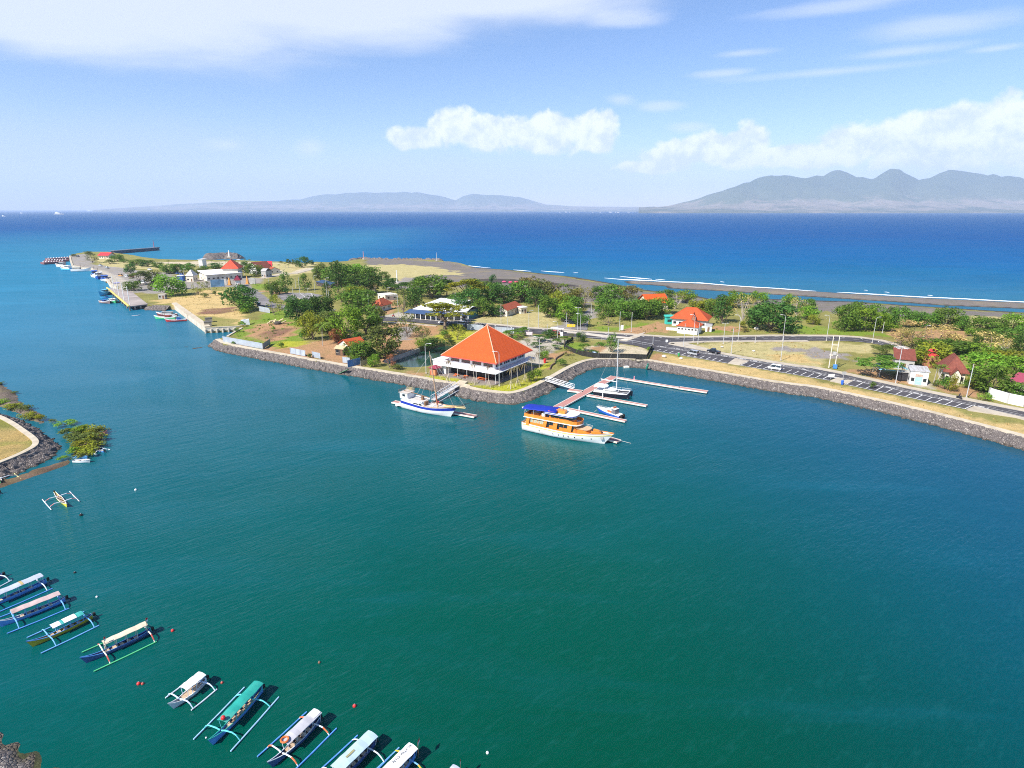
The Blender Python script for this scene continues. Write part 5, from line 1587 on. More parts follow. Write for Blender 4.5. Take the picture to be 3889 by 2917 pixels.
mb = MB(); mb.loft(house_ring(.2, L * .50, B2 * .62, B2 * .86, 2.0, 3.15, 0, 3)); dh = build('deckhouse', mb, BOATW, s_)
for i in range(6):
 for q in (-1, 1):
  mb = MB(); mb.obox((L * .31 + i * .5, q * B2 * .428, 2.45), (.28, .2, .5)); build('window', mb, GLASS(), dh)
mb = MB(); mb.box(L * .12, L * .48, -B2 * .38, B2 * .38, 3.152, 3.22); build('roof_deck', mb, mat('grey_deck', (.5, .46, .42), .8, .12), s_)
mb = MB(); mb.loft([[(L * .12, -B2 * .42, 3.22), (L * .49, -B2 * .42, 3.2), (L * .49, -B2 * .42, 3.5), (L * .12, -B2 * .42, 3.5)], [(L * .12, -B2 * .38, 3.22), (L * .49, -B2 * .38, 3.2), (L * .49, -B2 * .38, 3.5), (L * .12, -B2 * .38, 3.5)]])
mb.loft([[(L * .12, B2 * .42, 3.22), (L * .49, B2 * .42, 3.2), (L * .49, B2 * .42, 3.7), (L * .12, B2 * .42, 3.7)], [(L * .12, B2 * .38, 3.22), (L * .49, B2 * .38, 3.2), (L * .49, B2 * .38, 3.7), (L * .12, B2 * .38, 3.7)]]); build('roof_bulwark', mb, BOATW, s_)
mb = MB(); mb.box(-.1, L * .16, -B2 * .36, B2 * .36, 3.152, 4.9); wh = build('wheelhouse', mb, BOATW, s_)
mb = MB(); mb.box(L * .05, L * .11, -B2 * .37, -B2 * .36 - .01, 3.9, 4.6); build('window', mb, GLASS(), wh)
mb = MB(); mb.box(-.5, L * .17, -B2 * .40, B2 * .42, 4.902, 5.0); wr = build('wheelhouse_roof', mb, mat('dusty_boards', (.50, .44, .38), .9, .2, 1.5), s_)
mb = MB(); rail_mesh(mb, [(-.4, -B2 * .38, 5), (-.4, B2 * .4, 5), (L * .16, B2 * .4, 5)], .7, .06, 1.0); build('rail', mb, WOOD(), wr)
mb = MB()
for k in range(3):
 mb.box(.3, L * .17, B2 * .2 + k * .3, B2 * .2 + k * .3 + .1, 5.35 + k * .2, 5.45 + k * .2)
build('stowed_spars', mb, mat('yellow_wood', (.55, .40, .18), .7, .2), wr)
mb = MB(); mb.box(L * .58, L * .66, -.6, .6, 1.8, 2.3); mb.box(L * .70, L * .76, -.5, .5, 1.8, 2.2); build('hatch', mb, BOATW, s_)
mb = MB(); mb.box(L * .50, L * .53, -1.2, .2, 1.8, 3.3); mb.box(L * .38, L * .42, .1, .8, 3.2, 4.3); build('companion', mb, WOOD(), s_)
mb = MB(); mb.tube([(.2, 0, 5.1), (L * .25, .4, 4.7), (L * .55, .2, 4.3)], .12); build('boom', mb, WOOD(), s_)
m0 = Vector((L * .74, 0, 1.8))
q0 = P('S', 980, 905, 1.9)
MT = 16.5
lean = Vector((-.14, 0, 1)).normalized()
mt = m0 + lean * MT
mb = MB(); mb.tube([m0, m0 + lean * 5.0, mt], [.22, .19, .09], 8); mast = build('mast', mb, mat('brown_spar', (.42, .27, .17), .6, .25, .8), s_)
mb = MB(); mb.tube([m0, m0 + lean * 4.2], .235, 8); build('mast_foot', mb, mat('red_brown_spar', (.30, .10, .05), .6, .2), mast)
mb = MB(); mb.tube([(L * .88, 0, 2.7), (L + 5.6, -.3, 3.6)], [.18, .08], 6); mb.tube([(L * .88, .6, 2.7), (L + 5.0, 0, 3.9)], [.12, .07], 6); mb.tube([(L * .88, -.6, 2.7), (L + 5.4, -.4, 3.5)], [.12, .07], 6); build('bowsprit', mb, mat('yellow_wood', (.55, .40, .18), .7, .2), s_)
mb = MB(); mb.tube([(L * .84, -1.3, 2.65), (L + 1.2, -.9, 3.1), (L + 2.8, 0, 3.2), (L + 1.2, .9, 3.1), (L * .84, 1.3, 2.65)], .1, 5); build('bow_platform', mb, WOOD(), s_)
mb = MB()
for p in ((L + 5.4, -.2, 3.6), (L + 1.4, 0, 2.9), (L * .62, -2.0, 2.0), (L * .7, -2.1, 2.0), (L * .62, 2.0, 2.0), (L * .7, 2.1, 2.0), (.3, 0, 5.0), (L * .3, -1.5, 3.4), (L * .3, 1.5, 3.4)):
 mb.tube([mt - lean * (1.0 if p[0] > L * .8 or p[0] < 2 else 4.5), p], .03, 3)
build('rigging', mb, mat('rigging_wire', (.45, .42, .38), .6), s_)
mb = MB(); mb.box(-2.4, 0.05, -1.2, 1.2, .45, .75); mb.box(-2.4, -1.8, -1.2, 1.2, .2, .45); build('stern_platform', mb, BOATW, s_)
mb = MB(); mb.add([(-.3, -.5, 4.2), (-.3, .5, 4.2), (-.3, .5, 4.9), (-.3, -.5, 4.9)], [(0, 1, 2, 3)]); mb.box(L * .80, L * .82, -B2 * .4, -B2 * .4 + .1, 2.4, 3.4); build('name_board', mb, mat('faded_timber', (.5, .33, .2), .8, .2, 2), s_)
# --- catamaran
c_, L = boat_frame('sailing_catamaran', 'sailing catamaran with black topsides, white deck and a tall bare white mast', 'catamaran', 'T', (1300, 745), (1815, 812))
BLK = mat('black_topsides', (.015, .018, .028), .25, .2)
c_.location += Vector((-math.sin(c_.rotation_euler.z), math.cos(c_.rotation_euler.z), 0)) * 2.6
L *= .96
for s in (-1, 1):
 mb = MB(); hr = hull_mesh(mb, L, 1.5, lambda t: 1.25 + .25 * t, draft=.4, rake=.25, stern=.7, y0=s * 2.1, n=14); build('hull', mb, BLK, c_, True)
 mb = MB(); mb.loft([[(q[0][0], q[0][1], q[0][2]), (q[-1][0], q[-1][1], q[0][2]), (q[-1][0], q[-1][1], q[0][2] + .12), (q[0][0], q[0][1], q[0][2] + .12)] for q in hr[:-1]]); build('side_deck', mb, BOATW, c_)
mb = MB(); mb.loft([[(.5, -2.1, .7), (.5, 2.1, .7), (.5, 1.9, 1.45), (.5, -1.9, 1.45)], [(L * .62, -2.1, .8), (L * .62, 2.1, .8), (L * .62, 1.9, 1.5), (L * .62, -1.9, 1.5)]]); build('bridge_deck', mb, BOATW, c_)
mb = MB(); mb.loft(house_ring(L * .26, L * .66, 3.4, 3.0, 1.45, 2.15, .8)); cb = build('cabin', mb, BOATW, c_)
mb = MB(); mb.loft(house_ring(L * .30, L * .645, 3.46, 3.08, 1.65, 1.95, .35)); build('window', mb, GLASS(), cb)
mb = MB(); mb.loft(house_ring(-.2, L * .36, 3.8, 3.9, 2.75, 2.9, 0)); bm = build('bimini', mb, BOATW, c_)
mb = MB()
for x in (.1, L * .3):
 for s in (-1, 1):
  mb.tube([(x, s * 1.7, 1.4), (x, s * 1.7, 2.75)], .05)
build('bimini_frame', mb, STEEL(), bm)
mb = MB()
for k in range(9):
 yy = -1.3 + 2.6 * k / 8
 mb.tube([(L * .66, yy, 1.4), (L * .93, yy, 1.4)], .02, 3)
for k in range(7):
 x = L * .66 + L * .27 * k / 6
 mb.tube([(x, -1.5, 1.4), (x, 1.5, 1.4)], .02, 3)
build('trampoline', mb, mat('net_grey', (.1, .1, .12), .9), c_)
mb = MB(); mb.tube([(L * .93, -2.1, 1.45), (L * .95, 0, 1.6), (L * .93, 2.1, 1.45)], .1); mb.tube([(L * .93, -2.1, 1.5), (L * .8, -1.6, 1.5)], .04); build('cross_beam', mb, BOATW, c_)
mx = L * .60
MH = 16.0
mb = MB(); mb.tube([(mx, 0, 2.1), (mx - .3, 0, 2.1 + MH)], [.13, .10], 8); ms = build('mast', mb, BOATW, c_)
mb = MB(); mb.tube([(mx - .1, 0, 4.6), (mx - 5.2, 0, 4.9)], .13, 6); mb.tube([(mx - .1, -.6, 8), (mx - .1, .6, 8)], .03); build('boom', mb, BOATW, ms)
mb = MB()
for p in ((L * .95, 0, 1.6), (mx - .8, -2.2, 1.5), (mx - .8, 2.2, 1.5), (mx + .2, -2.2, 1.5), (mx + .2, 2.2, 1.5), (.2, -1.6, 1.4)):
 mb.tube([(mx - .25, 0, 2.1 + MH * (.82 if p[0] > 1 else 1)), p], .022, 3)
build('rigging', mb, mat('rigging_wire', (.45, .42, .38), .6), ms)
mb = MB(); rail_mesh(mb, [(.2, -2.5, 1.4), (L * .55, -2.6, 1.5), (L * .97, -2.2, 1.6)], .6, .022, 1.6); rail_mesh(mb, [(.2, 2.5, 1.4), (L * .55, 2.6, 1.5), (L * .97, 2.2, 1.6)], .6, .022, 1.6); build('rail', mb, STEEL(), c_)
# --- blue and white speedboat with two outboards
b_, L = boat_frame('speedboat', 'small blue and white cabin speedboat with twin black outboards berthed at a finger', 'speedboat', 'T', (1690, 1068), (1385, 972))
mb = MB(); hr = hull_mesh(mb, L, 2.4, lambda t: .95 + .45 * t, draft=.3, rake=1.1, stern=.9, n=16); hl = build('hull', mb, mat('bright_blue_hull', (.03, .13, .55), .3, .1), b_, True)
mb = MB(); stripe_mesh(mb, hr, .82, 1.06, .05); build('white_gunwale', mb, BOATW, hl)
mb = MB(); deck_mesh(mb, hr, .05); build('deck', mb, BOATW, b_)
mb = MB(); mb.loft(house_ring(L * .28, L * .62, 1.7, 1.5, 1.1, 1.75, .5)); cb = build('cabin', mb, mat('red_orange_cabin', (.60, .16, .06), .4, .15), b_)
mb = MB(); mb.loft(house_ring(L * .30, L * .66, 1.78, 1.6, 1.752, 1.86, 0)); build('roof', mb, BOATW, cb)
mb = MB(); mb.loft(house_ring(L * .18, L * .45, 1.75, 1.65, 2.35, 2.47, 0)); hd = build('hardtop', mb, BOATW, b_)
mb = MB(); mb.add([(L * .17, -.85, 1.0), (L * .17, .85, 1.0), (L * .20, .85, 2.35), (L * .20, -.85, 2.35)], [(0, 1, 2, 3)]); mb.add([(L * .17, -.87, 1.0), (L * .36, -.87, 1.0), (L * .36, -.87, 2.35), (L * .2, -.87, 2.35)], [(0, 1, 2, 3)]); mb.add([(L * .17, .87, 1.0), (L * .36, .87, 1.0), (L * .36, .87, 2.35), (L * .2, .87, 2.35)], [(3, 2, 1, 0)]); build('spray_cover', mb, mat('grey_canvas', (.16, .16, .17), .8, .2), hd)
mb = MB(); mb.obox((L * .3, 0, 2.7), (.3, 1.1, .4)); build('radar_arch', mb, mat('red_orange_cabin', (.60, .16, .06), .4, .15), hd)
for s in (-.45, .45):
 mb = MB(); mb.loft([[(-.75, s - .18, .2), (-.2, s - .18, .2), (-.2, s + .18, .2), (-.75, s + .18, .2)], [(-.85, s - .22, .9), (-.1, s - .22, .9), (-.1, s + .22, .9), (-.85, s + .22, .9)], [(-.75, s - .16, 1.35), (-.25, s - .16, 1.35), (-.25, s + .16, 1.35), (-.75, s + .16, 1.35)]]); build('outboard', mb, TYRE(), b_)
mb = MB(); rail_mesh(mb, [(L * .6, -1.0, 1.25), (L + .6, 0, 1.5), (L * .6, 1.0, 1.25)], .5, .025, 1.2); build('rail', mb, STEEL(), b_)
mb = MB(); mb.tube([P('T', 1350, 945, 1.2), P('T', 1320, 975, .6)], .035, 4)
tag(build('mooring_line', mb, mat('pale_rope', (.6, .58, .5), .9)), 'short rope tying the blue speedboat to its finger', 'rope')
# ---------------------------------------------------------------- floating docks
DECKR = mat('red_brown_decking', (.42, .20, .17), .85, .15, 1.2, dirt=(.33, .2, .17))
FLOATM = mat('dock_fascia', (.66, .60, .52), .8, .15, .8)
def dock(label, wn, a, b, w, name='floating_dock', boxes=True):
 p, q = P(wn, *a, .5), P(wn, *b, .5)
 d = q - p
 L = d.length
 t = thing(name, label, 'dock', (p.x, p.y, 0), math.atan2(d.y, d.x), 'floating docks')
 mb = MB(); mb.box(0, L, -w / 2, w / 2, .502, .58)
 for k in range(int(L / 2.9)):
  mb.box(k * 2.9 + 1.4, k * 2.9 + 1.44, -w / 2, w / 2, .58, .595)
 build('decking', mb, DECKR, t)
 mb = MB(); mb.box(-.06, L + .06, -w / 2 - .1, -w / 2 + .12, .22, .60); mb.box(-.06, L + .06, w / 2 - .12, w / 2 + .1, .22, .60); mb.box(-.06, .1, -w / 2, w / 2, .22, .5); mb.box(L - .1, L + .06, -w / 2, w / 2, .22, .5); build('fascia', mb, FLOATM, t)
 mb = MB()
 for k in range(max(2, int(L / 3))):
  x = L * (k + .5) / max(2, int(L / 3))
  mb.box(x - .9, x + .9, -w / 2 + .13, w / 2 - .13, -.4, .3)
 build('floats', mb, mat('dark_float', (.03, .03, .035), .9), t)
 return t, L
d1, _ = dock('broad main spine of the red-brown floating dock running away from the orange yacht', 'T', (690, 972), (1600, 478), 2.7)
d2, Ld = dock('longest dock finger at the far end, stretching right from the corner of the spine', 'T', (1630, 492), (2515, 637), 1.2)
o = P('O', 1470, 838, .5); e = P('O', 1527, 846, .5)
dock('wider outer piece ending the longest dock finger', 'O', (1468, 837.2), (1528, 846), 2.0)
dock('dock finger between the black catamaran and the blue speedboat', 'T', (1225, 738), (2050, 885), 1.3)
dock('dock finger between the blue speedboat and the orange yacht', 'T', (890, 918), (1755, 1100), 1.3)
dock('finger mostly hidden behind the orange yacht, its end showing past the bow', 'T', (760, 1130), (1660, 1385), 1.9)
dock('short landing float between the white truss gangway and the dock spine', 'T', (955, 665), (1160, 690), 2.2)
dock('narrow float lying behind the white schooner with its end showing past the bow', 'S', (195, 775), (1570, 1020), 1.7)
for lab, x, yy in (('on the finger beside the catamaran', 1432, 775), ('on the finger beyond the orange yacht', 1105, 955)):
 q = P('T', x, yy, .55)
 mb = MB(); mb.tube([(q.x, q.y, -.5), (q.x, q.y, 1.7)], .17, 8); mb.ball((q.x, q.y, 1.75), .17)
 tag(build('mooring_post', mb, BOATW), 'stubby white mooring post ' + lab, 'mooring post', 'mooring posts of the dock')
q = P('T', 1875, 520, .55)
mb = MB(); mb.tube([(q.x, q.y, .5), (q.x, q.y, 1.3)], [.25, .18], 8); mb.ball((q.x, q.y, 1.55), .2)
tag(build('mooring_post', mb, mat('pink_post', (.6, .25, .3), .7)), 'pinkish service post on the longest dock finger', 'mooring post', 'mooring posts of the dock')
def gangway(label, wn, a, za, b, zb, w, m):
 p, q = P(wn, *a, za), P(wn, *b, zb)
 d = (q - p); L = d.length
 n = Vector((-d.y, d.x, 0)).normalized() * w / 2
 t = thing('gangway', label, 'gangway')
 mb = MB()
 mb.add([p - n, q - n, q + n, p + n] + [v - Vector((0, 0, .15)) for v in (p - n, q - n, q + n, p + n)], [(0, 1, 2, 3), (7, 6, 5, 4), (0, 4, 5, 1), (1, 5, 6, 2), (2, 6, 7, 3), (3, 7, 4, 0)])
 build('walkway', mb, mat('gangway_deck', (.42, .40, .38), .8, .15), t)
 for s in (-1, 1):
  mb = MB()
  k = max(6, int(L / 1.1))
  up = Vector((0, 0, 1.15))
  A, B = p + n * s, q + n * s
  mb.tube([A + up, B + up], .07, 5); mb.tube([A, B], .07, 5)
  for i in range(k + 1):
   v = A.lerp(B, i / k)
   mb.tube([v, v + up], .04, 4)
   if i < k:
    v2 = A.lerp(B, (i + 1) / k)
    mb.tube([v + (up if i % 2 else Vector()), v2 + (Vector() if i % 2 else up)], .035, 4)
  build('truss_rail', mb, m, t)
 return t
gangway('white truss gangway sloping from the harbour walk to the main dock', 'T', (640, 530), LAND + .1, (1030, 645), .7, 1.5, BOATW)
gangway('white railed gangway leading from the pavilion steps down behind the schooner', 'S', (1270, 500), LAND + .1, (860, 745), .8, 1.6, BOATW)
p, q = P('S', 1280, 590, 1.6), P('S', 980, 770, .6)
t = thing('spare_ladder', 'bare white ladder frame lying beside the schooner gangway', 'frame')
mb = MB(); n = Vector((.45, .75, 0))
for i in range(9):
 v = p.lerp(q, i / 8); mb.tube([v - n * .6, v + n * .6], .05, 4)
mb.tube([p - n * .6, q - n * .6], .07, 5); mb.tube([p + n * .6, q + n * .6], .07, 5)
build('ladder', mb, BOATW, t)
q = P('S', 935, 800, .3)
t = thing('dinghy', 'black inflatable dinghy with a red cover moored behind the schooner', 'dinghy', (q.x, q.y, 0), .15)
mb = MB(); mb.tube([(-1.6, -.6, .35), (.8, -.6, .4), (1.6, 0, .5), (.8, .6, .4), (-1.6, .6, .35)], .27, 8); build('tubes', mb, TYRE(), t)
mb = MB(); mb.box(-1.5, .9, -.45, .45, .12, .25); build('floor', mb, GREYWALL, t)
mb = MB(); mb.box(-.2, .5, -.3, .3, .3, .8); build('cover', mb, mat('red_cover', (.5, .03, .05), .6), t)
q = P('T', 1765, 355, 0)
t = thing('float_box', 'cream float box adrift in the corner of the basin', 'float', (q.x, q.y, 0), .2)
mb = MB(); mb.box(-.9, .9, -.6, .6, -.2, .45); build('body', mb, CREAM, t)
mb = MB(); mb.box(-.7, .7, -.45, .45, .452, .6); build('lid', mb, WHITE(), t)
# ---------------------------------------------------------------- outrigger boats
BUOYR = mat('red_buoy', (.62, .03, .03), .4, .1)
def jukung(label, wn, bow, stern, hullc, floatc, boomc, roof=None, roofm=None, B=.9, half=2.55, inner=None, booms=(.20, .86), floats=(.02, .98), extras=(), group='outrigger boats in the harbour', name='outrigger_boat', tipc=None, sheer=1.0, rz=2.1, floats_on=(-1, 1)):
 """local x runs from stern to bow; roof = (from, to, width, height) as fractions of the length"""
 t, L = boat_frame(name, label, 'outrigger boat', wn, stern, bow, 0, group)
 L *= .96
 sh = lambda t_: .52 * sheer + .75 * sheer * max(0, (t_ - .6) / .4) ** 2.2 + .25 * sheer * max(0, (.2 - t_) / .2) ** 2
 mb = MB(); hr = hull_mesh(mb, L, B, sh, draft=.3, rake=.55, stern=.35, n=18, full=.38, fine=1.9)
 hl = build('hull', mb, hullc, t, True)
 mb = MB(); stripe_mesh(mb, hr, .93, 1.03, .04); build('gunwale', mb, inner or hullc, hl)
 mb = MB(); deck_mesh(mb, hr, .30 * sheer, .93, 0, 18); build('floorboards', mb, mat('boat_floor', (.30, .22, .16), .8, .35, 1.5), t)
 mb = MB()
 for k in range(5):
  x = L * (.24 + .11 * k)
  mb.box(x - .22, x + .22, -B * .42, B * .42, sh(.3) - .14, sh(.3) - .07)
 build('seats', mb, mat('bench_wood', (.50, .36, .24), .7, .25), t)
 mb = MB(); mb.obox((-.28, 0, .55), (.3, .28, .5)); mb.tube([(-.35, 0, .4), (-.75, 0, -.15)], .05); build('outboard', mb, TYRE(), t)
 for f in booms:
  x = L * f
  for s in floats_on:
   mb = MB()
   pts_ = [(x, s * .1, sh(f) + .02), (x, s * B * .7, sh(f) + .16), (x, s * half * .62, sh(f) + .20), (x, s * half * .82, sh(f) - .02), (x, s * half, .14)]
   mb.tube(pts_, [.085, .085, .08, .07, .06], 6); bo = build('boom', mb, boomc, t)
   if tipc:
    mb = MB(); mb.tube(pts_[2:4] + [(x, s * half * .93, .38)], [.09, .082, .072], 6); build('painted_tip', mb, tipc, bo)
 for s in floats_on:
  mb = MB(); mb.tube([(L * floats[0], s * half, .09), (L * .5, s * half, .07), (L * floats[1], s * half, .16)], [.085, .095, .08], 7); build('float', mb, floatc, t)
 if roof:
  a, b, w, h = roof
  h -= .28
  x0, x1 = L * a, L * b
  mb = MB()
  rr = []
  for i in range(9):
   x = x0 + (x1 - x0) * i / 8
   sag = .03 * math.sin(i * 2.3)
   row = [(x, w * (k / 6 - .5), h + .14 * math.sin(math.pi * k / 6) + sag) for k in range(7)]
   rr.append(row + [(p_[0], p_[1], p_[2] - .05) for p_ in row[::-1]])
  mb.loft(rr)
  ro = build('canopy', mb, roofm, t)
  mb = MB()
  for i in range(5):
   x = x0 + .15 + (x1 - x0 - .3) * i / 4
   for s in (-1, 1):
    mb.tube([(x, s * B * .42, .5), (x, s * w * .46, h)], .035, 4)
  for s in (-1, 1):
   mb.tube([(x0, s * w * .48, h - .05), (x1, s * w * .48, h - .05)], .03, 4)
  build('canopy_frame', mb, boomc, t)
  for (kind, fx, fy, m_, sz) in extras:
   if kind == 'patch':
    mb = MB(); lx = sz[0] / 2; rr2 = []
    xm = x0 + (x1 - x0) * fx
    for i in range(3):
     x = xm - lx + sz[0] * i / 2
     rr2.append([(x, fy * w + sz[1] * (k / 4 - .5), h + .16 * math.sin(math.pi * min(1, max(0, (fy * w + sz[1] * (k / 4 - .5)) / w + .5))) + .045) for k in range(5)])
    mb.loft(rr2, False, False); build('canopy_patch', mb, m_, ro)
   elif kind == 'ball':
    mb = MB(); mb.ball((x0 + (x1 - x0) * fx, fy * w, h + .40), sz, 12, 8)
    o = tag(build('buoy', mb, m_), sz_label[label], 'buoy'); o.location = t.location; o.rotation_euler = t.rotation_euler
   elif kind == 'ring':
    mb = MB(); cx, cy = x0 + (x1 - x0) * fx, fy * w
    mb.tube([(cx + .38 * math.cos(a_ * math.pi / 8), cy + .38 * math.sin(a_ * math.pi / 8), h + .25) for a_ in range(17)], .10, 6, False)
    o = tag(build('life_ring', mb, m_), 'orange life ring lying on the grey outrigger canopy', 'life ring'); o.location = t.location; o.rotation_euler = t.rotation_euler
   elif kind == 'flag':
    cx, cy = x0 + (x1 - x0) * fx, fy * w
    mb = MB(); mb.tube([(cx, cy, .6), (cx, cy, h + 1.0)], .025, 4); fl = build('flag_pole', mb, WOOD(), t)
    mb = MB(); mb.add([(cx, cy, h + .72), (cx - .55 * sz, cy - .3 * sz, h + .68), (cx - .55 * sz, cy - .3 * sz, h + 1.0), (cx, cy, h + 1.0)], [(0, 1, 2, 3)]); build('flag_red', mb, mat('flag_red', (.62, .02, .04), .8), fl)
    mb = MB(); mb.add([(cx, cy, h + .42), (cx - .55 * sz, cy - .3 * sz, h + .38), (cx - .55 * sz, cy - .3 * sz, h + .68), (cx, cy, h + .72)], [(0, 1, 2, 3)]); build('flag_white', mb, WHITE(), fl)
 return t, L
LB = mat('light_blue_paint', (.16, .40, .72), .5, .12, 1.5)
MBL = mat('mid_blue_paint', (.10, .30, .70), .45, .2, 1.5)
NVY = mat('navy_paint', (.05, .10, .25), .45, .25, 1.5)
TEALP = mat('teal_paint', (.03, .40, .34), .5, .2, 1.2)
PALEB = mat('pale_paint', (.60, .66, .70), .5, .12, 1.5)
YEL = mat('mustard_paint', (.42, .36, .03), .5, .2, 1.2)
GRNP = mat('bright_green_paint', (.10, .55, .22), .5, .12)
def cloth(name, c, d=None):
 return mat(name, c, .75, .14, .9, dirt=d)
sz_label = {}
jukung('long outrigger with a plain blue-grey canopy, cut by the left edge below one dark stern', 'Q', (-190, 470), (360, 232), MBL, MBL, PALEB, (.04, .80, 1.5, 2.0), cloth('blue_grey_canopy', (.42, .46, .56), (.34, .36, .44)), inner=LB, booms=(.10, .80), extras=[('patch', .42, .0, mat('tan_patch', (.45, .34, .15), .8), (.35, 1.4))])
jukung('long blue outrigger under a dusty pink canopy', 'Q', (-10, 580), (505, 372), MBL, MBL, LB, (.06, .82, 1.35, 2.0), cloth('dusty_pink_canopy', (.50, .38, .36), (.34, .24, .22)), inner=PALEB, booms=(.08, .80))
jukung('mustard-hulled outrigger with a patchwork canopy of teal and white sheets', 'Q', (232, 735), (715, 505), YEL, LB, LB, (.14, .62, 1.25, 1.9), cloth('teal_canvas', (.04, .36, .32), (.2, .42, .40)), inner=MBL, booms=(.10, .74),
  extras=[('patch', .48, 0, WHITE(), (1.5, 1.28)), ('patch', .95, 0, mat('white_blue_sheet', (.62, .68, .80), .7, .3, 3), (1.0, 1.28))])
jukung('dark navy outrigger with a sand-coloured canopy and bright green floats', 'Q', (645, 862), (1165, 618), NVY, GRNP, mat('cream_boom', (.62, .60, .50), .6), (.04, .72, 1.15, 2.1), cloth('sand_canvas', (.62, .54, .40), (.46, .38, .27)), inner=MBL, booms=(.05, .74), tipc=mat('dull_red_tip', (.45, .08, .07), .6), extras=[('flag', .02, .4, None, .5), ('flag', .98, .4, None, .4)])
jukung('short white outrigger with a blank white canopy', 'Q', (1328, 1212), (1590, 1000), PALEB, PALEB, mat('pale_blue_boom', (.55, .68, .85), .5), (.06, .66, 1.35, 1.9), cloth('white_canvas', (.80, .80, .78), (.68, .67, .64)), inner=BOATW, booms=(.12, .80), half=2.2, floats=(.06, .86), B=1.15)
sz_label['blue-hulled outrigger with a bright teal canopy'] = 'orange-red buoy ball lying on the teal canopy'
jukung('blue-hulled outrigger with a bright teal canopy', 'R', (213, 715), (625, 268), MBL, mat('float_sky_blue', (.35, .58, .75), .5), mat('aqua_boom', (.12, .55, .60), .5, .2), (.04, .80, 1.35, 2.0), cloth('teal_canvas_bright', (.015, .30, .245), (.08, .34, .28)), inner=TEALP, booms=(.22, .84), half=2.5, floats=(.02, 1.02), extras=[('ball', .98, .1, BUOYR, .26)])
jukung('outrigger with a worn grey canopy carrying an orange life ring', 'R', (690, 890), (1080, 515), NVY, MBL, PALEB, (.0, .74, 1.3, 2.0), cloth('worn_grey_canvas', (.44, .43, .46), (.34, .34, .37)), inner=PALEB, booms=(.12, .80), half=2.35, floats=(-.05, 1.0), tipc=mat('orange_tip', (.66, .16, .06), .6), extras=[('ring', .97, 0, mat('life_ring_orange', (.68, .16, .04), .5), 0), ('patch', .12, 0, mat('white_patch', (.78, .78, .78), .7), (1.0, 1.0))])
jukung('outrigger with a smooth pale blue-grey canopy cut by the bottom edge', 'R', (1120, 1090), (1520, 700), NVY, MBL, PALEB, (.0, .80, 1.5, 2.0), cloth('pale_blue_canvas', (.40, .52, .58), (.34, .46, .52)), booms=(.14, .80), half=2.45, extras=[('patch', .62, 0, mat('olive_patch', (.30, .28, .14), .8), (1.1, .25))])
vt, vl = jukung('outrigger with a lettered white canopy and a red and white flag', 'R', (1560, 1080), (1840, 800), MBL, LB, LB, (.0, .85, 1.35, 2.0), cloth('white_canvas', (.80, .80, .78), (.68, .67, .64)), booms=(.16, .80), half=2.2, tipc=mat('yellow_tip', (.62, .42, .05), .6), extras=[('flag', .02, .55, None, 1.0)])
fc = bpy.data.curves.new('lettering', 'FONT')
fc.body = 'NTO VILLAGE'
fc.size = .42
fc.align_x, fc.align_y = 'CENTER', 'CENTER'
fo = bpy.data.objects.new('lettering', fc)
COL.objects.link(fo)
dg = bpy.context.evaluated_depsgraph_get()
me = bpy.data.meshes.new_from_object(fo.evaluated_get(dg))
bpy.data.objects.remove(fo)
lo = bpy.data.objects.new('lettering', me)
COL.objects.link(lo)
lo.parent = vt
me.materials.clear()
me.materials.append(mat('black_lettering', (.03, .03, .03), .7))
lo.location = (vl * .32, -.12, 1.91)
lo.rotation_euler = (0, 0, math.pi)
jukung('dark boat whose stern alone peeks in at the left edge, topmost of the moored row', 'Q', (-420, 420), (20, 190), NVY, PALEB, PALEB, None, None, booms=(.06, .8), half=2.3)
jukung('boat at the bottom edge showing only its blue-grey tip and a little flag', 'R', (2010, 1190), (2190, 975), MBL, MBL, LB, (.0, .8, 1.2, 2.0), cloth('blue_grey_canopy', (.42, .46, .56), (.34, .36, .44)), booms=(.2, .8), half=2.0, extras=[('flag', .0, .3, None, .5)])
jukung('small yellow open outrigger with white and pink floats, alone below the mangrove bank', 'W', (1060, 1365), (870, 1155), mat('lemon_paint', (.66, .60, .05), .5, .15), PALEB, PALEB, None, None, B=.85, half=2.3, inner=BOATW, booms=(.32, .75), floats=(.1, .92), tipc=mat('pink_tip', (.6, .25, .25), .6), sheer=.8)
jukung('small blue and white outrigger beached against the mangrove bushes', 'W', (1455, 455), (1640, 490), MBL, PALEB, PALEB, None, None, B=.8, half=1.6, inner=BOATW, booms=(.25, .75), sheer=.7)
jukung('white and green boat with a yellow outrigger pole at the boulder foot', 'W', (-120, 860), (28, 985), GRNP, mat('yellow_pole', (.66, .62, .30), .6), PALEB, None, None, B=1.0, half=3.2, inner=BOATW, booms=(.3, .8), floats=(-.1, .9))
jukung('boat showing only its white pole tips at the left edge below the mud bank', 'W', (-260, 1200), (-20, 1150), PALEB, PALEB, PALEB, None, None, B=.9, half=1.5, booms=(.2, .8))
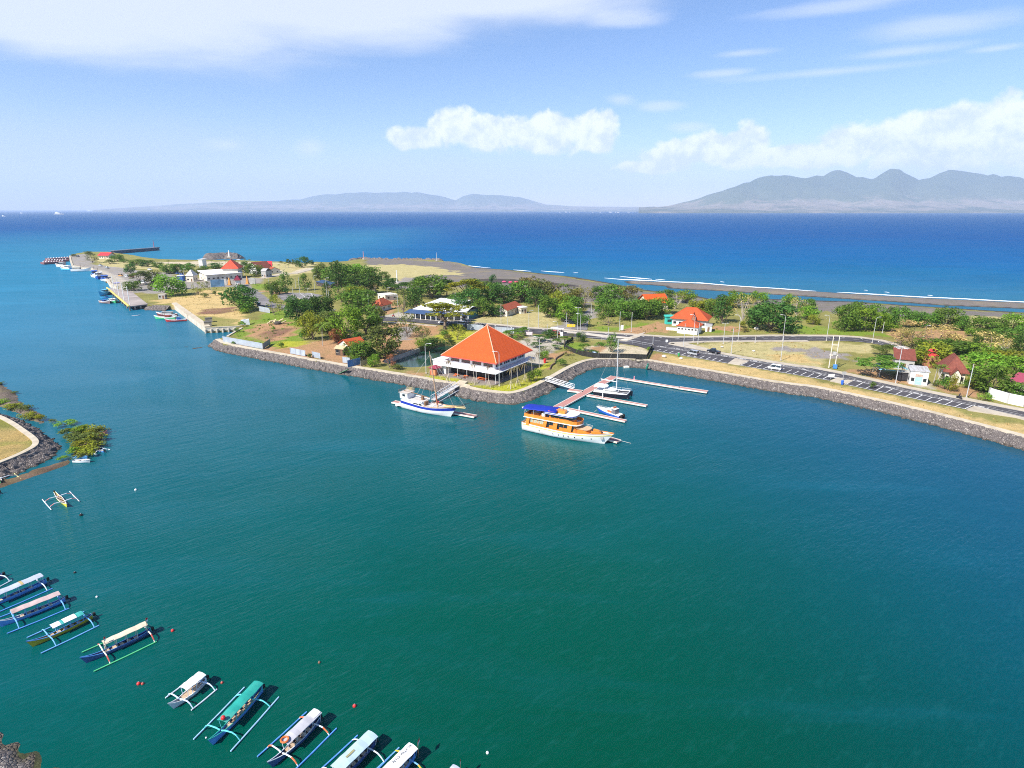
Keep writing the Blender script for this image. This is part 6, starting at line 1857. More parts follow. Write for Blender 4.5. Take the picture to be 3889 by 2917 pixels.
def skiff(label, wn, bow, stern, hc, ic, B=1.0, up=1.0, flip=False):
 t, L = boat_frame('skiff', label, 'skiff', wn, stern, bow, 0, 'skiffs on the mangrove bank')
 mb = MB(); hr = hull_mesh(mb, L * .94, B, lambda q: .5 + .3 * q * q, draft=.15, rake=.3, stern=.7, n=12)
 h = build('hull', mb, hc, t, True)
 mb = MB(); stripe_mesh(mb, hr, .9, 1.06, .04); build('gunwale', mb, ic, h)
 mb = MB(); deck_mesh(mb, hr, .3, .92)
 build('floorboards', mb, mat('boat_floor', (.30, .22, .16), .8, .35, 1.5), t)
 mb = MB()
 for k in (.3, .55): mb.box(L * k - .15, L * k + .15, -B * .4, B * .4, .38, .44)
 build('seats', mb, mat('bench_wood', (.50, .36, .24), .7, .25), t)
 if flip:
  t.rotation_euler = (math.pi, 0, t.rotation_euler[2]); t.location.z = .75
skiff('bright sky-blue skiff drawn up on the mangrove bank above a white one', 'W', (1385, 600), (1155, 585), mat('sky_blue_hull', (.10, .42, .78), .5, .12), LB)
skiff('white skiff afloat just below the bright sky-blue one', 'W', (1430, 650), (1160, 645), BOATW, PALEB, 1.1)
skiff('red and white upturned skiff at the right side of the mangrove bushes', 'W', (1700, 185), (1590, 245), mat('faded_red_hull', (.55, .2, .18), .5, .2), BOATW, 1.0, flip=True)
# marker buoys
for lab, wn, x, yy, c, r in [('red buoy to the right of the sand-coloured canopy', 'Q', 1332, 602, BUOYR, .26), ('bigger red buoy of the pair above the white canopied boat', 'Q', 1070, 1012, BUOYR, .27), ('smaller dull red buoy of the pair above the white canopied boat', 'Q', 1101, 1012, mat('dull_red_buoy', (.4, .07, .05), .5), .22),
        ('dull red buoy between the white canopy and the teal canopy', 'Q', 1713, 1003, mat('dull_red_buoy', (.4, .07, .05), .5), .2), ('black buoy above the pink and blue-grey canopies', 'Q', 577, 154, TYRE(), .22), ('pale grey buoy right of the pink canopy', 'Q', 748, 341, BOATW, .2),
        ('single bright red buoy far right of the grey canopy', 'R', 1362, 385, BUOYR, .26), ('brownish sunken buoy in the open green water', 'R', 1080, 36, mat('brown_buoy', (.2, .1, .06), .6), .2), ('black buoy to the right of the yellow outrigger', 'W', 1278, 1484, TYRE(), .36),
        ('white buoy in open water right of the mangrove bank', 'P', 1267, 1503, BOATW, .3), ('tiny white buoy beside the teal canopied boat bow', 'R', 175, 637, BOATW, .12), ('white buoy near the bottom edge right of the lettered canopy', 'O', 1053, 1627, BOATW, .2)]:
 q = P(wn, x, yy, 0)
 r *= .85
 b = thing('buoy', lab, 'buoy', (q.x, q.y, 0), 0, 'mooring buoys in the harbour')
 mb = MB(); mb.ball((0, 0, r * .35), r, 12, 8); build('float', mb, c, b, True)
 mb = MB(); mb.tube([(0, 0, r * 1.3), (0, 0, r * 1.6)], r * .22, 6); build('eye', mb, STEEL(), b)
# ---------------------------------------------------------------- fishing boats along the quay and the far ships
def fishing_boat(label, wn, stern, bow, hc, sc_, B=.28, cab=(.08, .36), ch=2.0, mast=True, sheer=1.3, beamc=None, name='fishing_boat', group='fishing boats at the quay', trim=None, cap_l=20.0):
 t, L = boat_frame(name, label, 'fishing boat', wn, stern, bow, 0, group)
 if L > cap_l:
  b = P(wn, *bow, 0.0)
  t.location = b - (b - t.location).normalized() * cap_l
  L = cap_l
 Bm = L * B
 k = L / 12
 sh = lambda q: sheer * k * (1.0 + .2 * (1 - q) ** 2 + 1.0 * max(0, (q - .5) / .5) ** 2)
 mb = MB(); hr = hull_mesh(mb, L * .94, Bm, sh, draft=.5, rake=.9 * k, stern=.7, n=16)
 h = build('hull', mb, hc, t, True)
 mb = MB(); stripe_mesh(mb, hr, .80, 1.04, .04 * k); build('gunwale', mb, trim or BOATW, h)
 mb = MB(); deck_mesh(mb, hr, .3 * k); build('deck', mb, mat('fish_deck', (.42, .36, .3), .8, .25), t)
 if ch:
  z = sh(.3)
  mb = MB(); mb.loft(house_ring(L * cab[0], L * cab[1], Bm * .6, Bm * .6, z - .4 * k, z + ch * k, .2 * k)); c = build('cabin', mb, sc_, t)
  mb = MB(); mb.loft(house_ring(L * cab[0] + .1, L * cab[1] + .05, Bm * .62, Bm * .62, z + ch * k * .5, z + ch * k * .8, .1 * k)); build('window', mb, GLASS(), c)
  mb = MB(); mb.loft(house_ring(L * cab[0] - .3 * k, L * cab[1] + .3 * k, Bm * .72, Bm * .72, z + ch * k + .002, z + ch * k + .15 * k, 0)); build('cabin_roof', mb, beamc or sc_, c)
 if mast:
  mb = MB(); mb.tube([(L * .5, 0, sh(.5) * .8), (L * .5, 0, sh(.5) + 4.2 * k)], [.13 * k, .07 * k], 5); mb.tube([(L * .5, 0, sh(.5) + 1.0 * k), (L * .78, 0, sh(.5) + 3.0 * k)], .06 * k, 4); build('mast', mb, WOOD(), t)
 return t
ROY = mat('royal_blue_hull', (.03, .10, .42), .4, .15)
AQB = mat('aqua_hull', (.12, .50, .75), .4, .15)
fishing_boat('long white fishing vessel with a pale upper house lying along the quay', 'X', (400, 285), (705, 278), BOATW, CREAM, .2, (.1, .5), 1.2, True, 1.4, group='fishing boats at the quay')
fishing_boat('pale blue hulled vessel moored just before the long white one', 'X', (402, 268), (238, 260), AQB, BOATW, .3, (.1, .5), 1.8, True, 1.6)
fishing_boat('white vessel with a grey house between the maroon rafts and the pale blue hull', 'X', (340, 222), (168, 215), BOATW, GREYWALL, .3, (.2, .6), 2.2, True, 1.4)
fishing_boat('white boat pointing at the camera with a blue wheelhouse at the bend of the quay', 'X', (745, 320), (770, 388), BOATW, ROY, .32, (.1, .5), 1.8, True, 1.3)
fishing_boat('blue and white boat with dark gear on deck left of the orange boats', 'X', (870, 350), (800, 405), ROY, BOATW, .3, (.1, .5), 1.5, True, 1.2)
fishing_boat('white bowed boat with blue trim beside the orange boat', 'X', (850, 360), (935, 442), BOATW, ROY, .34, (.15, .5), 1.2, False, 1.1, trim=ROY)
fishing_boat('bright orange-yellow boat at the quay', 'X', (1030, 440), (915, 455), mat('amber_hull', (.70, .34, .04), .5, .15), mat('amber_hull', (.70, .34, .04), .5, .15), .5, (.15, .6), 1.1, False, 1.2)
fishing_boat('small white boat with violet trim at the end of the pier', 'X', (1045, 495), (1155, 518), BOATW, mat('violet_paint', (.2, .2, .5), .5), .35, (.3, .6), 1.0, False, .9)
fishing_boat('small open white rowing boat afloat off the pier end', 'A', (1582, 950), (1685, 944), PALEB, PALEB, .24, (.2, .4), 0, False, .8)
fishing_boat('turquoise-blue trawler with a high blue wheelhouse beside the pier', 'X', (985, 620), (822, 655), AQB, mat('aqua_house', (.15, .52, .75), .5, .1), .32, (.25, .65), 1.8, True, 1.8, trim=AQB)
fishing_boat('second turquoise-blue hull lying outside the trawler by the pier', 'X', (990, 680), (835, 690), mat('azure_hull', (.08, .38, .70), .4, .12), ROY, .32, (.2, .5), 1.0, True, 1.4, trim=AQB)
fishing_boat('old wooden boat with a grey weathered hull nearest the camera beside the pier', 'X', (845, 752), (990, 768), mat('grey_red_wood', (.34, .22, .2), .7, .25), ROY, .34, (.3, .55), .8, False, 1.5)
fishing_boat('green sterned boat tucked between the grey wooden boat and the pier', 'X', (1000, 735), (1070, 765), GRNP, BOATW, .4, (.2, .5), .8, True, 1.2)
fishing_boat('green and white striped wooden boat with a tall mast below the sea wall', 'A', (2110, 985), (1855, 985), GRNP, mat('rust_house', (.35, .09, .06), .7, .2), .24, (.3, .5), .5, True, 1.1, trim=BOATW)
fishing_boat('maroon boat with a long deck awning behind the green striped one', 'A', (2120, 950), (1880, 945), mat('maroon_hull', (.20, .04, .04), .6, .2), GREYWALL, .24, (.2, .7), 1.0, True, 1.1)
fishing_boat('red and white striped wooden boat at the foot of the sea wall', 'B', (345, 1008), (85, 1020), mat('crimson_hull', (.50, .05, .05), .5, .2), ROY, .25, (.25, .45), .7, True, 1.1, trim=BOATW)
fishing_boat('blue and white boat between the striped wooden boats', 'B', (260, 965), (90, 975), LB, BOATW, .26, (.2, .5), 1.0, True, 1.0)
for i, (x, yy, lab) in enumerate(((700, 275, 'farthest and longest row'), (680, 300, 'middle row'), (640, 322, 'nearest row'))):
 t, L = boat_frame('fish_raft', 'maroon timber raft with white drums at the harbour tip, %s' % lab, 'raft', 'A', (x + 130, yy - 8), (x - 130, yy + 8), 0, 'rafts at the harbour tip')
 mb = MB(); mb.box(0, L, -5, 5, .2, 2.2); build('frame', mb, mat('maroon_timber', (.22, .09, .09), .8, .3, .3), t)
 mb = MB()
 for k in range(8):
  mb.ball((L * (k + .5) / 8, 0, 2.4), .8, 8, 5)
 build('drums', mb, WHITE(), t)
# ships on the strait
def ship(label, x, yy, lpx, hc, wn='O', dist=None):
 q = P(wn, x, yy, 0)
 L = lpx * px_m(wn, q)
 t = thing('ship', label, 'ship', (q.x, q.y, 0), 0, 'ships far out on the strait')
 mb = MB(); mb.loft([[(L * f - L / 2, -L * .07 * w, z) for z in (0,)] + [(L * f - L / 2, -L * .08 * w, L * .10), (L * f - L / 2, L * .08 * w, L * .10), (L * f - L / 2, L * .07 * w, 0)] for f, w in ((0, .8), (.2, 1), (.75, 1), (1, .1))]); build('hull', mb, hc, t)
 mb = MB(); mb.box(-L * .42, L * .1, -L * .06, L * .06, L * .102, L * .2); mb.box(-L * .36, -L * .1, -L * .05, L * .05, L * .2, L * .28); build('superstructure', mb, WHITE(), t)
 mb = MB(); mb.tube([(L * .25, 0, L * .1), (L * .25, 0, L * .34)], L * .012, 5); build('mast', mb, WHITE(), t)
for i, (x, yy, l, lab) in enumerate([(47, 461, 6, 'small white ship near the left edge of the horizon, left of the cargo pair'), (8, 467.5, 8, 'pale ship cut by the left edge of the sea'), (128, 463.5, 20, 'long low ship left of the breakwater, nearest of the far ships'), (195, 456.5, 12, 'white ship under the low end of the far cape'),
          (278, 456.2, 26, 'long pale ship at the left foot of the far hills'), (355, 456.5, 8, 'small white ship right of the long pale ship'), (508, 456.2, 8, 'tiny white ship under the rising slope of the plateau'), (549, 456.4, 16, 'white ferry in mid channel below the plateau slope'), (590, 456.3, 12, 'white ferry just right of the mid channel ferry'), (640, 456.2, 8, 'small ferry under the left edge of the plateau'),
          (712, 456.2, 14, 'white ferry below the left part of the flat plateau'), (758, 456.2, 10, 'white ship below the middle of the flat plateau'), (806, 456.2, 18, 'broad white ferry below the right part of the flat plateau'), (849, 456.2, 12, 'white ferry at the right end of the row')]):
 ship(lab, x, yy, l, BOATW if i != 2 else GREYWALL)
# ---------------------------------------------------------------- trees
def leaf_mat(name, col, back=None):
 m = bpy.data.materials.new(name)
 m.use_nodes = True
 t = NT(m.node_tree)
 g = t.n('ShaderNodeNewGeometry').outputs
 oi = t.n('ShaderNodeObjectInfo').outputs['Random']
 r = g['Random Per Island']
 lo, hi = tuple(c * .55 for c in col), tuple(min(1, c * 1.55) for c in col)
 c = t.ramp(r, [(0.0, lo), (.5, col), (1.0, hi)])
 n = t.noise(t.n('ShaderNodeTexCoord').outputs['Object'], 3.2, 2)
 c = t.mix(t.m('MULTIPLY', t.sstep(n, .48, .66), .5), c, back or (col[0] * 1.7, col[1] * 1.45, col[2] * .9))
 c = t.n('ShaderNodeHueSaturation', {'Hue': t.m('ADD', .485, t.m('MULTIPLY', oi, .03)), 'Saturation': .95, 'Value': t.m('ADD', .82, t.m('MULTIPLY', oi, .36)), 'Color': c}).outputs[0]
 d = t.n('ShaderNodeBsdfDiffuse', {'Color': c})
 tr = t.n('ShaderNodeBsdfTranslucent', {'Color': c})
 mx = t.n('ShaderNodeMixShader', {0: .40, 1: d.outputs[0], 2: tr.outputs[0]})
 t.n('ShaderNodeOutputMaterial', {0: mx.outputs[0]})
 return m
LEAF = {'dark': leaf_mat('dark_leaves', (0.070, 0.150, 0.028)), 'mid': leaf_mat('green_leaves', (0.118, 0.225, 0.028)), 'bright': leaf_mat('bright_leaves', (0.176, 0.315, 0.022)),
  'olive': leaf_mat('olive_leaves', (0.137, 0.175, 0.040)), 'yellow': leaf_mat('yellow_green_leaves', (0.260, 0.294, 0.022)), 'dry': leaf_mat('dry_leaves', (0.520, 0.378, 0.130), (.50, .36, .20)),
  'brown': leaf_mat('brownish_leaves', (0.221, 0.196, 0.055)), 'red': leaf_mat('reddish_leaves', (0.338, 0.126, 0.065)), 'blue': leaf_mat('feathery_leaves', (0.058, 0.161, 0.040)), 'palm': leaf_mat('palm_leaves', (0.143, 0.217, 0.035)),
  'withered': leaf_mat('withered_fronds', (.20, .16, .085))}
BARK = mat('bark', (.20, .15, .11), .9, .3, 2.0)
PALEBARK = mat('pale_bark', (.42, .37, .31), .9, .2, 2.0)
def leaf_mesh(name, clumps, per, size, seed, squash=1.0, droop=0.0):
 """leaf clumps: many small tilted blades spread through each clump's shell"""
 R = np.random.RandomState(seed)
 vs, fs = [], []
 for (cx, cy, cz, r, rz) in clumps:
  n = int(per * (r / .3) ** 1.6) + 8
  d = R.normal(size=(n, 3))
  d /= np.linalg.norm(d, axis=1)[:, None]
  rad = r * (.45 + .6 * R.rand(n) ** .55)
  p = np.stack([cx + d[:, 0] * rad, cy + d[:, 1] * rad, cz + d[:, 2] * rad * rz], 1)
  nrm = d + R.normal(size=(n, 3)) * .75 + np.array([0, 0, .35])
  nrm /= np.linalg.norm(nrm, axis=1)[:, None]
  a = np.cross(nrm, R.normal(size=(n, 3)))
  a /= np.linalg.norm(a, axis=1)[:, None]
  b = np.cross(nrm, a)
  s = size * (.6 + .9 * R.rand(n))[:, None]
  q = np.stack([p - a * s, p - b * s * .55, p + a * s - np.array([0, 0, droop]) * s, p + b * s * .55], 1)
  o = len(vs)
  vs += q.reshape(-1, 3).tolist()
  fs += [(o + 4 * i, o + 4 * i + 1, o + 4 * i + 2, o + 4 * i + 3) for i in range(n)]
 me = bpy.data.meshes.new(name)
 me.from_pydata(vs, [], fs)
 me.materials.append(LEAF['mid'])
 return me
def limbs_mesh(name, clumps, base, r0, seed, lean=0.0):
 """tapered trunk forking to every few clumps (unit crown coordinates: trunk from z=-base up)"""
 R = random.Random(seed)
 mb = MB()
 fork = Vector((lean, 0, -base * .25 + .02))
 mb.tube([(0, 0, -base - .05), (lean * .5, 0, -base * .6), fork], [r0, r0 * .8, r0 * .62], 7)
 cl = clumps[:]
 R.shuffle(cl)
 for c in cl[:9]:
  e = Vector(c[:3])
  m_ = fork.lerp(e, .5) + Vector((R.uniform(-.06, .06), R.uniform(-.06, .06), -.05))
  mb.tube([fork, m_, e], [r0 * .5, r0 * .3, r0 * .12], 5)
 me = bpy.data.meshes.new(name)
 me.from_pydata(mb.v, [], mb.f)
 me.materials.append(BARK)
 return me
VAR = {}
def variant(kind, k):
 """unit tree: crown spans x,y in -.5..+.5 and z in 0..1, trunk below z=0"""
 if (kind, k) in VAR:
  return VAR[kind, k]
 R = random.Random(hash_(kind) + k * 17)
 cl = []
 if kind == 'round':
  for i in range(26):
   a, e = R.uniform(0, 6.28), R.uniform(-.95, 1.0)
   rr = .36 * math.sqrt(max(.08, 1 - abs(e) ** 2.2 * (.8 if e > 0 else .5))) * R.uniform(.6, 1.1)
   cl.append((math.cos(a) * rr, math.sin(a) * rr, .45 + e * .38, R.uniform(.13, .22), .95))
  per, size, base, r0 = 150, .034, .09, .03
 elif kind == 'tall':
  for i in range(22):
   z = R.uniform(.02, .95)
   w_ = .33 * math.sin(math.pi * min(1, .18 + z * .78)) * R.uniform(.5, 1.1)
   a = R.uniform(0, 6.28)
   cl.append((math.cos(a) * w_, math.sin(a) * w_, z * .86 + .06, R.uniform(.11, .18), 1.0))
  per, size, base, r0 = 125, .033, .08, .03
 elif kind == 'umb':
  for i in range(22):
   a, q = R.uniform(0, 6.28), math.sqrt(R.random())
   cl.append((math.cos(a) * .40 * q, math.sin(a) * .40 * q, .78 - .42 * q * q + R.uniform(-.10, .10), R.uniform(.10, .17), .45))
  per, size, base, r0 = 330, .028, .42, .03
 elif kind == 'sparse':
  for i in range(22):
   a, e = R.uniform(0, 6.28), R.uniform(-.7, 1.0)
   rr = .38 * math.sqrt(max(.05, 1 - max(0, e) ** 2)) * R.uniform(.55, 1.1)
   cl.append((math.cos(a) * rr, math.sin(a) * rr, .42 + e * .40, R.uniform(.09, .17), 1.0))
  per, size, base, r0 = 78, .028, .15, .028
 elif kind == 'bare':
  for i in range(15):
   a, e = R.uniform(0, 6.28), R.uniform(.0, 1.0)
   rr = .32 * math.sqrt(max(.1, 1 - e ** 2 * .7)) * R.uniform(.6, 1.1)
   cl.append((math.cos(a) * rr, math.sin(a) * rr, .36 + e * .50, R.uniform(.10, .16), 1.2))
  per, size, base, r0 = 60, .018, .2, .03
 elif kind == 'bush':
  for i in range(11):
   a, q = R.uniform(0, 6.28), math.sqrt(R.random())
   cl.append((math.cos(a) * .34 * q, math.sin(a) * .34 * q, .30 + .32 * (1 - q) + R.uniform(-.05, .12), R.uniform(.14, .22), 1.1))
  per, size, base, r0 = 90, .042, .02, .02
 elif kind == 'casu':
  for i in range(26):
   z = R.uniform(0.02, .97)
   w_ = .34 * (1 - z * .75) * R.uniform(.4, 1.1)
   a = R.uniform(0, 6.28)
   cl.append((math.cos(a) * w_, math.sin(a) * w_, z * .9 + .04, R.uniform(.07, .13), 1.3))
  per, size, base, r0 = 170, .028, .06, .025
 sq = leaf_mesh('crown', cl, per, size, hash_(kind) + k, droop=.35 if kind in ('casu', 'bare') else .1)
 tr = limbs_mesh('trunk', cl, base, r0, k + 5, R.uniform(-.05, .05))
 VAR[kind, k] = (sq, tr, base)
 return VAR[kind, k]
def hash_(s):
 return sum(ord(c) * (i + 3) for i, c in enumerate(s)) % 9973
TCOUNT = [0]
NAMES = {'round': 'broadleaf_tree', 'tall': 'tall_tree', 'umb': 'umbrella_tree', 'sparse': 'airy_tree', 'bare': 'bare_tree', 'bush': 'bush', 'casu': 'feathery_tree'}
def plant_tree(wn, x, yb, w, h, kind, leaf, label, group):
 p = P(wn, x, yb, LAND if wn not in 'PW' else .3)
 p.z -= .12
 k = TCOUNT[0] % (2 if kind in ('umb', 'bare', 'casu') else 3)
 TCOUNT[0] += 1
 cr, tr, base = variant(kind, k)
 m_ = px_m(wn, p)
 W_, H_ = w * m_ * 1.45, h * m_ / math.cos(PITCH) * 1.14
 z0 = H_ * base / (1 + base)
 sz = H_ - z0
 cat = 'shrub' if kind == 'bush' else 'tree'
 t = thing(NAMES[kind], label, cat, p, random.Random(TCOUNT[0]).uniform(0, 6.28), group)
 cs = max(W_, sz * .55)
 o = bpy.data.objects.new('trunk' if kind != 'bush' else 'stems', tr)
 o.parent, o.location, o.scale = t, (0, 0, z0), (cs, cs, sz if kind != 'umb' else sz)
 COL.objects.link(o)
 if kind in ('umb', 'bare', 'sparse'):
  rr = max(.12, min(.35, H_ * .03)) / (.03 * cs)
 c = bpy.data.objects.new('crown' if kind != 'bush' else 'foliage', cr)
 c.parent, c.location, c.scale = t, (0, 0, z0), (cs, cs, sz)
 COL.objects.link(c)
 c.material_slots[0].link = 'OBJECT'
 c.material_slots[0].material = LEAF[leaf]
 if kind == 'bare':
  o.material_slots[0].link = 'OBJECT'
  o.material_slots[0].material = PALEBARK
 return t
def frond_mesh(n, length, droop, seed, up=.5, blades=11, width=.34):
 R = random.Random(seed)
 mb = MB()
 for i in range(n):
  a = 6.283 * i / n + R.uniform(-.2, .2)
  u = up + R.uniform(-.35, .35)
  d = Vector((math.cos(a), math.sin(a), 0))
  s = Vector((-d.y, d.x, 0))
  def at(f):
   return d * length * f * (1 - .18 * f * abs(u)) + Vector((0, 0, length * (u * f - droop * f * f)))
  for k in range(blades):
   f = .12 + .88 * k / blades
   f2 = f + .11
   q, q2 = at(f), at(min(1, f2))
   wd = length * width * math.sin(math.pi * (.12 + .83 * f)) * .5
   for sg in (-1, 1):
    tip = (q + q2) / 2 + s * wd * sg + Vector((0, 0, -wd * .5)) + d * wd * .4
    mb.add([q, q2, tip], [(0, 1, 2)])
 me = bpy.data.meshes.new('fronds')
 me.from_pydata(mb.v, [], mb.f)
 me.materials.append(LEAF['palm'])
 return me
FROND = {'coco': frond_mesh(17, 1.0, .62, 3), 'areca': frond_mesh(13, 1.0, .55, 5, .8), 'limp': frond_mesh(9, 1.0, 1.25, 7, .55, 8, .30)}
def plant_palm(wn, x, yb, h, label, group, kind='coco', lean=.08, spread=None, leaf='palm', props=0, rot=None, stem=.13):
 p = P(wn, x, yb, LAND)
 p.z -= .1
 H_ = h * px_m(wn, p) / math.cos(PITCH)
 sp = spread * px_m(wn, p) / 2 if spread else H_ * .36
 t = thing('palm_tree', label, 'palm tree', p, rot if rot is not None else random.Random(int(x * 7 + yb)).uniform(0, 6.28), group)
 ht = H_ - (sp * .3 if kind != 'limp' else .2)
 mb = MB()
 mb.tube([(0, 0, -.1), (lean * ht * .3, 0, ht * .4), (lean * ht * .9, 0, ht)], [stem * 1.35, stem, stem * .8], 7)
 build('trunk', mb, PALEBARK, t)
 c = bpy.data.objects.new('crown', FROND[kind])
 c.parent, c.location, c.scale = t, (lean * ht * .9, 0, ht), (sp, sp, sp)
 COL.objects.link(c)
 c.material_slots[0].link = 'OBJECT'
 c.material_slots[0].material = LEAF[leaf]
 for i in range(props):
  a = 6.283 * i / props + .4
  mb = MB()
  mb.tube([(math.cos(a) * 1.15, math.sin(a) * 1.15, 0), (lean * ht * .25, 0, ht * .38)], .055, 5)
  build('prop', mb, mat('pale_stake', (.58, .48, .36), .8), t)
 return t
T_ = []
GROUPS = {'p': 'trees on the port apron', 'f': 'trees round the dry field', 'g': 'trees of the dense grove', 's': 'trees beside the shore hut', 'r': 'trees along the back road', 'z': 'young trees on the plaza', 'b': 'trees behind the beach', 'h': 'trees of the right-hand hamlet', 'm': 'mangrove bushes'}
def T(s):
 """lines: window x base-y width height kind leaf group-letter | label"""
 for ln in s.strip().splitlines():
  a, lab = ln.split('|')
  a = a.split()
  plant_tree(a[0], float(a[1]), float(a[2]), float(a[3]), float(a[4]), a[5], a[6], lab.strip(), GROUPS[a[7]])
T('''
A 1065 212 70 40 round olive p|low round tree left of the red roofed shed at the harbour tip
A 875 238 70 36 bush olive p|low scrub tree at the very tip of the harbour apron
A 1110 310 120 110 sparse olive p|airy tree just below the red roofed shed
A 1310 322 130 60 bush olive p|wide low shrub in the middle of the tip lawn
A 1420 292 120 75 round mid p|round green tree right of the red roofed shed
A 1490 310 80 50 bush mid p|small shrub right of the round tree by the red shed
A 1640 338 140 65 round mid p|green tree on the seaward lawn left of the parked cars
A 1770 355 130 75 round dark p|dark tree in the row along the seaward lawn
A 1890 368 110 60 round mid p|last green tree in the row along the seaward lawn
A 1570 432 105 105 round dark p|dark round tree in the middle of the port parking
A 1690 575 180 150 umb olive p|spreading olive tree over the parked vans
A 1832 560 160 140 round olive p|rounder olive tree right of the spreading one by the vans
A 1600 642 170 110 round mid p|low green tree behind the pier
A 1812 642 60 85 tall olive p|thin little tree between the pier and the bright harbour tree
B 150 440 180 110 round mid p|wide green tree left of the cream gazebo
B 255 432 110 100 round dark p|dark tree between the wide green tree and the gazebo
B 375 436 120 115 round mid p|green tree right behind the cream gazebo
B 500 455 110 70 round olive p|olive shrub tree left of the white market hall
B 690 378 130 62 round dark p|dark low tree behind the left end of the market hall
B 560 410 80 60 round mid p|small green tree at the left gable of the market hall
B 1035 410 110 105 round dark p|dark tree between the market hall and the brown gable
B 1160 472 170 140 round mid p|bushy green tree in front of the brown gabled house
B 375 520 70 70 round dark p|little dark tree at the door of the gazebo
B 740 460 110 50 sparse olive p|thin tree in front of the market hall wall
B 1735 362 130 115 round dark p|solitary dark tree on the shore lawn
B 1840 332 50 52 round dark p|small round tree at the water right of the shore lawn
B 1565 320 46 52 round dark p|tiny round tree left of the solitary shore lawn tree
B 1622 330 44 54 tall olive p|tiny upright tree next to the solitary shore lawn tree
B 2150 312 32 32 round mid p|tiny bush tree alone at the edge of the yellow point
B 1470 310 40 28 bush olive p|low shrub at the sea edge above the crimson roof
B 150 705 270 230 round bright p|big bright green tree standing by the ruined hut in the dry field
B 285 622 95 62 umb olive p|small flat-topped tree at the left end of the blue hoarding
B 490 690 130 145 sparse yellow p|light yellow-green tree in front of the blue hoarding
B 610 630 70 90 sparse olive p|thin tree at the edge of the blue hoarding
B 1000 868 300 265 round dark f|large dark bushy tree at the right edge of the dry field
B 1085 885 190 170 round mid f|greener bush tree hugging the right side of the large dark field tree
B 1080 905 160 60 bush bright f|bright low bush at the foot of the large dark field tree
B 1385 690 150 145 round mid f|round green tree left of the striped parking court
B 1540 640 160 200 tall mid f|tall green tree above the striped parking court
B 1760 640 150 170 tall mid f|green tree at the right of the court below the dark stand
B 1545 685 110 85 bush dark f|dark low shrub at the corner of the striped parking court
B 1385 790 95 175 casu dark f|slim dark tree beside the bend of the gate road
B 1400 935 170 225 sparse yellow f|yellowish leafy tree at the bend below the gate road
B 690 700 60 60 bush olive f|small olive tuft bush in the middle of the dry field
B 560 725 70 70 bush olive f|small grey-green bush on the left of the dry field
B 1480 1320 70 70 bush dark s|dark bush on the brown bank above the revetment
B 1830 1450 70 60 bush olive s|weedy bush beside the broken fence panel
B 900 1290 40 50 bush mid s|weed tuft against the long grey fence
B 1380 1120 50 60 bush bright s|bright small plant in the middle of the rusty clearing
B 1020 1070 90 70 bush bright s|bright weeds by the white tank on the grass
B 945 1140 50 60 bush mid s|green weed at the corner of the pile wharf
''')
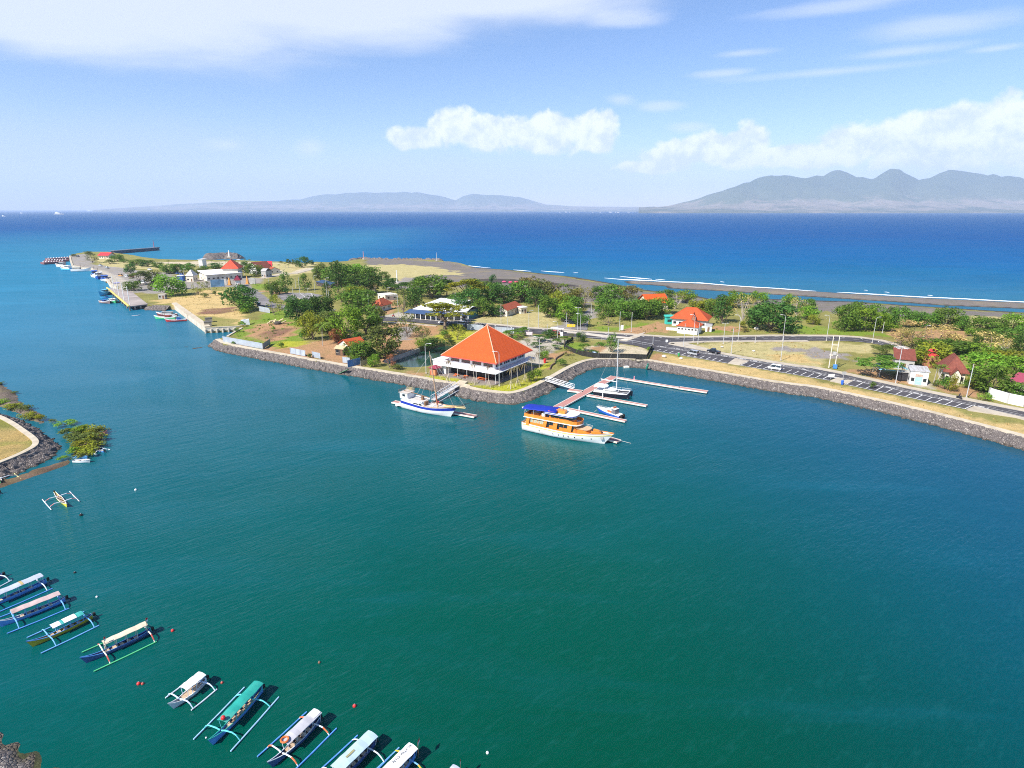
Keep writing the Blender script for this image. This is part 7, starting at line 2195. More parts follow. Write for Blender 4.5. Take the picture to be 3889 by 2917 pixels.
T('''
B 1700 1055 260 320 round dark g|tall dark tree at the left front of the grove
B 1850 955 200 230 round dark g|dark tree just behind the left front tree of the grove
B 1990 955 230 220 round dark g|blackish tree at the road behind the left front of the grove
B 1640 900 150 150 round dark g|dark crown behind the left front grove tree
B 1850 1235 210 320 round yellow s|yellow-green tree beside the coconut palm
B 1990 1130 230 220 round olive s|olive tree behind the coconut palm
B 2100 1160 200 250 round olive s|grey-olive tree right of the coconut palm
B 1760 1230 110 130 bush mid s|green bush left of the yellow-green tree by the palm
C 265 1085 150 140 round red s|reddish leafed tree right of the coconut palm
C 60 372 130 195 round olive g|olive crown at the far left back of the grove
C 25 330 90 120 round mid g|green crown at the far back left corner of the grove beside the stand
C 260 500 270 320 casu dark g|dark feathery tree at the left of the grove
C 130 590 120 180 tall dark g|dark slim tree by the twin lamp poles
C 300 425 320 235 round mid g|broad green crown at the back left of the grove
C 470 400 240 210 round bright g|bright crown at the back of the grove
C 640 420 250 215 round mid g|green crown at the back right of the grove above the straw clearing
C 560 525 330 230 round dark g|dark broad crown in the middle of the grove
C 440 560 120 140 round mid g|mid green crown low in the middle of the grove
C 690 545 130 145 bare dry g|grey half-bare tree at the right of the dark grove crown
C 480 565 190 120 round yellow g|yellow-green crown above the small tile house
C 300 620 160 190 sparse mid g|lanky tree between the twin poles and the tile house
C 580 640 240 150 round mid g|green crown directly behind the small tile house
C 480 745 320 250 round mid g|broad green tree left of the small tile house
C 70 785 220 205 round dark g|dark round tree by the gate road at the left of the grove
C 380 1065 300 360 round bright g|big bright green tree in the front of the grove
C 600 1000 300 320 round mid g|big green tree with brownish top right of the bright front tree
C 720 900 200 200 round olive g|olive crown at the roadside right edge of the front trees
C 120 1000 210 220 round olive g|olive tree behind the red leafed tree
C 520 1090 150 120 bush dark g|dark undergrowth tree under the two big front trees
C 820 355 110 90 round mid r|green tree near the tall white post on the yellow point
C 890 478 170 140 round dark r|dark tree left of the white stepped block
C 1040 520 260 120 umb dark r|dark flat crowned tree beyond the lamp posts
C 1055 765 200 300 sparse olive r|grey-olive tree with a bare trunk left of the blue awning
C 1195 705 210 250 round dark r|dark tree overhanging the left end of the white roofs
C 1390 575 320 250 round mid r|large green tree behind the white warehouse
C 1245 560 200 215 round mid r|green tree left behind the white warehouse
C 1570 540 200 180 umb dark r|dark spreading tree with a visible trunk right behind the warehouse
C 1300 420 250 90 round dark r|dark low crown on the sand behind the warehouse trees
C 1090 1035 240 265 sparse olive r|lone grey-olive tree on the bare brown lot
C 1545 940 520 290 umb yellow r|wide yellow-green umbrella tree beside the road, over a white car
C 1290 1105 170 195 sparse olive r|grey-green tree on the bank of the pond
C 1290 1160 140 120 bush bright r|bright bush at the foot of the grey-green pond tree
C 1460 1175 270 150 bush dark r|long dark thicket at the far edge of the pond
C 1535 1060 130 110 bush mid r|leafy shrub above the dark pond thicket
C 1700 1070 150 180 sparse yellow r|light green sapling clump behind the pavilion roof
C 1640 945 180 70 bush mid r|hedge-like bush under the parked white cars
C 1600 1090 120 90 bush brown r|brown scrub between the pond thicket and the roof
C 830 1265 330 340 round olive s|large grey-olive tree between the shore house and the pond
C 540 1300 290 210 round mid s|green tree in front of the orange tiled shore house
C 700 1300 180 130 bush dark s|dark low growth right of the shore house
C 705 1392 118 135 round bright s|small bright round tree on the bank by the blue fence
C 890 1418 115 165 sparse red s|thin rusty red tree on the bank above the revetment
C 960 1430 150 70 bush olive s|olive scrub at the near edge of the pond
C 420 1330 80 70 bush mid s|weeds behind the blue metal fence
C 500 1330 110 90 bush bright s|bright shrub behind the blue metal fence
C 1820 640 390 270 umb yellow r|broad yellow-green umbrella tree right of the warehouse
C 1850 720 300 230 round dark r|dark green tree in front of the broad umbrella tree
C 1700 690 180 170 round mid r|green tree at the back corner of the curved roof hall
C 2010 795 185 210 round mid r|dense green tree right of the curved roof hall
C 2165 790 165 125 round dark r|dark clipped round tree at the corner of the red tiled long house
''')
T('''
D 225 460 150 145 casu blue b|tall feathery blue-green tree rising behind the road trees
D 60 570 290 200 round mid b|green crown left below the tall feathery tree
D 240 610 260 190 round mid b|wide green crown under the tall feathery tree
D 330 640 230 220 round dark b|dark crown behind the red tiled long house
D 560 620 240 230 round mid b|green crown right above the red tiled long house
D 650 600 240 250 round brown b|tall brownish crown near the three pink parasols
D 790 640 250 260 round olive b|olive crown in the middle of the beach row
D 890 600 200 200 round brown b|brownish crown beside the palm in the beach row
D 740 680 200 200 round dark b|dark crown low behind the flat roofed box building
D 1200 680 190 220 round olive b|olive crown right of the palm in the beach row
D 1310 700 240 250 sparse brown b|reddish-brown thinning tree at the right end of the beach row
D 1120 620 130 120 bush yellow b|yellow-green growth under the palm of the beach row
D 900 805 220 240 round mid r|green tree shading the lawn in front of the tiny white shed
D 1020 700 170 200 round yellow b|yellow-green crown behind the tiny white shed
D 1120 850 230 215 round bright r|bright tree at the left mouth of the side lane
D 1200 760 200 200 round mid r|green crown along the left side of the side lane
D 1285 915 160 155 round mid r|round tree on the right of the lane mouth barrier
D 1480 600 160 150 round dark b|dark tree at the left of the far clump by the lagoon
D 1630 615 260 185 round mid b|broad green crown of the far clump by the lagoon
D 1840 575 240 140 round brown b|brownish flat crown of the far clump by the lagoon
D 1570 785 220 200 round mid r|green tree on the right side of the side lane
D 1605 905 190 230 sparse mid r|open tree with a pale trunk on the roadside lawn
D 1740 770 200 160 round bright r|bright crown between the pale trunk tree and the far house
D 1830 830 270 220 round mid r|wide green tree over the dark shade by the road
D 1880 690 210 170 bare olive b|half-bare grey tree left of the bright orange gable
D 2060 830 230 225 round mid r|round green tree below the bright orange gable
D 2160 770 150 130 round dark r|dark crown right below the bright orange gable
D 1960 740 180 150 round mid r|green crown directly in front of the bright orange gable's left wall
D 460 1050 170 95 umb mid z|flat green tree on the plaza closest to the pavilion roof
D 590 1020 140 90 umb mid z|flat green tree beside the kerb at the plaza's upper left
D 540 1075 120 90 sparse bright z|light green tree between the two flat plaza trees
D 915 1055 140 95 round dark z|dense dark tree at the upper edge of the plaza by the road
D 790 1100 180 75 umb dark z|dark layered tree in the middle of the plaza
D 740 1165 120 55 umb dark z|low layered tree nearest the pavilion on the plaza
D 645 1145 60 85 sparse olive z|thin staked sapling behind the roof on the plaza
D 1000 1125 110 60 umb mid z|small layered tree right of the plaza centre
D 1085 1110 120 75 umb mid z|layered green tree at the right edge of the plaza
D 975 1185 100 50 umb mid z|lowest layered tree in the row on the plaza
D 880 1225 110 75 sparse olive z|feathery pale tree where the plaza narrows
D 1280 1095 100 105 round dark z|dark round tree behind the black mesh fence
D 1170 1060 60 60 sparse olive z|tiny pale sapling at the kerb above the black fence
D 1662 1225 150 205 tall mid z|tall dense tree standing on the pale rubble lot
D 840 1305 105 95 round bright z|round bright tree beside the curved dirt path
D 815 1265 80 110 sparse olive z|sapling next to the round bright tree by the path
D 1040 1385 115 105 bush mid z|round green bush in the lawn above the boulders
D 1130 1265 100 80 sparse brown z|brownish sapling near the wavy path wall
D 1330 1215 120 95 umb mid z|dark green shrub tree at the left of the rubble lot
D 1410 1240 130 55 bush dark z|dark low bush over the blue tarp on the rubble lot
D 1500 1145 150 45 bush mid z|low green bush at the back fence of the rubble lot
D 1275 1240 90 70 bush mid z|leafy bush by the black fence left of the rubble lot
D 1140 1190 90 60 bush mid z|spreading bush left behind the black mesh fence
D 2110 1200 60 50 bush bright z|weeds at the right corner of the rubble lot
U 1790 910 190 180 bush bright z|large bright bush at the right corner of the pavilion lawn
U 1715 915 100 140 tall mid z|upright green shrub left of the large bright lawn bush
E 170 795 290 195 round mid r|wide green tree left of the white compound
E 375 760 220 180 round bright r|bright green tree right of the wide one by the compound
E 520 700 260 180 bare brown b|leafless brown thicket tree above the compound
E 400 590 170 110 round mid b|green crown right of the bright orange gable
E 640 630 190 140 round bright b|light green crown at the lagoon edge above the compound
E 780 760 170 150 round yellow b|yellow tree behind the compound roof
E 900 745 180 150 round yellow b|yellow-green tree at the right shoulder of the compound roof
E 1070 870 300 300 casu dark b|large dark feathery tree right of the compound
E 980 800 180 190 round mid b|green crown between the compound and the dark feathery tree
E 1305 890 220 330 bare dry b|pale leafless tree rising from the roadside thicket
E 1240 690 180 190 round bright b|light green crown on the lagoon side of the leafless tree
E 1130 690 160 120 round yellow b|yellow-green crown left of the leafless tree
E 1400 640 120 110 round bright b|small bright crown between the two leafless trees
E 1480 640 110 140 round bright b|upright bright crown by the second pool of the lagoon
E 1500 740 160 150 bare dry b|low leafless grey tree behind the dark roadside mass
E 1570 620 110 105 round bright b|bright round crown at the pool's right edge
E 1690 965 420 320 round dark b|biggest dark green tree mass beside the back road
E 1500 930 200 230 round dark b|dark tree joined to the left of the biggest roadside mass
E 1560 850 240 200 round mid b|green crown over the left shoulder of the biggest roadside mass
E 1890 690 150 150 round bright b|bright crown left of the third leafless tree
E 1975 815 180 250 bare dry b|third leafless tree, right of the biggest roadside mass
E 2100 710 150 120 round mid b|green crown behind the third leafless tree
E 2110 830 180 150 round bright b|bright crown leaning over the back road bend
E 2170 890 120 105 round yellow b|small yellow-green tree nearest the back road bend
E 1960 860 110 85 bush mid b|bush at the right foot of the biggest roadside mass
E 1310 925 100 85 bush yellow b|yellow bush at the foot of the leafless tree
E 1345 980 90 60 bush brown b|brown weed clump left of the biggest roadside mass
''')
T('''
F 60 640 260 270 round mid b|rounded green tree at the left end of the shore woods
F 190 520 210 200 round mid b|green crown at the seaward side of the shore woods
F 300 645 250 260 round bright b|bright green tree in the middle of the shore woods
F 420 570 170 220 round mid b|upright green crown behind the bend lamp
F 480 650 170 200 round bright b|bright tree right of the bend lamp
F 600 580 160 200 round mid b|upright green tree beyond the bend end
F 700 610 190 230 round mid b|wide green tree at the right end of the shore woods
F 620 660 200 90 bush bright b|layered shrub below the end of the shore woods
F 130 590 170 180 round bright b|light green tree between the first two of the shore woods
F 905 560 140 135 round mid h|round green tree left above the dry thicket
F 1010 605 230 170 round mid h|spreading green tree above the dry thicket
F 1290 610 280 215 round mid h|tall spreading tree in the middle above the dry thicket
F 1460 645 130 170 round mid h|narrow green tree right of the tall spreading one
F 1170 560 120 130 round bright h|light tree between the two spreading trees
F 1700 690 260 190 round mid h|wide tree at the edge of the yellow strip
F 1590 720 140 110 bush bright h|leafy shrub left of the wide tree by the yellow strip
F 1850 650 210 145 round mid h|round tree behind the wide tree by the yellow strip
F 2080 650 240 190 round bright h|bright spreading tree at the right edge by the yellow strip
F 2190 760 170 160 round mid h|green tree at the far right under the bright spreading one
F 1980 760 240 130 round mid h|mid green tree behind the right-hand dry tree
F 1720 780 190 140 round mid h|green tree behind the left of the right-hand dry tree
F 880 730 330 190 sparse dry h|straw-brown leafless thicket left of the small lamp
F 740 830 260 190 sparse dry h|brown withered tree at the end of the back road
F 850 870 210 250 sparse brown h|olive-brown tree with a forked trunk by the end of the back road
F 1180 810 330 220 sparse dry h|wide sandy-brown withered tree right of the small lamp
F 1400 790 260 110 bush dry h|low brown withered scrub right of the wide sandy tree
F 1790 900 320 230 sparse dry h|large withered tree above the brown hipped roof
F 1970 910 220 170 bare dry h|bare grey branched tree right of the large withered one
F 1900 860 180 140 sparse brown h|brown-green tree between the two withered trees
F 1080 910 290 160 round mid h|green tree band behind the yellow-green hamlet tree
F 1090 1065 330 260 round yellow h|yellow-green full tree behind the white shop
F 1350 920 330 160 round mid h|dark green spreading tree behind the shrine
F 1600 935 140 195 casu dark h|dark conical tree above the brown hipped roof
F 1480 930 160 140 round dark h|dark crown left of the conical tree
F 540 965 260 135 umb olive h|layered olive tree above the brown lean-to roof
F 470 1195 400 230 umb mid h|flat wide tree casting shade beside the carport
F 1680 960 260 150 round bright h|bright tree above the right of the brown hipped roof
F 1700 1200 340 270 round bright h|big bright tree right of the brown hipped house
F 1800 1405 330 330 round mid h|large green tree by the roadside at the start of the white wall
F 1640 1330 150 150 round yellow h|yellow-green tree at the lamp right of the brown house
F 2000 1070 310 170 round yellow h|wide yellow-green tree at the back right
F 2110 1170 310 200 round bright h|bright tree behind the maroon roof
F 2180 930 170 260 round dark h|dark tall tree at the right edge
F 1900 1010 240 140 round mid h|mid green crown behind the wide yellow-green tree
F 2095 1440 230 180 round mid h|round green tree leaning over the white wall
F 1740 1480 130 110 bush bright h|bright bush at the left end of the white wall
F 1000 1070 170 115 bush olive h|dull olive bush behind the white shop roof
F 1240 1060 150 130 round olive h|olive tree left of the shrine
F 1260 1345 130 170 bush mid h|leafy bush in front of the brown house
F 1350 1375 110 200 tall yellow h|yellow upright shrub left of the brown house gate
F 1300 1260 160 110 bush olive h|pale flowering shrub before the brown house
F 1480 1330 90 110 bush mid h|small bush in front of the brown porch
F 400 1345 80 90 bush mid h|small feathery plant growing at the parking bay
F 1160 1310 80 80 bush olive h|dry bush between the shop and the palms
''')
# mangrove islet and shore scrub at the left
R_ = random.Random(4)
mg = [(640, 985, 120, 75), (740, 960, 150, 80), (850, 955, 150, 85), (930, 975, 110, 75), (700, 1030, 140, 80), (810, 1050, 190, 105), (900, 1040, 130, 85), (760, 1110, 150, 85), (870, 1110, 150, 80), (930, 1090, 90, 70), (700, 1150, 110, 60), (800, 1170, 150, 70), (730, 1195, 100, 45), (590, 1215, 80, 40), (600, 890, 130, 50), (480, 865, 60, 32)]
pos = ['at the back left corner', 'second along the back edge', 'third along the back edge', 'at the back right by the upturned skiff', 'on the left flank', 'tallest, in the middle', 'right of the tallest', 'centre left low', 'centre right low', 'just above the beached outrigger', 'at the lower left', 'at the lower edge above the blue skiff', 'lowest tuft by the blue skiff', 'thin tuft alone on the mud spit', 'on the narrow neck behind', 'lone tuft in the gap of water']
for (x, yb, w_, h_), ps in zip(mg, pos):
 plant_tree('P', x, yb, w_ * 1.15, h_ * .9, 'bush', R_.choice(['yellow', 'olive', 'bright', 'olive']), 'mangrove bush of the islet, ' + ps, GROUPS['m'])
for x, yb, w_, h_, ps in ((110, 735, 150, 50, 'nearest the left edge'), (215, 760, 130, 60, 'in the middle'), (290, 825, 150, 70, 'second from the tip'), (360, 850, 110, 60, 'at the tip'), (20, 690, 110, 50, 'cut by the left edge'), (10, 510, 80, 25, 'at the upper edge'), (130, 600, 60, 25, 'on the crest')):
 plant_tree('P', x, yb, w_, h_, 'bush', R_.choice(['yellow', 'olive', 'bright']), 'shrub on the rubble spit, ' + ps, GROUPS['m'])
# palms
plant_palm('B', 1975, 1300, 270, 'coconut palm with drooping fronds on the brown bank left of the shore hut', 'palms', spread=240)
plant_palm('D', 1070, 600, 200, 'shaggy palm rising above the beach row of trees', 'palms', spread=180)
plant_palm('F', 1120, 1300, 240, 'slender straight palm right of the white shop', 'palms', 'areca', spread=150)
plant_palm('F', 1150, 1310, 230, 'leaning slender palm right of the straight one by the white shop', 'palms', 'areca', .3, 150, rot=.1)
plant_palm('F', 1400, 1260, 150, 'short palm before the brown porch', 'palms', 'areca', spread=150)
plant_palm('U', 560, 925, 300, 'newly planted palm left of the pavilion steps', 'staked palms on the pavilion lawn', 'limp', spread=133, leaf='withered', stem=.085, props=4, rot=.5)
plant_palm('U', 930, 945, 270, 'newly planted palm just right of the pavilion steps', 'staked palms on the pavilion lawn', 'limp', spread=142, leaf='withered', stem=.085, props=4, rot=2.8)
plant_palm('U', 1135, 990, 290, 'newly planted palm in front of the long orange bench', 'staked palms on the pavilion lawn', 'limp', spread=133, leaf='withered', stem=.085, props=4, rot=3.2)
plant_palm('U', 1437, 1015, 285, 'newly planted palm at the rounded lawn corner, lowest of the staked palms', 'staked palms on the pavilion lawn', 'limp', spread=161, leaf='withered', stem=.085, props=4, rot=1.0)
plant_palm('U', 1537, 970, 270, 'newly planted palm second from the lawn corner on the shaded side', 'staked palms on the pavilion lawn', 'limp', spread=152, leaf='withered', stem=.085, props=4, rot=2.0)
plant_palm('U', 1640, 915, 255, 'newly planted palm third from the lawn corner on the shaded side', 'staked palms on the pavilion lawn', 'limp', spread=161, leaf='withered', stem=.085, props=3, rot=3.4)
plant_palm('U', 1738, 800, 225, 'newly planted palm behind the large bright lawn bush', 'staked palms on the pavilion lawn', 'limp', spread=142, leaf='withered', stem=.085, rot=3.0)
plant_palm('U', 1838, 725, 215, 'newly planted palm at the far right where the plaza begins', 'staked palms on the pavilion lawn', 'limp', spread=152, leaf='withered', stem=.085, rot=2.7)
for i, (x, yb, h_, lab) in enumerate([(1270, 350, 60, 'left of the crimson roof sea edge'), (810, 320, 45, 'above the market hall, first from the left'), (930, 330, 50, 'above the red hipped roof'), (1045, 310, 45, 'above the brown gable'), (1100, 305, 38, 'seaward of the brown gable'), (1190, 345, 50, 'between the two red roofs'), (1455, 390, 60, 'at the paved corner of the shore lawn'),
         (1530, 365, 50, 'on the shore lawn, left of centre'), (1565, 370, 45, 'on the shore lawn, in the centre'), (1650, 360, 50, 'on the shore lawn beside the solitary tree'), (130, 330, 50, 'on the sandy strip far left'), (650, 330, 55, 'on the sandy strip above the hall'), (480, 380, 50, 'behind the gazebo trees'), (960, 350, 50, 'beside the red hipped roof')]):
 plant_palm('B', x, yb, h_, 'small thin palm ' + lab, 'small palms on the shore lawn', 'coco', .06, 44, leaf='olive', stem=.16)
# rough growth over the waste ground: one mass of weeds nobody could count
def weeds(name, polys, n, size, leaf, seed):
 R = np.random.RandomState(seed)
 vs, fs = [], []
 for wn, poly in polys:
  q = PP(wn, poly)
  xs, ys = [p.x for p in q], [p.y for p in q]
  m = int(n * (max(xs) - min(xs)) * (max(ys) - min(ys)))
  X, Y = R.uniform(min(xs), max(xs), m), R.uniform(min(ys), max(ys), m)
  k = inside(q, X, Y)
  dens = np.array([noise.noise((x * .12, y_ * .12, seed)) for x, y_ in zip(X, Y)])
  k &= dens > R.uniform(-.5, .5, m) * .8
  for x, y_ in zip(X[k], Y[k]):
   s = size * R.uniform(.4, 1.5)
   for _ in range(5):
    a = R.uniform(0, 6.28)
    dx, dy = math.cos(a) * s, math.sin(a) * s
    ox, oy = R.uniform(-s, s), R.uniform(-s, s)
    hh = s * R.uniform(.5, 1.5)
    o = len(vs)
    vs += [(x + ox - dx * .5, y_ + oy - dy * .5, LAND - .15), (x + ox + dx * .5, y_ + oy + dy * .5, LAND - .15), (x + ox + dy * .5, y_ + oy - dx * .5, LAND - .1 + hh)]
    fs.append((o, o + 1, o + 2))
 mb = MB()
 mb.v, mb.f = vs, fs
 return struct(name, mb, LEAF[leaf], kind='stuff')
wild = [('B', [(830, 1195), (1100, 1000), (1350, 880), (1560, 900), (1720, 1060), (1760, 1240), (1400, 1310), (1250, 1290)]), ('B', [(250, 640), (900, 600), (860, 740), (300, 760)]), ('C', [(1380, 1030), (1660, 930), (1900, 960), (1830, 1080), (1640, 1090)]),
  ('D', [(1340, 850), (1520, 790), (2212, 800), (2300, 990), (1350, 940)]), ('E', [(830, 985), (980, 945), (2212, 900), (2212, 1000)]), ('D', [(1080, 1140), (1230, 1110), (1420, 1180), (1200, 1330), (960, 1470)]), ('F', [(-300, 620), (600, 690), (590, 750), (-300, 690)]),
  ('F', [(700, 760), (2212, 700), (2400, 1250), (1750, 1300), (1000, 1000)]), ('B', [(1100, 560), (1330, 560), (1900, 700), (1500, 690)])]
weeds('weeds', wild, .16, .26, 'yellow', 3)
weeds('undergrowth', wild[:1] + wild[3:5] + wild[7:], .05, .5, 'mid', 8)
strawp = [('B', [(170, 800), (570, 1090), (985, 1072), (1080, 1010), (1000, 900), (880, 800), (840, 640), (560, 640), (0, 740)]), ('V', [(-300, 330), (550, 460), (1000, 545), (1730, 700), (2600, 900), (2600, 1000), (1500, 715), (1000, 598), (0, 398), (-300, 350)]),
   ('E', [(560, 1130), (1000, 1115), (2300, 1095), (2300, 1420), (1300, 1260), (800, 1170)]), ('V', [(0, 100), (950, 130), (900, 250), (640, 320), (0, 240)]), ('D', [(0, 800), (560, 740), (1050, 840), (1000, 925), (200, 880)]), ('P', [(-150, 770), (0, 820), (240, 960), (350, 1060), (150, 1180), (0, 1235), (-200, 1320)])]
weeds('dry_grass', strawp, .12, .24, 'dry', 12)
weeds('grass', [('U', [(180, 830), (560, 850), (720, 890), (640, 930), (480, 930), (200, 860)]), ('U', [(790, 930), (850, 900), (1100, 990), (1420, 950), (1900, 840), (1900, 880), (1560, 1060), (1200, 1070), (1000, 1020)])], 1.6, .16, 'yellow', 15)
# ---------------------------------------------------------------- lamps, poles, cars, fences and other small things
POLEM = mat('lamp_pole_grey', (.55, .56, .56), .5, .08, 1.0, metal=.2)
def lamp(wn, x, yb, h, label, kind='arm', rot=0.0, group='street lamps'):
 p = P(wn, x, yb, LAND + .05)
 Hh = h * px_m(wn, p) / math.cos(PITCH)
 t = thing('street_lamp', label, 'street lamp', p, rot, group)
 mb = MB()
 if kind == 'arm':
  mb.tube([(0, 0, 0), (0, 0, Hh * .55), (0, 0, Hh * .92), (.25, 0, Hh * .985), (.75, 0, Hh), (1.5, 0, Hh * 1.005)], [.12, .10, .08, .07, .06, .05], 6)
  build('pole', mb, POLEM, t)
  mb = MB(); mb.obox((1.75, 0, Hh * 1.005), (.8, .3, .14)); build('lamp_head', mb, mat('lamp_head_grey', (.7, .7, .68), .4), t)
 elif kind == 'twin':
  mb.tube([(0, 0, 0), (0, 0, Hh)], [.12, .08], 6); mb.tube([(-.9, 0, Hh), (.9, 0, Hh)], .05, 5)
  build('pole', mb, POLEM, t)
  for s in (-1, 1):
   mb = MB(); mb.obox((s * 1.0, 0, Hh + .05), (.6, .3, .14)); build('lamp_head', mb, mat('lamp_head_grey', (.7, .7, .68), .4), t)
 else:
  mb.tube([(0, 0, 0), (0, 0, Hh)], [.13, .09], 6)
  build('pole', mb, POLEM, t)
  mb = MB(); mb.obox((0, 0, Hh - .3), (.9, .12, .12)); build('cross_arm', mb, WOOD(), t)
 mb = MB(); mb.box(-.22, .22, -.22, .22, -.1, .35); build('footing', mb, CONC(), t)
LAMPS = '''
U 253 802 405 arm 0|left of the pavilion by the maroon kiosk
U 1276 978 470 arm 3|at the front corner of the pavilion
D 783 1400 350 arm 3|on the plaza at the end of the staked palm row
C 990 790 245 arm 2.6|beside the road left of the blue awning
C 638 760 225 pole 0|left of the small tile house
C 140 650 300 arm 0|nearer one of the twin poles at the dark grove edge
C 160 640 160 pole 0|farther one of the twin poles at the dark grove edge
C 858 545 90 arm 0|by the white stepped block
D 325 880 225 pole 0|on the lawn before the red tiled long house
D 403 1010 200 arm 0|above the pavilion roof at the kerb
D 658 975 240 arm .4|at the lawn edge right of the long house
D 772 935 265 pole 0|on the lawn right of the long house
D 1002 1080 215 arm 3.1|on the plaza side of the dual carriageway
D 880 990 100 pole 0|short one at the plaza kerb
D 1242 975 275 twin 0|on the divider opposite the lane mouth
D 1276 985 215 arm 3|just right of the divider lamp
D 1408 780 150 arm 3|half way up the side lane
D 1745 970 225 pole 0|in the roadside grass opposite the rubble lot
D 1887 980 225 pole 0|right of the white notice by the roadside grass
D 1110 920 165 pole 0|at the left mouth of the side lane
D 1610 1105 175 pole 0|behind the tall tree of the rubble lot
E 250 1140 110 pole 0|short one at the right corner of the rubble lot
E 618 1160 270 pole 0|on the tip of the waste island
E 735 1100 310 arm 2.6|in front of the white compound
E 790 1125 240 pole 0|second one in front of the white compound
E 1095 1125 240 twin 0|double headed on the waste island
E 1190 1240 300 pole 0|on the kerb beside the dark pickup
E 1272 1092 300 arm 2.8|on the back road left of the dark tree mass
E 1785 1322 300 pole 0|nearer of the two overlapping at the dark tree mass
E 1808 1090 300 arm 2.8|farther of the two overlapping at the dark tree mass
E 1478 1110 75 pole 0|short one on the waste island
G 1055 415 410 arm 2.9|on the back road before the bend
F 390 800 300 arm .2|at the bend of the back road
F 512 678 130 pole 0|short bare pole in the woods behind the bend
F 1015 720 125 arm .2|small one in the withered thicket
F 668 1292 430 pole 0|tall one in front of the white shop
F 1518 1460 405 pole 0|tall one at the roadside right of the brown house
B 1345 680 170 pole 0|at the left of the striped parking court
B 1655 610 110 pole 0|behind the striped parking court
B 1705 700 210 pole 0|in the middle of the striped parking court
B 1885 660 190 arm 0|at the right of the striped parking court
B 1480 600 80 pole 0|short one above the striped parking court
B 1040 455 110 arm 0|at the right gable of the market hall
B 1195 450 110 arm 3|by the bush before the brown gable
B 640 640 90 pole 0|at the left end of the blue hoarding
B 265 500 90 arm 0|on the port apron left of the blue booth
B 310 445 60 arm 0|behind the cream gazebo
B 180 430 60 arm 0|at the left of the port trees
B 815 700 90 pole 0|thin one in the dry field
B 1625 720 110 pole 0|at the left edge of the striped court
B 1805 720 100 twin 0|double headed in the striped court
D 1205 755 75 pole 0|short one in the trees along the side lane
C 1790 690 80 pole 0|in front of the curved roof hall
C 1880 440 70 pole 0|above the broad umbrella tree
C 1675 600 90 pole 0|behind the right corner of the warehouse
'''
for ln in LAMPS.strip().splitlines():
 a, lab = ln.split('|')
 a = a.split()
 lamp(a[0], float(a[1]), float(a[2]), float(a[3]), ('street lamp ' if a[4] != 'pole' else 'bare utility pole ') + lab, a[4], float(a[5]), 'street lamps' if a[4] != 'pole' else 'utility poles')
def mast_pole(wn, x, yb, h, label, m, r=.25, z=LAND):
 p = P(wn, x, yb, z)
 Hh = h * px_m(wn, p) / math.cos(PITCH)
 t = thing('signal_mast', label, 'mast', p)
 mb = MB(); mb.tube([(0, 0, -.5), (0, 0, Hh)], [r, r * .6], 6); build('pole', mb, m, t)
 mb = MB(); mb.box(-r * 2.5, r * 2.5, -r * 2.5, r * 2.5, -.6, Hh * .08); build('base', mb, CONC(), t)
mast_pole('C', 572, 105, 88, 'red tinted thin mast at the high end of the rubble groyne', mat('red_white_mast', (.6, .3, .3), .6), .45, 4)
mast_pole('C', 1448, 125, 90, 'thin grey mast at the tip of the rubble groyne', POLEM, .35, 3.5)
mast_pole('B', 857, 240, 75, 'white mast on top of the dark rocky groyne', WHITE(), .8, 6)
mast_pole('C', 975, 400, 150, 'tall square white post at the edge of the yellow point', WHITE(), .55)
# twin pole transformer on the waste island
a, b = P('G', 1095, 875), P('G', 1195, 880)
t = thing('transformer_poles', 'tall twin concrete poles carrying a transformer above a blue cabinet', 'utility pole', (a.x, a.y, LAND), math.atan2((b - a).y, (b - a).x))
W2 = (b - a).length
Hh = 520 * px_m('G', a) / .95
mb = MB(); mb.tube([(0, 0, 0), (0, 0, Hh)], [.17, .12], 7); build('pole', mb, CREAM, t)
mb = MB(); mb.tube([(W2, 0, 0), (W2, 0, Hh)], [.17, .12], 7); build('pole', mb, CREAM, t)
mb = MB(); mb.box(-.4, W2 + .4, -.2, .2, Hh * .40, Hh * .40 + .25); build('platform', mb, CREAM, t)
mb = MB(); mb.box(-.2, W2 + .2, -.15, .15, Hh * .72, Hh * .72 + .2); build('cross_arm', mb, CREAM, t)
mb = MB(); mb.box(W2 * .3, W2 * .85, -.45, .45, Hh * .40 + .26, Hh * .40 + 1.3); build('transformer', mb, GREYWALL, t)
mb = MB(); mb.box(W2 * .6, W2 * .6 + 1.2, -.9, -.2, .1, 1.5); build('cabinet', mb, mat('cabinet_blue', (.07, .25, .55), .5), t)
# aerial rack above the carport
q = P('F', 770, 900, LAND)
p = P('F', 668, 1285)
t = thing('aerial_rack', 'flat rack of thin aerial rods on the tall pole by the white shop', 'aerial', (p.x, p.y, LAND + 430 * px_m('F', p) * .98))
mb = MB()
for k in range(6):
 mb.tube([(-1.2 + k * .5, -.8, .2), (-.8 + k * .5, 2.8, .35)], .04, 4)
mb.tube([(-1.4, 0, .15), (2.2, 0, .3)], .05, 4); mb.tube([(-1.2, 2.0, .2), (2.4, 2.0, .35)], .05, 4)
build('rods', mb, BOATW, t)
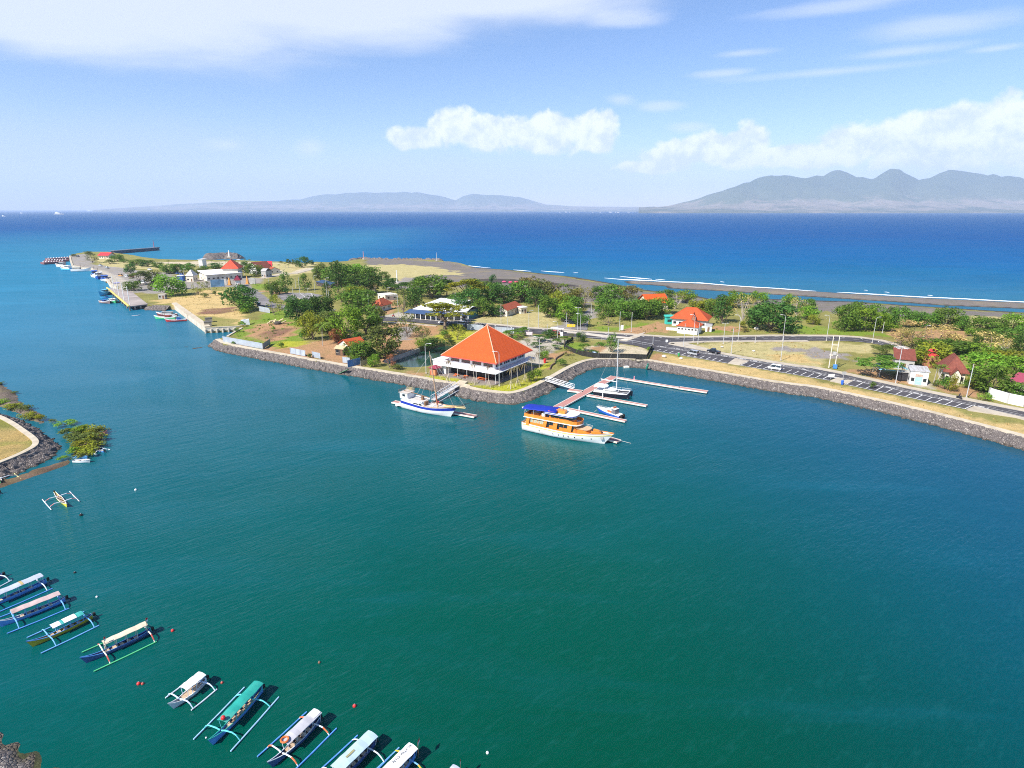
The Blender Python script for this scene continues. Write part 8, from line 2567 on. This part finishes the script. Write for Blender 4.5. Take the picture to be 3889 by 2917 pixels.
# cars
def car_profile(kind):
 if kind == 'pickup':
  return 5.2, 1.85, [(-2.6, .45), (-2.6, 1.05), (-.6, 1.08), (1.2, 1.08), (2.45, .95), (2.6, .7), (2.6, .4)], [(-.65, 1.06), (-.45, 1.72), (.75, 1.72), (1.45, 1.06)]
 if kind == 'van':
  return 4.3, 1.75, [(-2.1, .4), (-2.12, 1.0), (1.3, 1.02), (2.05, .85), (2.15, .6), (2.12, .38)], [(-2.08, 1.0), (-1.95, 1.8), (.9, 1.82), (1.6, 1.01)]
 return 4.5, 1.8, [(-2.2, .4), (-2.24, .98), (1.0, 1.0), (2.1, .86), (2.25, .6), (2.2, .38)], [(-2.15, .98), (-1.8, 1.55), (.35, 1.58), (1.25, .99)]
def car(wn, x, yb, heading, col, kind, label, group='cars and vans', z=LAND):
 """heading: pixel offset of the front of the car from its centre in the window"""
 p = P(wn, x, yb, z + .05)
 f = P(wn, x + heading[0], yb + heading[1], z + .05) - p
 t = thing('parked_car' if kind != 'pickup' else 'pickup_truck', label, {'pickup': 'pickup', 'van': 'van'}.get(kind, 'car'), p, math.atan2(f.y, f.x), group)
 L, W_, body, cab = car_profile(kind)
 mb = MB()
 def slab(prof, w0, w1):
  r = []
  zs = [q[1] for q in prof]
  for s in (-1, -.92, .92, 1):
   r.append([(q[0] * (1 if abs(s) < 1 else .97), s * (w0 + (w1 - w0) * (q[1] - min(zs)) / (max(zs) - min(zs))) / 2, q[1] - (0.0 if abs(s) < 1 else .04)) for q in prof])
  return r
 mb.loft(slab(body, W_, W_ * .96))
 bd = build('body', mb, col, t)
 mb = MB(); mb.loft(slab(cab, W_ * .94, W_ * .76)); gl = build('windows', mb, GLASS(), t)
 mb = MB(); x0, x1 = cab[1][0], cab[2][0]
 mb.loft([[(x0 - .06, -W_ * .39, cab[1][1] - .02), (x1 + .06, -W_ * .39, cab[2][1] - .02), (x1, -W_ * .36, cab[2][1] + .06), (x0, -W_ * .36, cab[1][1] + .06)], [(x0 - .06, W_ * .39, cab[1][1] - .02), (x1 + .06, W_ * .39, cab[2][1] - .02), (x1, W_ * .36, cab[2][1] + .06), (x0, W_ * .36, cab[1][1] + .06)]])
 build('roof', mb, col, t)
 mb = MB()
 for s in (-1, 1):
  for xa, xb in ((cab[0][0] + .02, cab[1][0]), (cab[3][0] - .04, cab[2][0]), ((cab[0][0] + cab[3][0]) / 2 - .1, (cab[1][0] + cab[2][0]) / 2)):
   mb.tube([(xa, s * W_ * .465, 1.02), (xb, s * W_ * .385, cab[1][1])], .05, 4)
 build('pillars', mb, col, gl)
 for wx in (-L * .30, L * .31):
  for s in (-1, 1):
   mb = MB(); mb.tube([(wx, s * W_ * .42, .33), (wx, s * W_ * .505, .33)], .33, 12); wh = build('wheel', mb, TYRE(), t)
   mb = MB(); mb.tube([(wx, s * W_ * .5, .33), (wx, s * W_ * .515, .33)], .2, 10); build('rim', mb, STEEL(), wh)
 for s in (-1, 1):
  mb = MB(); mb.box(body[-3][0] - .04, body[-2][0] + .03, s * W_ * .36 - .18, s * W_ * .36 + .18, .68, .84); build('headlight', mb, mat('lamp_glass', (.7, .72, .72), .15), t)
  mb = MB(); mb.box(-L * .5 - .02, -L * .5 + .1, s * W_ * .38 - .14, s * W_ * .38 + .14, .7, .92); build('tail_light', mb, mat('tail_red', (.4, .02, .02), .3), t)
 return t
CW, CS, CD, CR = mat('car_white', (.80, .80, .80), .25, .03, 1.0, coat=.3), mat('car_silver', (.48, .50, .53), .25, .05, 1.0, metal=.3, coat=.3), mat('car_black', (.02, .022, .03), .2, .1, 1.0, coat=.4), mat('car_red', (.42, .03, .04), .25, .1, 1.0, coat=.3)
CBL, COR = mat('car_blue', (.03, .09, .30), .3, .1, 1.0), mat('car_amber', (.65, .30, .04), .4, .1, 1.0)
car('E', 1712, 1432, (-60, -8), CW, 'van', 'white estate car parked alone in the second group of bays')
car('E', 733, 1255, (-30, -6), CS, 'van', 'silver hatchback parked in the first group of bays')
car('E', 980, 1232, (-60, -12), CD, 'pickup', 'black pickup driving beside the first parking bays')
car('C', 1525, 880, (-40, -3), CW, 'car', 'white car in the shade of the umbrella tree')
car('C', 1738, 897, (-40, -6), CW, 'van', 'white off-roader just right of the umbrella tree')
car('C', 1812, 868, (-40, -10), CS, 'van', 'silver car beyond the white off-roader')
car('B', 1212, 825, (-10, 10), CD, 'van', 'dark car at the bend of the gate road')
car('D', 985, 1010, (20, 6), CR, 'car', 'red car on the road edge behind the plaza trees')
car('D', 205, 770, (20, 6), CD, 'car', 'dark car parked under the dense tree right of the curved roof')
car('D', 1085, 855, (20, 6), CD, 'car', 'black car parked at the lane mouth')
car('D', 1180, 895, (20, 6), CD, 'van', 'dark van behind the yellow barrier of the lane')
for x, yb, c_, k, lab in ((938, 240, CD, 'van', 'dark van on the tip of the harbour apron'), (1285, 378, CS, 'van', 'grey van at the head of the quay'), (1205, 350, CS, 'pickup', 'grey truck near the long white vessel'), (1450, 470, COR, 'van', 'amber truck by the quay'), (1580, 485, CR, 'van', 'red truck beside the amber one'), (1520, 478, CW, 'van', 'pale truck between the amber and red ones'),
       (1720, 555, CW, 'van', 'white van under the spreading olive tree'), (1780, 440, CR, 'car', 'crimson car above the olive trees'), (1800, 398, CW, 'car', 'white car on the seaward lane'), (2110, 440, CD, 'van', 'dark bus by the port trees'), (2180, 460, CBL, 'van', 'blue van next to the dark bus')):
 car('A', x, yb, (30, 2), c_, k, lab)
car('B', 230, 445, (30, 4), CBL, 'van', 'dark blue van in front of the port trees')
# motorbikes with riders
def rider(wn, x, yb, head, label, col, group='motorcycles on the road'):
 p = P(wn, x, yb, LAND + .05)
 f = P(wn, x + head[0], yb + head[1], LAND + .05) - p
 rz = math.atan2(f.y, f.x)
 t = thing('motorcycle', label, 'motorcycle', p, rz, group)
 for wx in (-.62, .62):
  mb = MB(); mb.tube([(wx, -.06, .3), (wx, .06, .3)], .3, 12); build('wheel', mb, TYRE(), t)
 mb = MB(); mb.loft([[(-.8, -.12, .5), (-.8, .12, .5), (-.8, .1, .72), (-.8, -.1, .72)], [(-.1, -.16, .35), (-.1, .16, .35), (-.1, .14, .8), (-.1, -.14, .8)], [(.35, -.1, .5), (.35, .1, .5), (.35, .1, .9), (.35, -.1, .9)], [(.6, -.08, .55), (.6, .08, .55), (.6, .08, 1.0), (.6, -.08, 1.0)]]); build('body', mb, col, t)
 mb = MB(); mb.tube([(.5, -.35, 1.05), (.55, 0, 1.0), (.5, .35, 1.05)], .03, 5); build('handlebar', mb, STEEL(), t)
 sk = [((-.18, 0, .88), .15), ((-.14, 0, 1.15), .16), ((-.08, 0, 1.40), .15), ((-.04, 0, 1.52), .065), ((-.02, 0, 1.66), .105), ((0, 0, 1.78), .07),
   ((-.05, .19, 1.40), .07), ((.15, .28, 1.18), .05), ((.42, .27, 1.08), .04), ((-.05, -.19, 1.40), .07), ((.15, -.28, 1.18), .05), ((.42, -.27, 1.08), .04),
   ((-.12, .12, .86), .10), ((.25, .2, .80), .08), ((.12, .2, .42), .055), ((.28, .2, .36), .045), ((-.12, -.12, .86), .10), ((.25, -.2, .80), .08), ((.12, -.2, .42), .055), ((.28, -.2, .36), .045)]
 ed = [(0, 1), (1, 2), (2, 3), (3, 4), (4, 5), (2, 6), (6, 7), (7, 8), (2, 9), (9, 10), (10, 11), (0, 12), (12, 13), (13, 14), (14, 15), (0, 16), (16, 17), (17, 18), (18, 19)]
 me = bpy.data.meshes.new('person')
 me.from_pydata([q[0] for q in sk], ed, [])
 o = bpy.data.objects.new('person', me)
 COL.objects.link(o)
 md = o.modifiers.new('skin', 'SKIN')
 for v, q in zip(me.skin_vertices[0].data, sk):
  v.radius = (q[1], q[1])
 me.skin_vertices[0].data[0].use_root = True
 sb = o.modifiers.new('sub', 'SUBSURF'); sb.levels = sb.render_levels = 1
 me.materials.append(mat('dark_clothes', (.04, .035, .05), .9, .3, 3))
 o.location, o.rotation_euler = p, (0, 0, rz)
 tag(o, 'person in dark clothes riding ' + label.split(' with ')[0].replace('motorcycle', 'the motorcycle'), 'person', 'riders on the road')
 mb = MB(); mb.ball((-.01, 0, 1.72), .15, 10, 7, 1.05)
 build('helmet', mb, mat('dark_helmet', (.05, .03, .04), .3, .2), o)
rider('F', 1432, 1468, (40, 12), 'motorcycle passing the brown house with one rider', CD)
rider('D', 1048, 1003, (20, 4), 'motorcycle on the dual carriageway left of the divider with one rider', CD)
rider('C', 930, 800, (20, 2), 'motorcycle on the road left of the blue awning with one rider', CR)
# food carts with white canopies at the left end of the divider
for x, yb, lab in ((965, 990, 'left one, with a wide white sheet top, by the red car'), (1030, 1000, 'right one, with a white box top, beside the motorcycle')):
 p = P('D', x, yb)
 t = thing('food_cart', 'white roofed street cart ' + lab, 'cart', p, -.2, 'street carts above the plaza')
 mb = MB(); mb.box(-.9, .9, -.5, .5, .35, 1.05); build('body', mb, GREYWALL, t)
 mb = MB(); mb.box(-1.7, 1.7, -1.0, 1.0, 2.1, 2.3); build('canopy', mb, WHITE(), t)
 for xx in (-.85, .85):
  mb = MB(); mb.tube([(xx, 0, .3), (xx, 0, 2.1)], .04, 5); build('post', mb, STEEL(), t)
  mb = MB(); mb.tube([(xx * .7, -.56, .3), (xx * .7, -.5, .3)], .3, 10); build('wheel', mb, TYRE(), t)
# fences
def panel_fence(label, wn, pts_, h, m, post=2.4, name='metal_fence', lean=0.0, cat='fence'):
 l = PP(wn, pts_)
 t = thing(name, label, cat)
 rs = resample(l, post)
 for a, b in zip(rs[:-1], rs[1:]):
  d = (b - a).normalized()
  n = Vector((-d.y, d.x, 0))
  k = 8
  up = Vector((0, 0, h)) + n * lean
  lo = [a.lerp(b, i / k) + n * (.05 if i % 2 else -.05) for i in range(k + 1)]
  mb = MB()
  mb.loft([[q for q in lo], [q + up for q in lo]], False, False)
  build('panel', mb, m, t)
 mb = MB()
 for q in rs:
  mb.tube([q, q + Vector((0, 0, h + .1))], .05, 5)
  break
 for q in rs[1:]:
  mb.tube([q, q + Vector((0, 0, h + .1))], .05, 5)
 build('posts', mb, STEEL(), t)
 return t
ZINC = mat('zinc_sheet', (.36, .40, .45), .45, .15, .5, dirt=(.36, .33, .30))
panel_fence('long corrugated grey metal fence above the tip of the revetment', 'B', [(782, 1258), (1000, 1298), (1258, 1345)], 2.4, ZINC)
panel_fence('dark upright sheet standing in for the shadow at the end of the long grey metal fence', 'B', [(1262, 1344), (1350, 1285)], 2.2, mat('fence_shadow', (.25, .27, .30), .6), 2.2)  # dark panel painted in place of the fence's cast shadow
panel_fence('tilted pair of grey fence panels standing alone on the brown bank', 'B', [(1588, 1398), (1768, 1432)], 2.2, ZINC, lean=.3)
panel_fence('single short grey fence panel nearest the shore hut', 'B', [(1852, 1440), (1950, 1462)], 2.2, ZINC)
panel_fence('pale grey fence panel at the left of the blue metal fence', 'C', [(322, 1350), (408, 1362)], 2.2, ZINC)
panel_fence('bright blue metal fence on the bank above the green gangplank', 'C', [(382, 1410), (535, 1372)], 2.6, mat('blue_sheet', (.05, .17, .38), .5, .25, .8, dirt=(.14, .22, .34)))
panel_fence('tan bamboo fence joined to the right of the blue metal fence', 'C', [(535, 1395), (630, 1365)], 2.0, mat('bamboo', (.42, .32, .18), .8, .3, 1.5))
panel_fence('grey sheet fence behind the pond thicket next to the orange roof', 'C', [(1815, 955), (1930, 960), (2010, 968)], 2.6, ZINC)
panel_fence('grey sheet fence right of the roof apex below the road', 'D', [(250, 985), (480, 1002)], 2.6, ZINC)
panel_fence('white fence panel beside the yellowish tree at the gate road', 'B', [(1215, 890), (1345, 915)], 2.8, ZINC)
MESHF = mat('black_shade_net', (.025, .025, .022), .9, .4, .6)
panel_fence('sagging black shade net fence along the basin edge of the rubble lot', 'D', [(1300, 1268), (1490, 1298), (1780, 1300), (2070, 1312)], 1.9, MESHF, 3.0, 'net_fence')
panel_fence('black shade net fence at the left side of the rubble lot', 'D', [(1190, 1085), (1110, 1130), (1080, 1180), (1180, 1225), (1300, 1268)], 1.7, MESHF, 3.0, 'net_fence')
panel_fence('black shade net fence climbing at the right end of the rubble lot', 'D', [(2070, 1312), (2140, 1180)], 1.9, MESHF, 3.0, 'net_fence')
l = PP('D', [(1195, 1085), (1530, 1092), (1740, 1112), (1900, 1125), (2140, 1170)])
t = thing('rail_fence', 'thin grey rail fence between the road and the rubble lot', 'fence')
mb = MB(); rail_mesh(mb, l, 1.5, .045, 3.4); build('rails', mb, STEEL(), t)
l = [P('D', x, yy) for x, yy in ((910, 1430), (930, 1385), (985, 1360), (970, 1310), (1050, 1265), (1110, 1230))]
t = thing('path_wall', 'low wavy brown wall along the dirt path beside the pavilion', 'wall')
mb = MB(); strip(mb, smooth_line(l, 2), -.15, .15, LAND - .2, LAND + .5); build('wall_body', mb, mat('brown_render', (.20, .13, .09), .9, .2), t)
# signs and odds and ends
def sign(wn, x, yb, w_, h_, label, m, pole=1.6, rot=0.0, name='road_sign'):
 p = P(wn, x, yb)
 t = thing(name, label, 'sign', p, rot)
 mb = MB(); mb.box(-w_ / 2, w_ / 2, -.05, .05, pole, pole + h_); build('board', mb, m, t)
 mb = MB(); mb.box(-.06, .06, .06, .18, -.1, pole + h_); build('post', mb, STEEL(), t)
sign('G', 1130, 1065, 2.0, 1.0, 'blank white board sign standing in the last bay of the second group', WHITE(), .8)
sign('G', 1330, 1095, 1.4, 1.0, 'grey board sign on the pale apron between the bay groups', GREYWALL, 2.2)
sign('E', 415, 1120, .9, 1.0, 'square white sign at the tip of the waste island', WHITE(), .6)
sign('D', 1775, 970, 1.3, 2.3, 'white upright notice in the roadside grass', WHITE(), .4)
sign('D', 1050, 1045, 1.3, 2.0, 'white upright notice at the plaza corner by the road', WHITE(), .3)
sign('D', 663, 1035, 2.8, 1.4, 'white signboard with a red top at the plaza edge', mat('white_red_sign', (.75, .6, .6), .6, .2), .6)
sign('B', 1100, 655, 2.6, .5, 'flat white sign lying on the gate road', WHITE(), .2)
def bin_(wn, x, yb, label, m, s=1.0):
 p = P(wn, x, yb)
 t = thing('waste_bin', label, 'bin', p)
 mb = MB(); mb.loft([[(r * math.cos(a * .785) * s, r * math.sin(a * .785) * s, z * s) for a in range(8)] for r, z in ((.26, 0), (.34, .9))]); build('body', mb, m, t)
 mb = MB(); mb.ball((0, 0, .92 * s), .36 * s, 8, 4, .35); build('lid', mb, m, t)
bin_('G', 1318, 1150, 'blue bin on the pale apron between the second and third bay groups', mat('bin_blue', (.03, .14, .60), .5), 1.3)
bin_('E', 560, 1272, 'green bin beside the first group of bays', mat('bin_green', (.03, .32, .10), .5), 1.2)
bin_('D', 850, 1352, 'red bin on the plaza corner by the staked palms', mat('bin_red', (.60, .03, .03), .5), 1.5)
for x, yb, lab, s in ((590, 1305, 'rounded white boulder in the dry verge below the first bays', .7), (385, 1282, 'small pale rock pair in the dirt at the verge corner', .9), (1080, 1165, 'white rock by the twin headed lamp on the waste island', .6), (1460, 1215, 'lone white rock low on the waste island', .6), (1495, 950, 'white rock under the dark roadside mass', 1.2)):
 p = P('E', x, yb)
 mb = MB(); mb.ball((p.x, p.y, LAND + s * .3), s, 8, 5, .6)
 tag(build('boulder', mb, mat('white_stone', (.6, .56, .5), .9, .2)), lab, 'rock')
p = P('D', 1158, 920)
t = thing('road_barrier', 'yellow and black barrier blocks across the lane mouth', 'barrier', p, -.05)
for i in range(3):
 mb = MB(); mb.loft([[(i * 1.5 - 2.1, -.3, 0), (i * 1.5 - .75, -.3, 0), (i * 1.5 - .75, .3, 0), (i * 1.5 - 2.1, .3, 0)], [(i * 1.5 - 2.1, -.12, 1.2), (i * 1.5 - .75, -.12, 1.2), (i * 1.5 - .75, .12, 1.2), (i * 1.5 - 2.1, .12, 1.2)]]); build('block', mb, mat('barrier_yellow', (.70, .48, .03), .6, .1), t)
for x, yb, s in ((362, 410, 'left'), (438, 415, 'middle'), (508, 412, 'right')):
 p = P('D', x, yb, .8)
 t = thing('beach_parasol', 'pink beach parasol on the dark sand, %s one of the three' % s, 'parasol', p, 0, 'parasols on the beach')
 mb = MB(); mb.tube([(0, 0, 0), (0, 0, 2.7)], .07, 5); build('pole', mb, WOOD(), t)
 mb = MB(); mb.loft([[(r * math.cos(k * .6283), r * math.sin(k * .6283), z) for k in range(10)] for r, z in ((1.7, 1.9), (1.2, 2.4), (.1, 2.7))], True, False); build('canopy', mb, mat('pink_cloth', (.80, .07, .17), .7, .1), t)
p = P('B', 1045, 1050)
t = thing('water_tank', 'white boxy tank lying on the grass by the wharf corner', 'tank', p, .4)
mb = MB(); mb.loft([[(-2.2, -1.4, 0), (2.2, -1.4, 0), (2.2, 1.4, 0), (-2.2, 1.4, 0)], [(-1.6, -1.0, 2.2), (2.0, -1.0, 2.5), (2.0, 1.0, 2.5), (-1.6, 1.0, 2.2)]]); build('body', mb, mat('tank_white', (.6, .64, .66), .5, .15), t)
mb = MB(); mb.box(-.4, .4, -.4, .4, 2.3, 2.7); build('cap', mb, GREYWALL, t)
p = P('B', 1420, 1045)
t = thing('log_pile', 'heap of pale cut logs and dark rubble on the overgrown clearing', 'log pile', p, .3)
mb = MB()
for i in range(7):
 mb.tube([(-4 + i * 1.1, -.8 + (i % 3) * .5, .6 + (i % 2) * .8), (-2.2 + i * 1.1, .9, 1.1 + (i % 3) * .5)], .38, 7)
build('logs', mb, mat('pale_log', (.62, .50, .30), .9, .2), t)
mb = MB(); mb.ball((.8, -.2, .4), 2.0, 9, 5, .5); build('rubble', mb, mat('dark_rubble', (.06, .05, .045), .9), t)
for x, yb, lab in ((602, 1065, 'block nearer the wall corner'), (612, 1020, 'block farther from the water')):
 p = P('B', x, yb)
 t = thing('concrete_block', 'open dark concrete box by the sea wall corner, ' + lab, 'block', p, .5, 'blocks by the sea wall')
 mb = MB(); mb.box(-1.6, 1.6, -1.2, 1.2, -.1, 1.9); build('body', mb, mat('weathered_block', (.33, .29, .22), .9, .3, .6), t)
 mb = MB(); mb.box(-1.7, 1.7, -1.3, 1.3, 1.902, 2.1); build('rim', mb, mat('dark_rim', (.12, .11, .1), .9), t)
p, q = P('C', 395, 1425, LAND), P('C', 285, 1475, .2)
d = (q - p); n = Vector((-d.y, d.x, 0)).normalized() * .7
mb = MB(); mb.add([p - n, q - n, q + n, p + n] + [v - Vector((0, 0, .12)) for v in (p - n, q - n, q + n, p + n)], [(0, 1, 2, 3), (7, 6, 5, 4), (0, 4, 5, 1), (1, 5, 6, 2), (2, 6, 7, 3), (3, 7, 4, 0)])
tag(build('gangplank', mb, mat('green_plank', (.10, .30, .14), .7, .25)), 'green gangplank sloping over the boulders below the blue fence', 'gangplank')
p, q = P('E', 195, 1365, LAND), P('E', 175, 1425, .3)
mb = MB(); mb.tube([p, (p + q) / 2 + Vector((0, -.3, .3)), q], .4, 8)
tag(build('drain_pipe', mb, mat('green_pipe', (.03, .22, .15), .6, .2)), 'fat green drain pipe coming down the boulders in the basin corner', 'pipe')
p = P('D', 1440, 1245)
t = thing('tarpaulin', 'blue and white tarpaulin heap under the dark bush on the rubble lot', 'tarpaulin', p)
mb = MB(); mb.ball((0, 0, .2), 1.2, 10, 6, .6); build('sheet', mb, mat('tarp_blue', (.35, .45, .60), .6, .5, 1.2), t)
# surf along the beach
def foam(wn, pts_, w0, seed, z=.12):
 l = resample(smooth_line(PP(wn, pts_, 0), 2), 2.2)
 mb = MB()
 a = []
 for i, p in enumerate(l):
  e = min(1, i / 6, (len(l) - 1 - i) / 6)
  wd = w0 * e * max(.12, .55 + 1.1 * noise.noise((p.x * .06, p.y * .06, seed)))
  sh_ = 1.2 * noise.noise((p.x * .15, p.y * .15, seed + 4))
  a.append([(p.x, p.y + sh_ - wd / 2, z * .4), (p.x, p.y + sh_, z + .25 * e), (p.x, p.y + sh_ + wd / 2, z * .4)])
 mb.loft(a, False, False)
 return struct('surf', mb, mat('sea_foam', (.80, .82, .83), .9, .12, .8), kind='stuff')
foam('D', [(470, 238), (560, 245), (690, 255)], 2.3, 1)
foam('D', [(800, 250), (920, 262), (1000, 266), (1085, 270)], 1.9, 2)
foam('D', [(1190, 266), (1250, 272)], 1.4, 3)
foam('D', [(1750, 315), (1900, 332), (2050, 345), (2140, 352)], 3.6, 4)
foam('D', [(1560, 335), (1750, 352), (1950, 362), (2212, 372)], 1.9, 5)
foam('E', [(-20, 328), (120, 340), (240, 350)], 3.6, 6)
foam('E', [(280, 350), (400, 358)], 3.2, 7)
foam('E', [(-40, 352), (300, 374), (700, 392), (1000, 408)], 1.7, 8)
foam('E', [(770, 388), (900, 402), (1050, 416), (1300, 436), (1800, 466), (2212, 493)], 3.0, 9)
foam('F', [(-40, 190), (350, 210), (700, 234), (1100, 254), (1600, 276), (2212, 310), (2800, 345)], 3.0, 10)
foam('E', [(1060, 380), (1110, 386)], 1.8, 11)
foam('F', [(290, 165), (340, 170)], 1.4, 12)
foam('F', [(540, 188), (600, 194)], 1.4, 13)
foam('F', [(1050, 225), (1115, 232)], 1.7, 14)
foam('C', [(1580, 156), (1700, 178), (1900, 198), (2100, 215)], 1.2, 15)
foam('B', [(940, 268), (990, 274)], 3.6, 16)
foam('A', [(1450, 222), (1560, 238)], 3.6, 17)
# ---------------------------------------------------------------- sea air
hz = bpy.data.materials.new('haze')
hz.use_nodes = True
t = NT(hz.node_tree)
vol = t.n('ShaderNodeVolumePrincipled', {'Color': (0.70, 0.82, 1.0, 1), 'Density': HAZE_DENSITY, 'Anisotropy': 0.0})
t.n('ShaderNodeOutputMaterial', {'Volume': vol.outputs[0]})
mb = MB()
mb.box(-40000, 40000, -1000, 32000, -6, 1300)
struct('haze', mb, hz, kind='stuff')
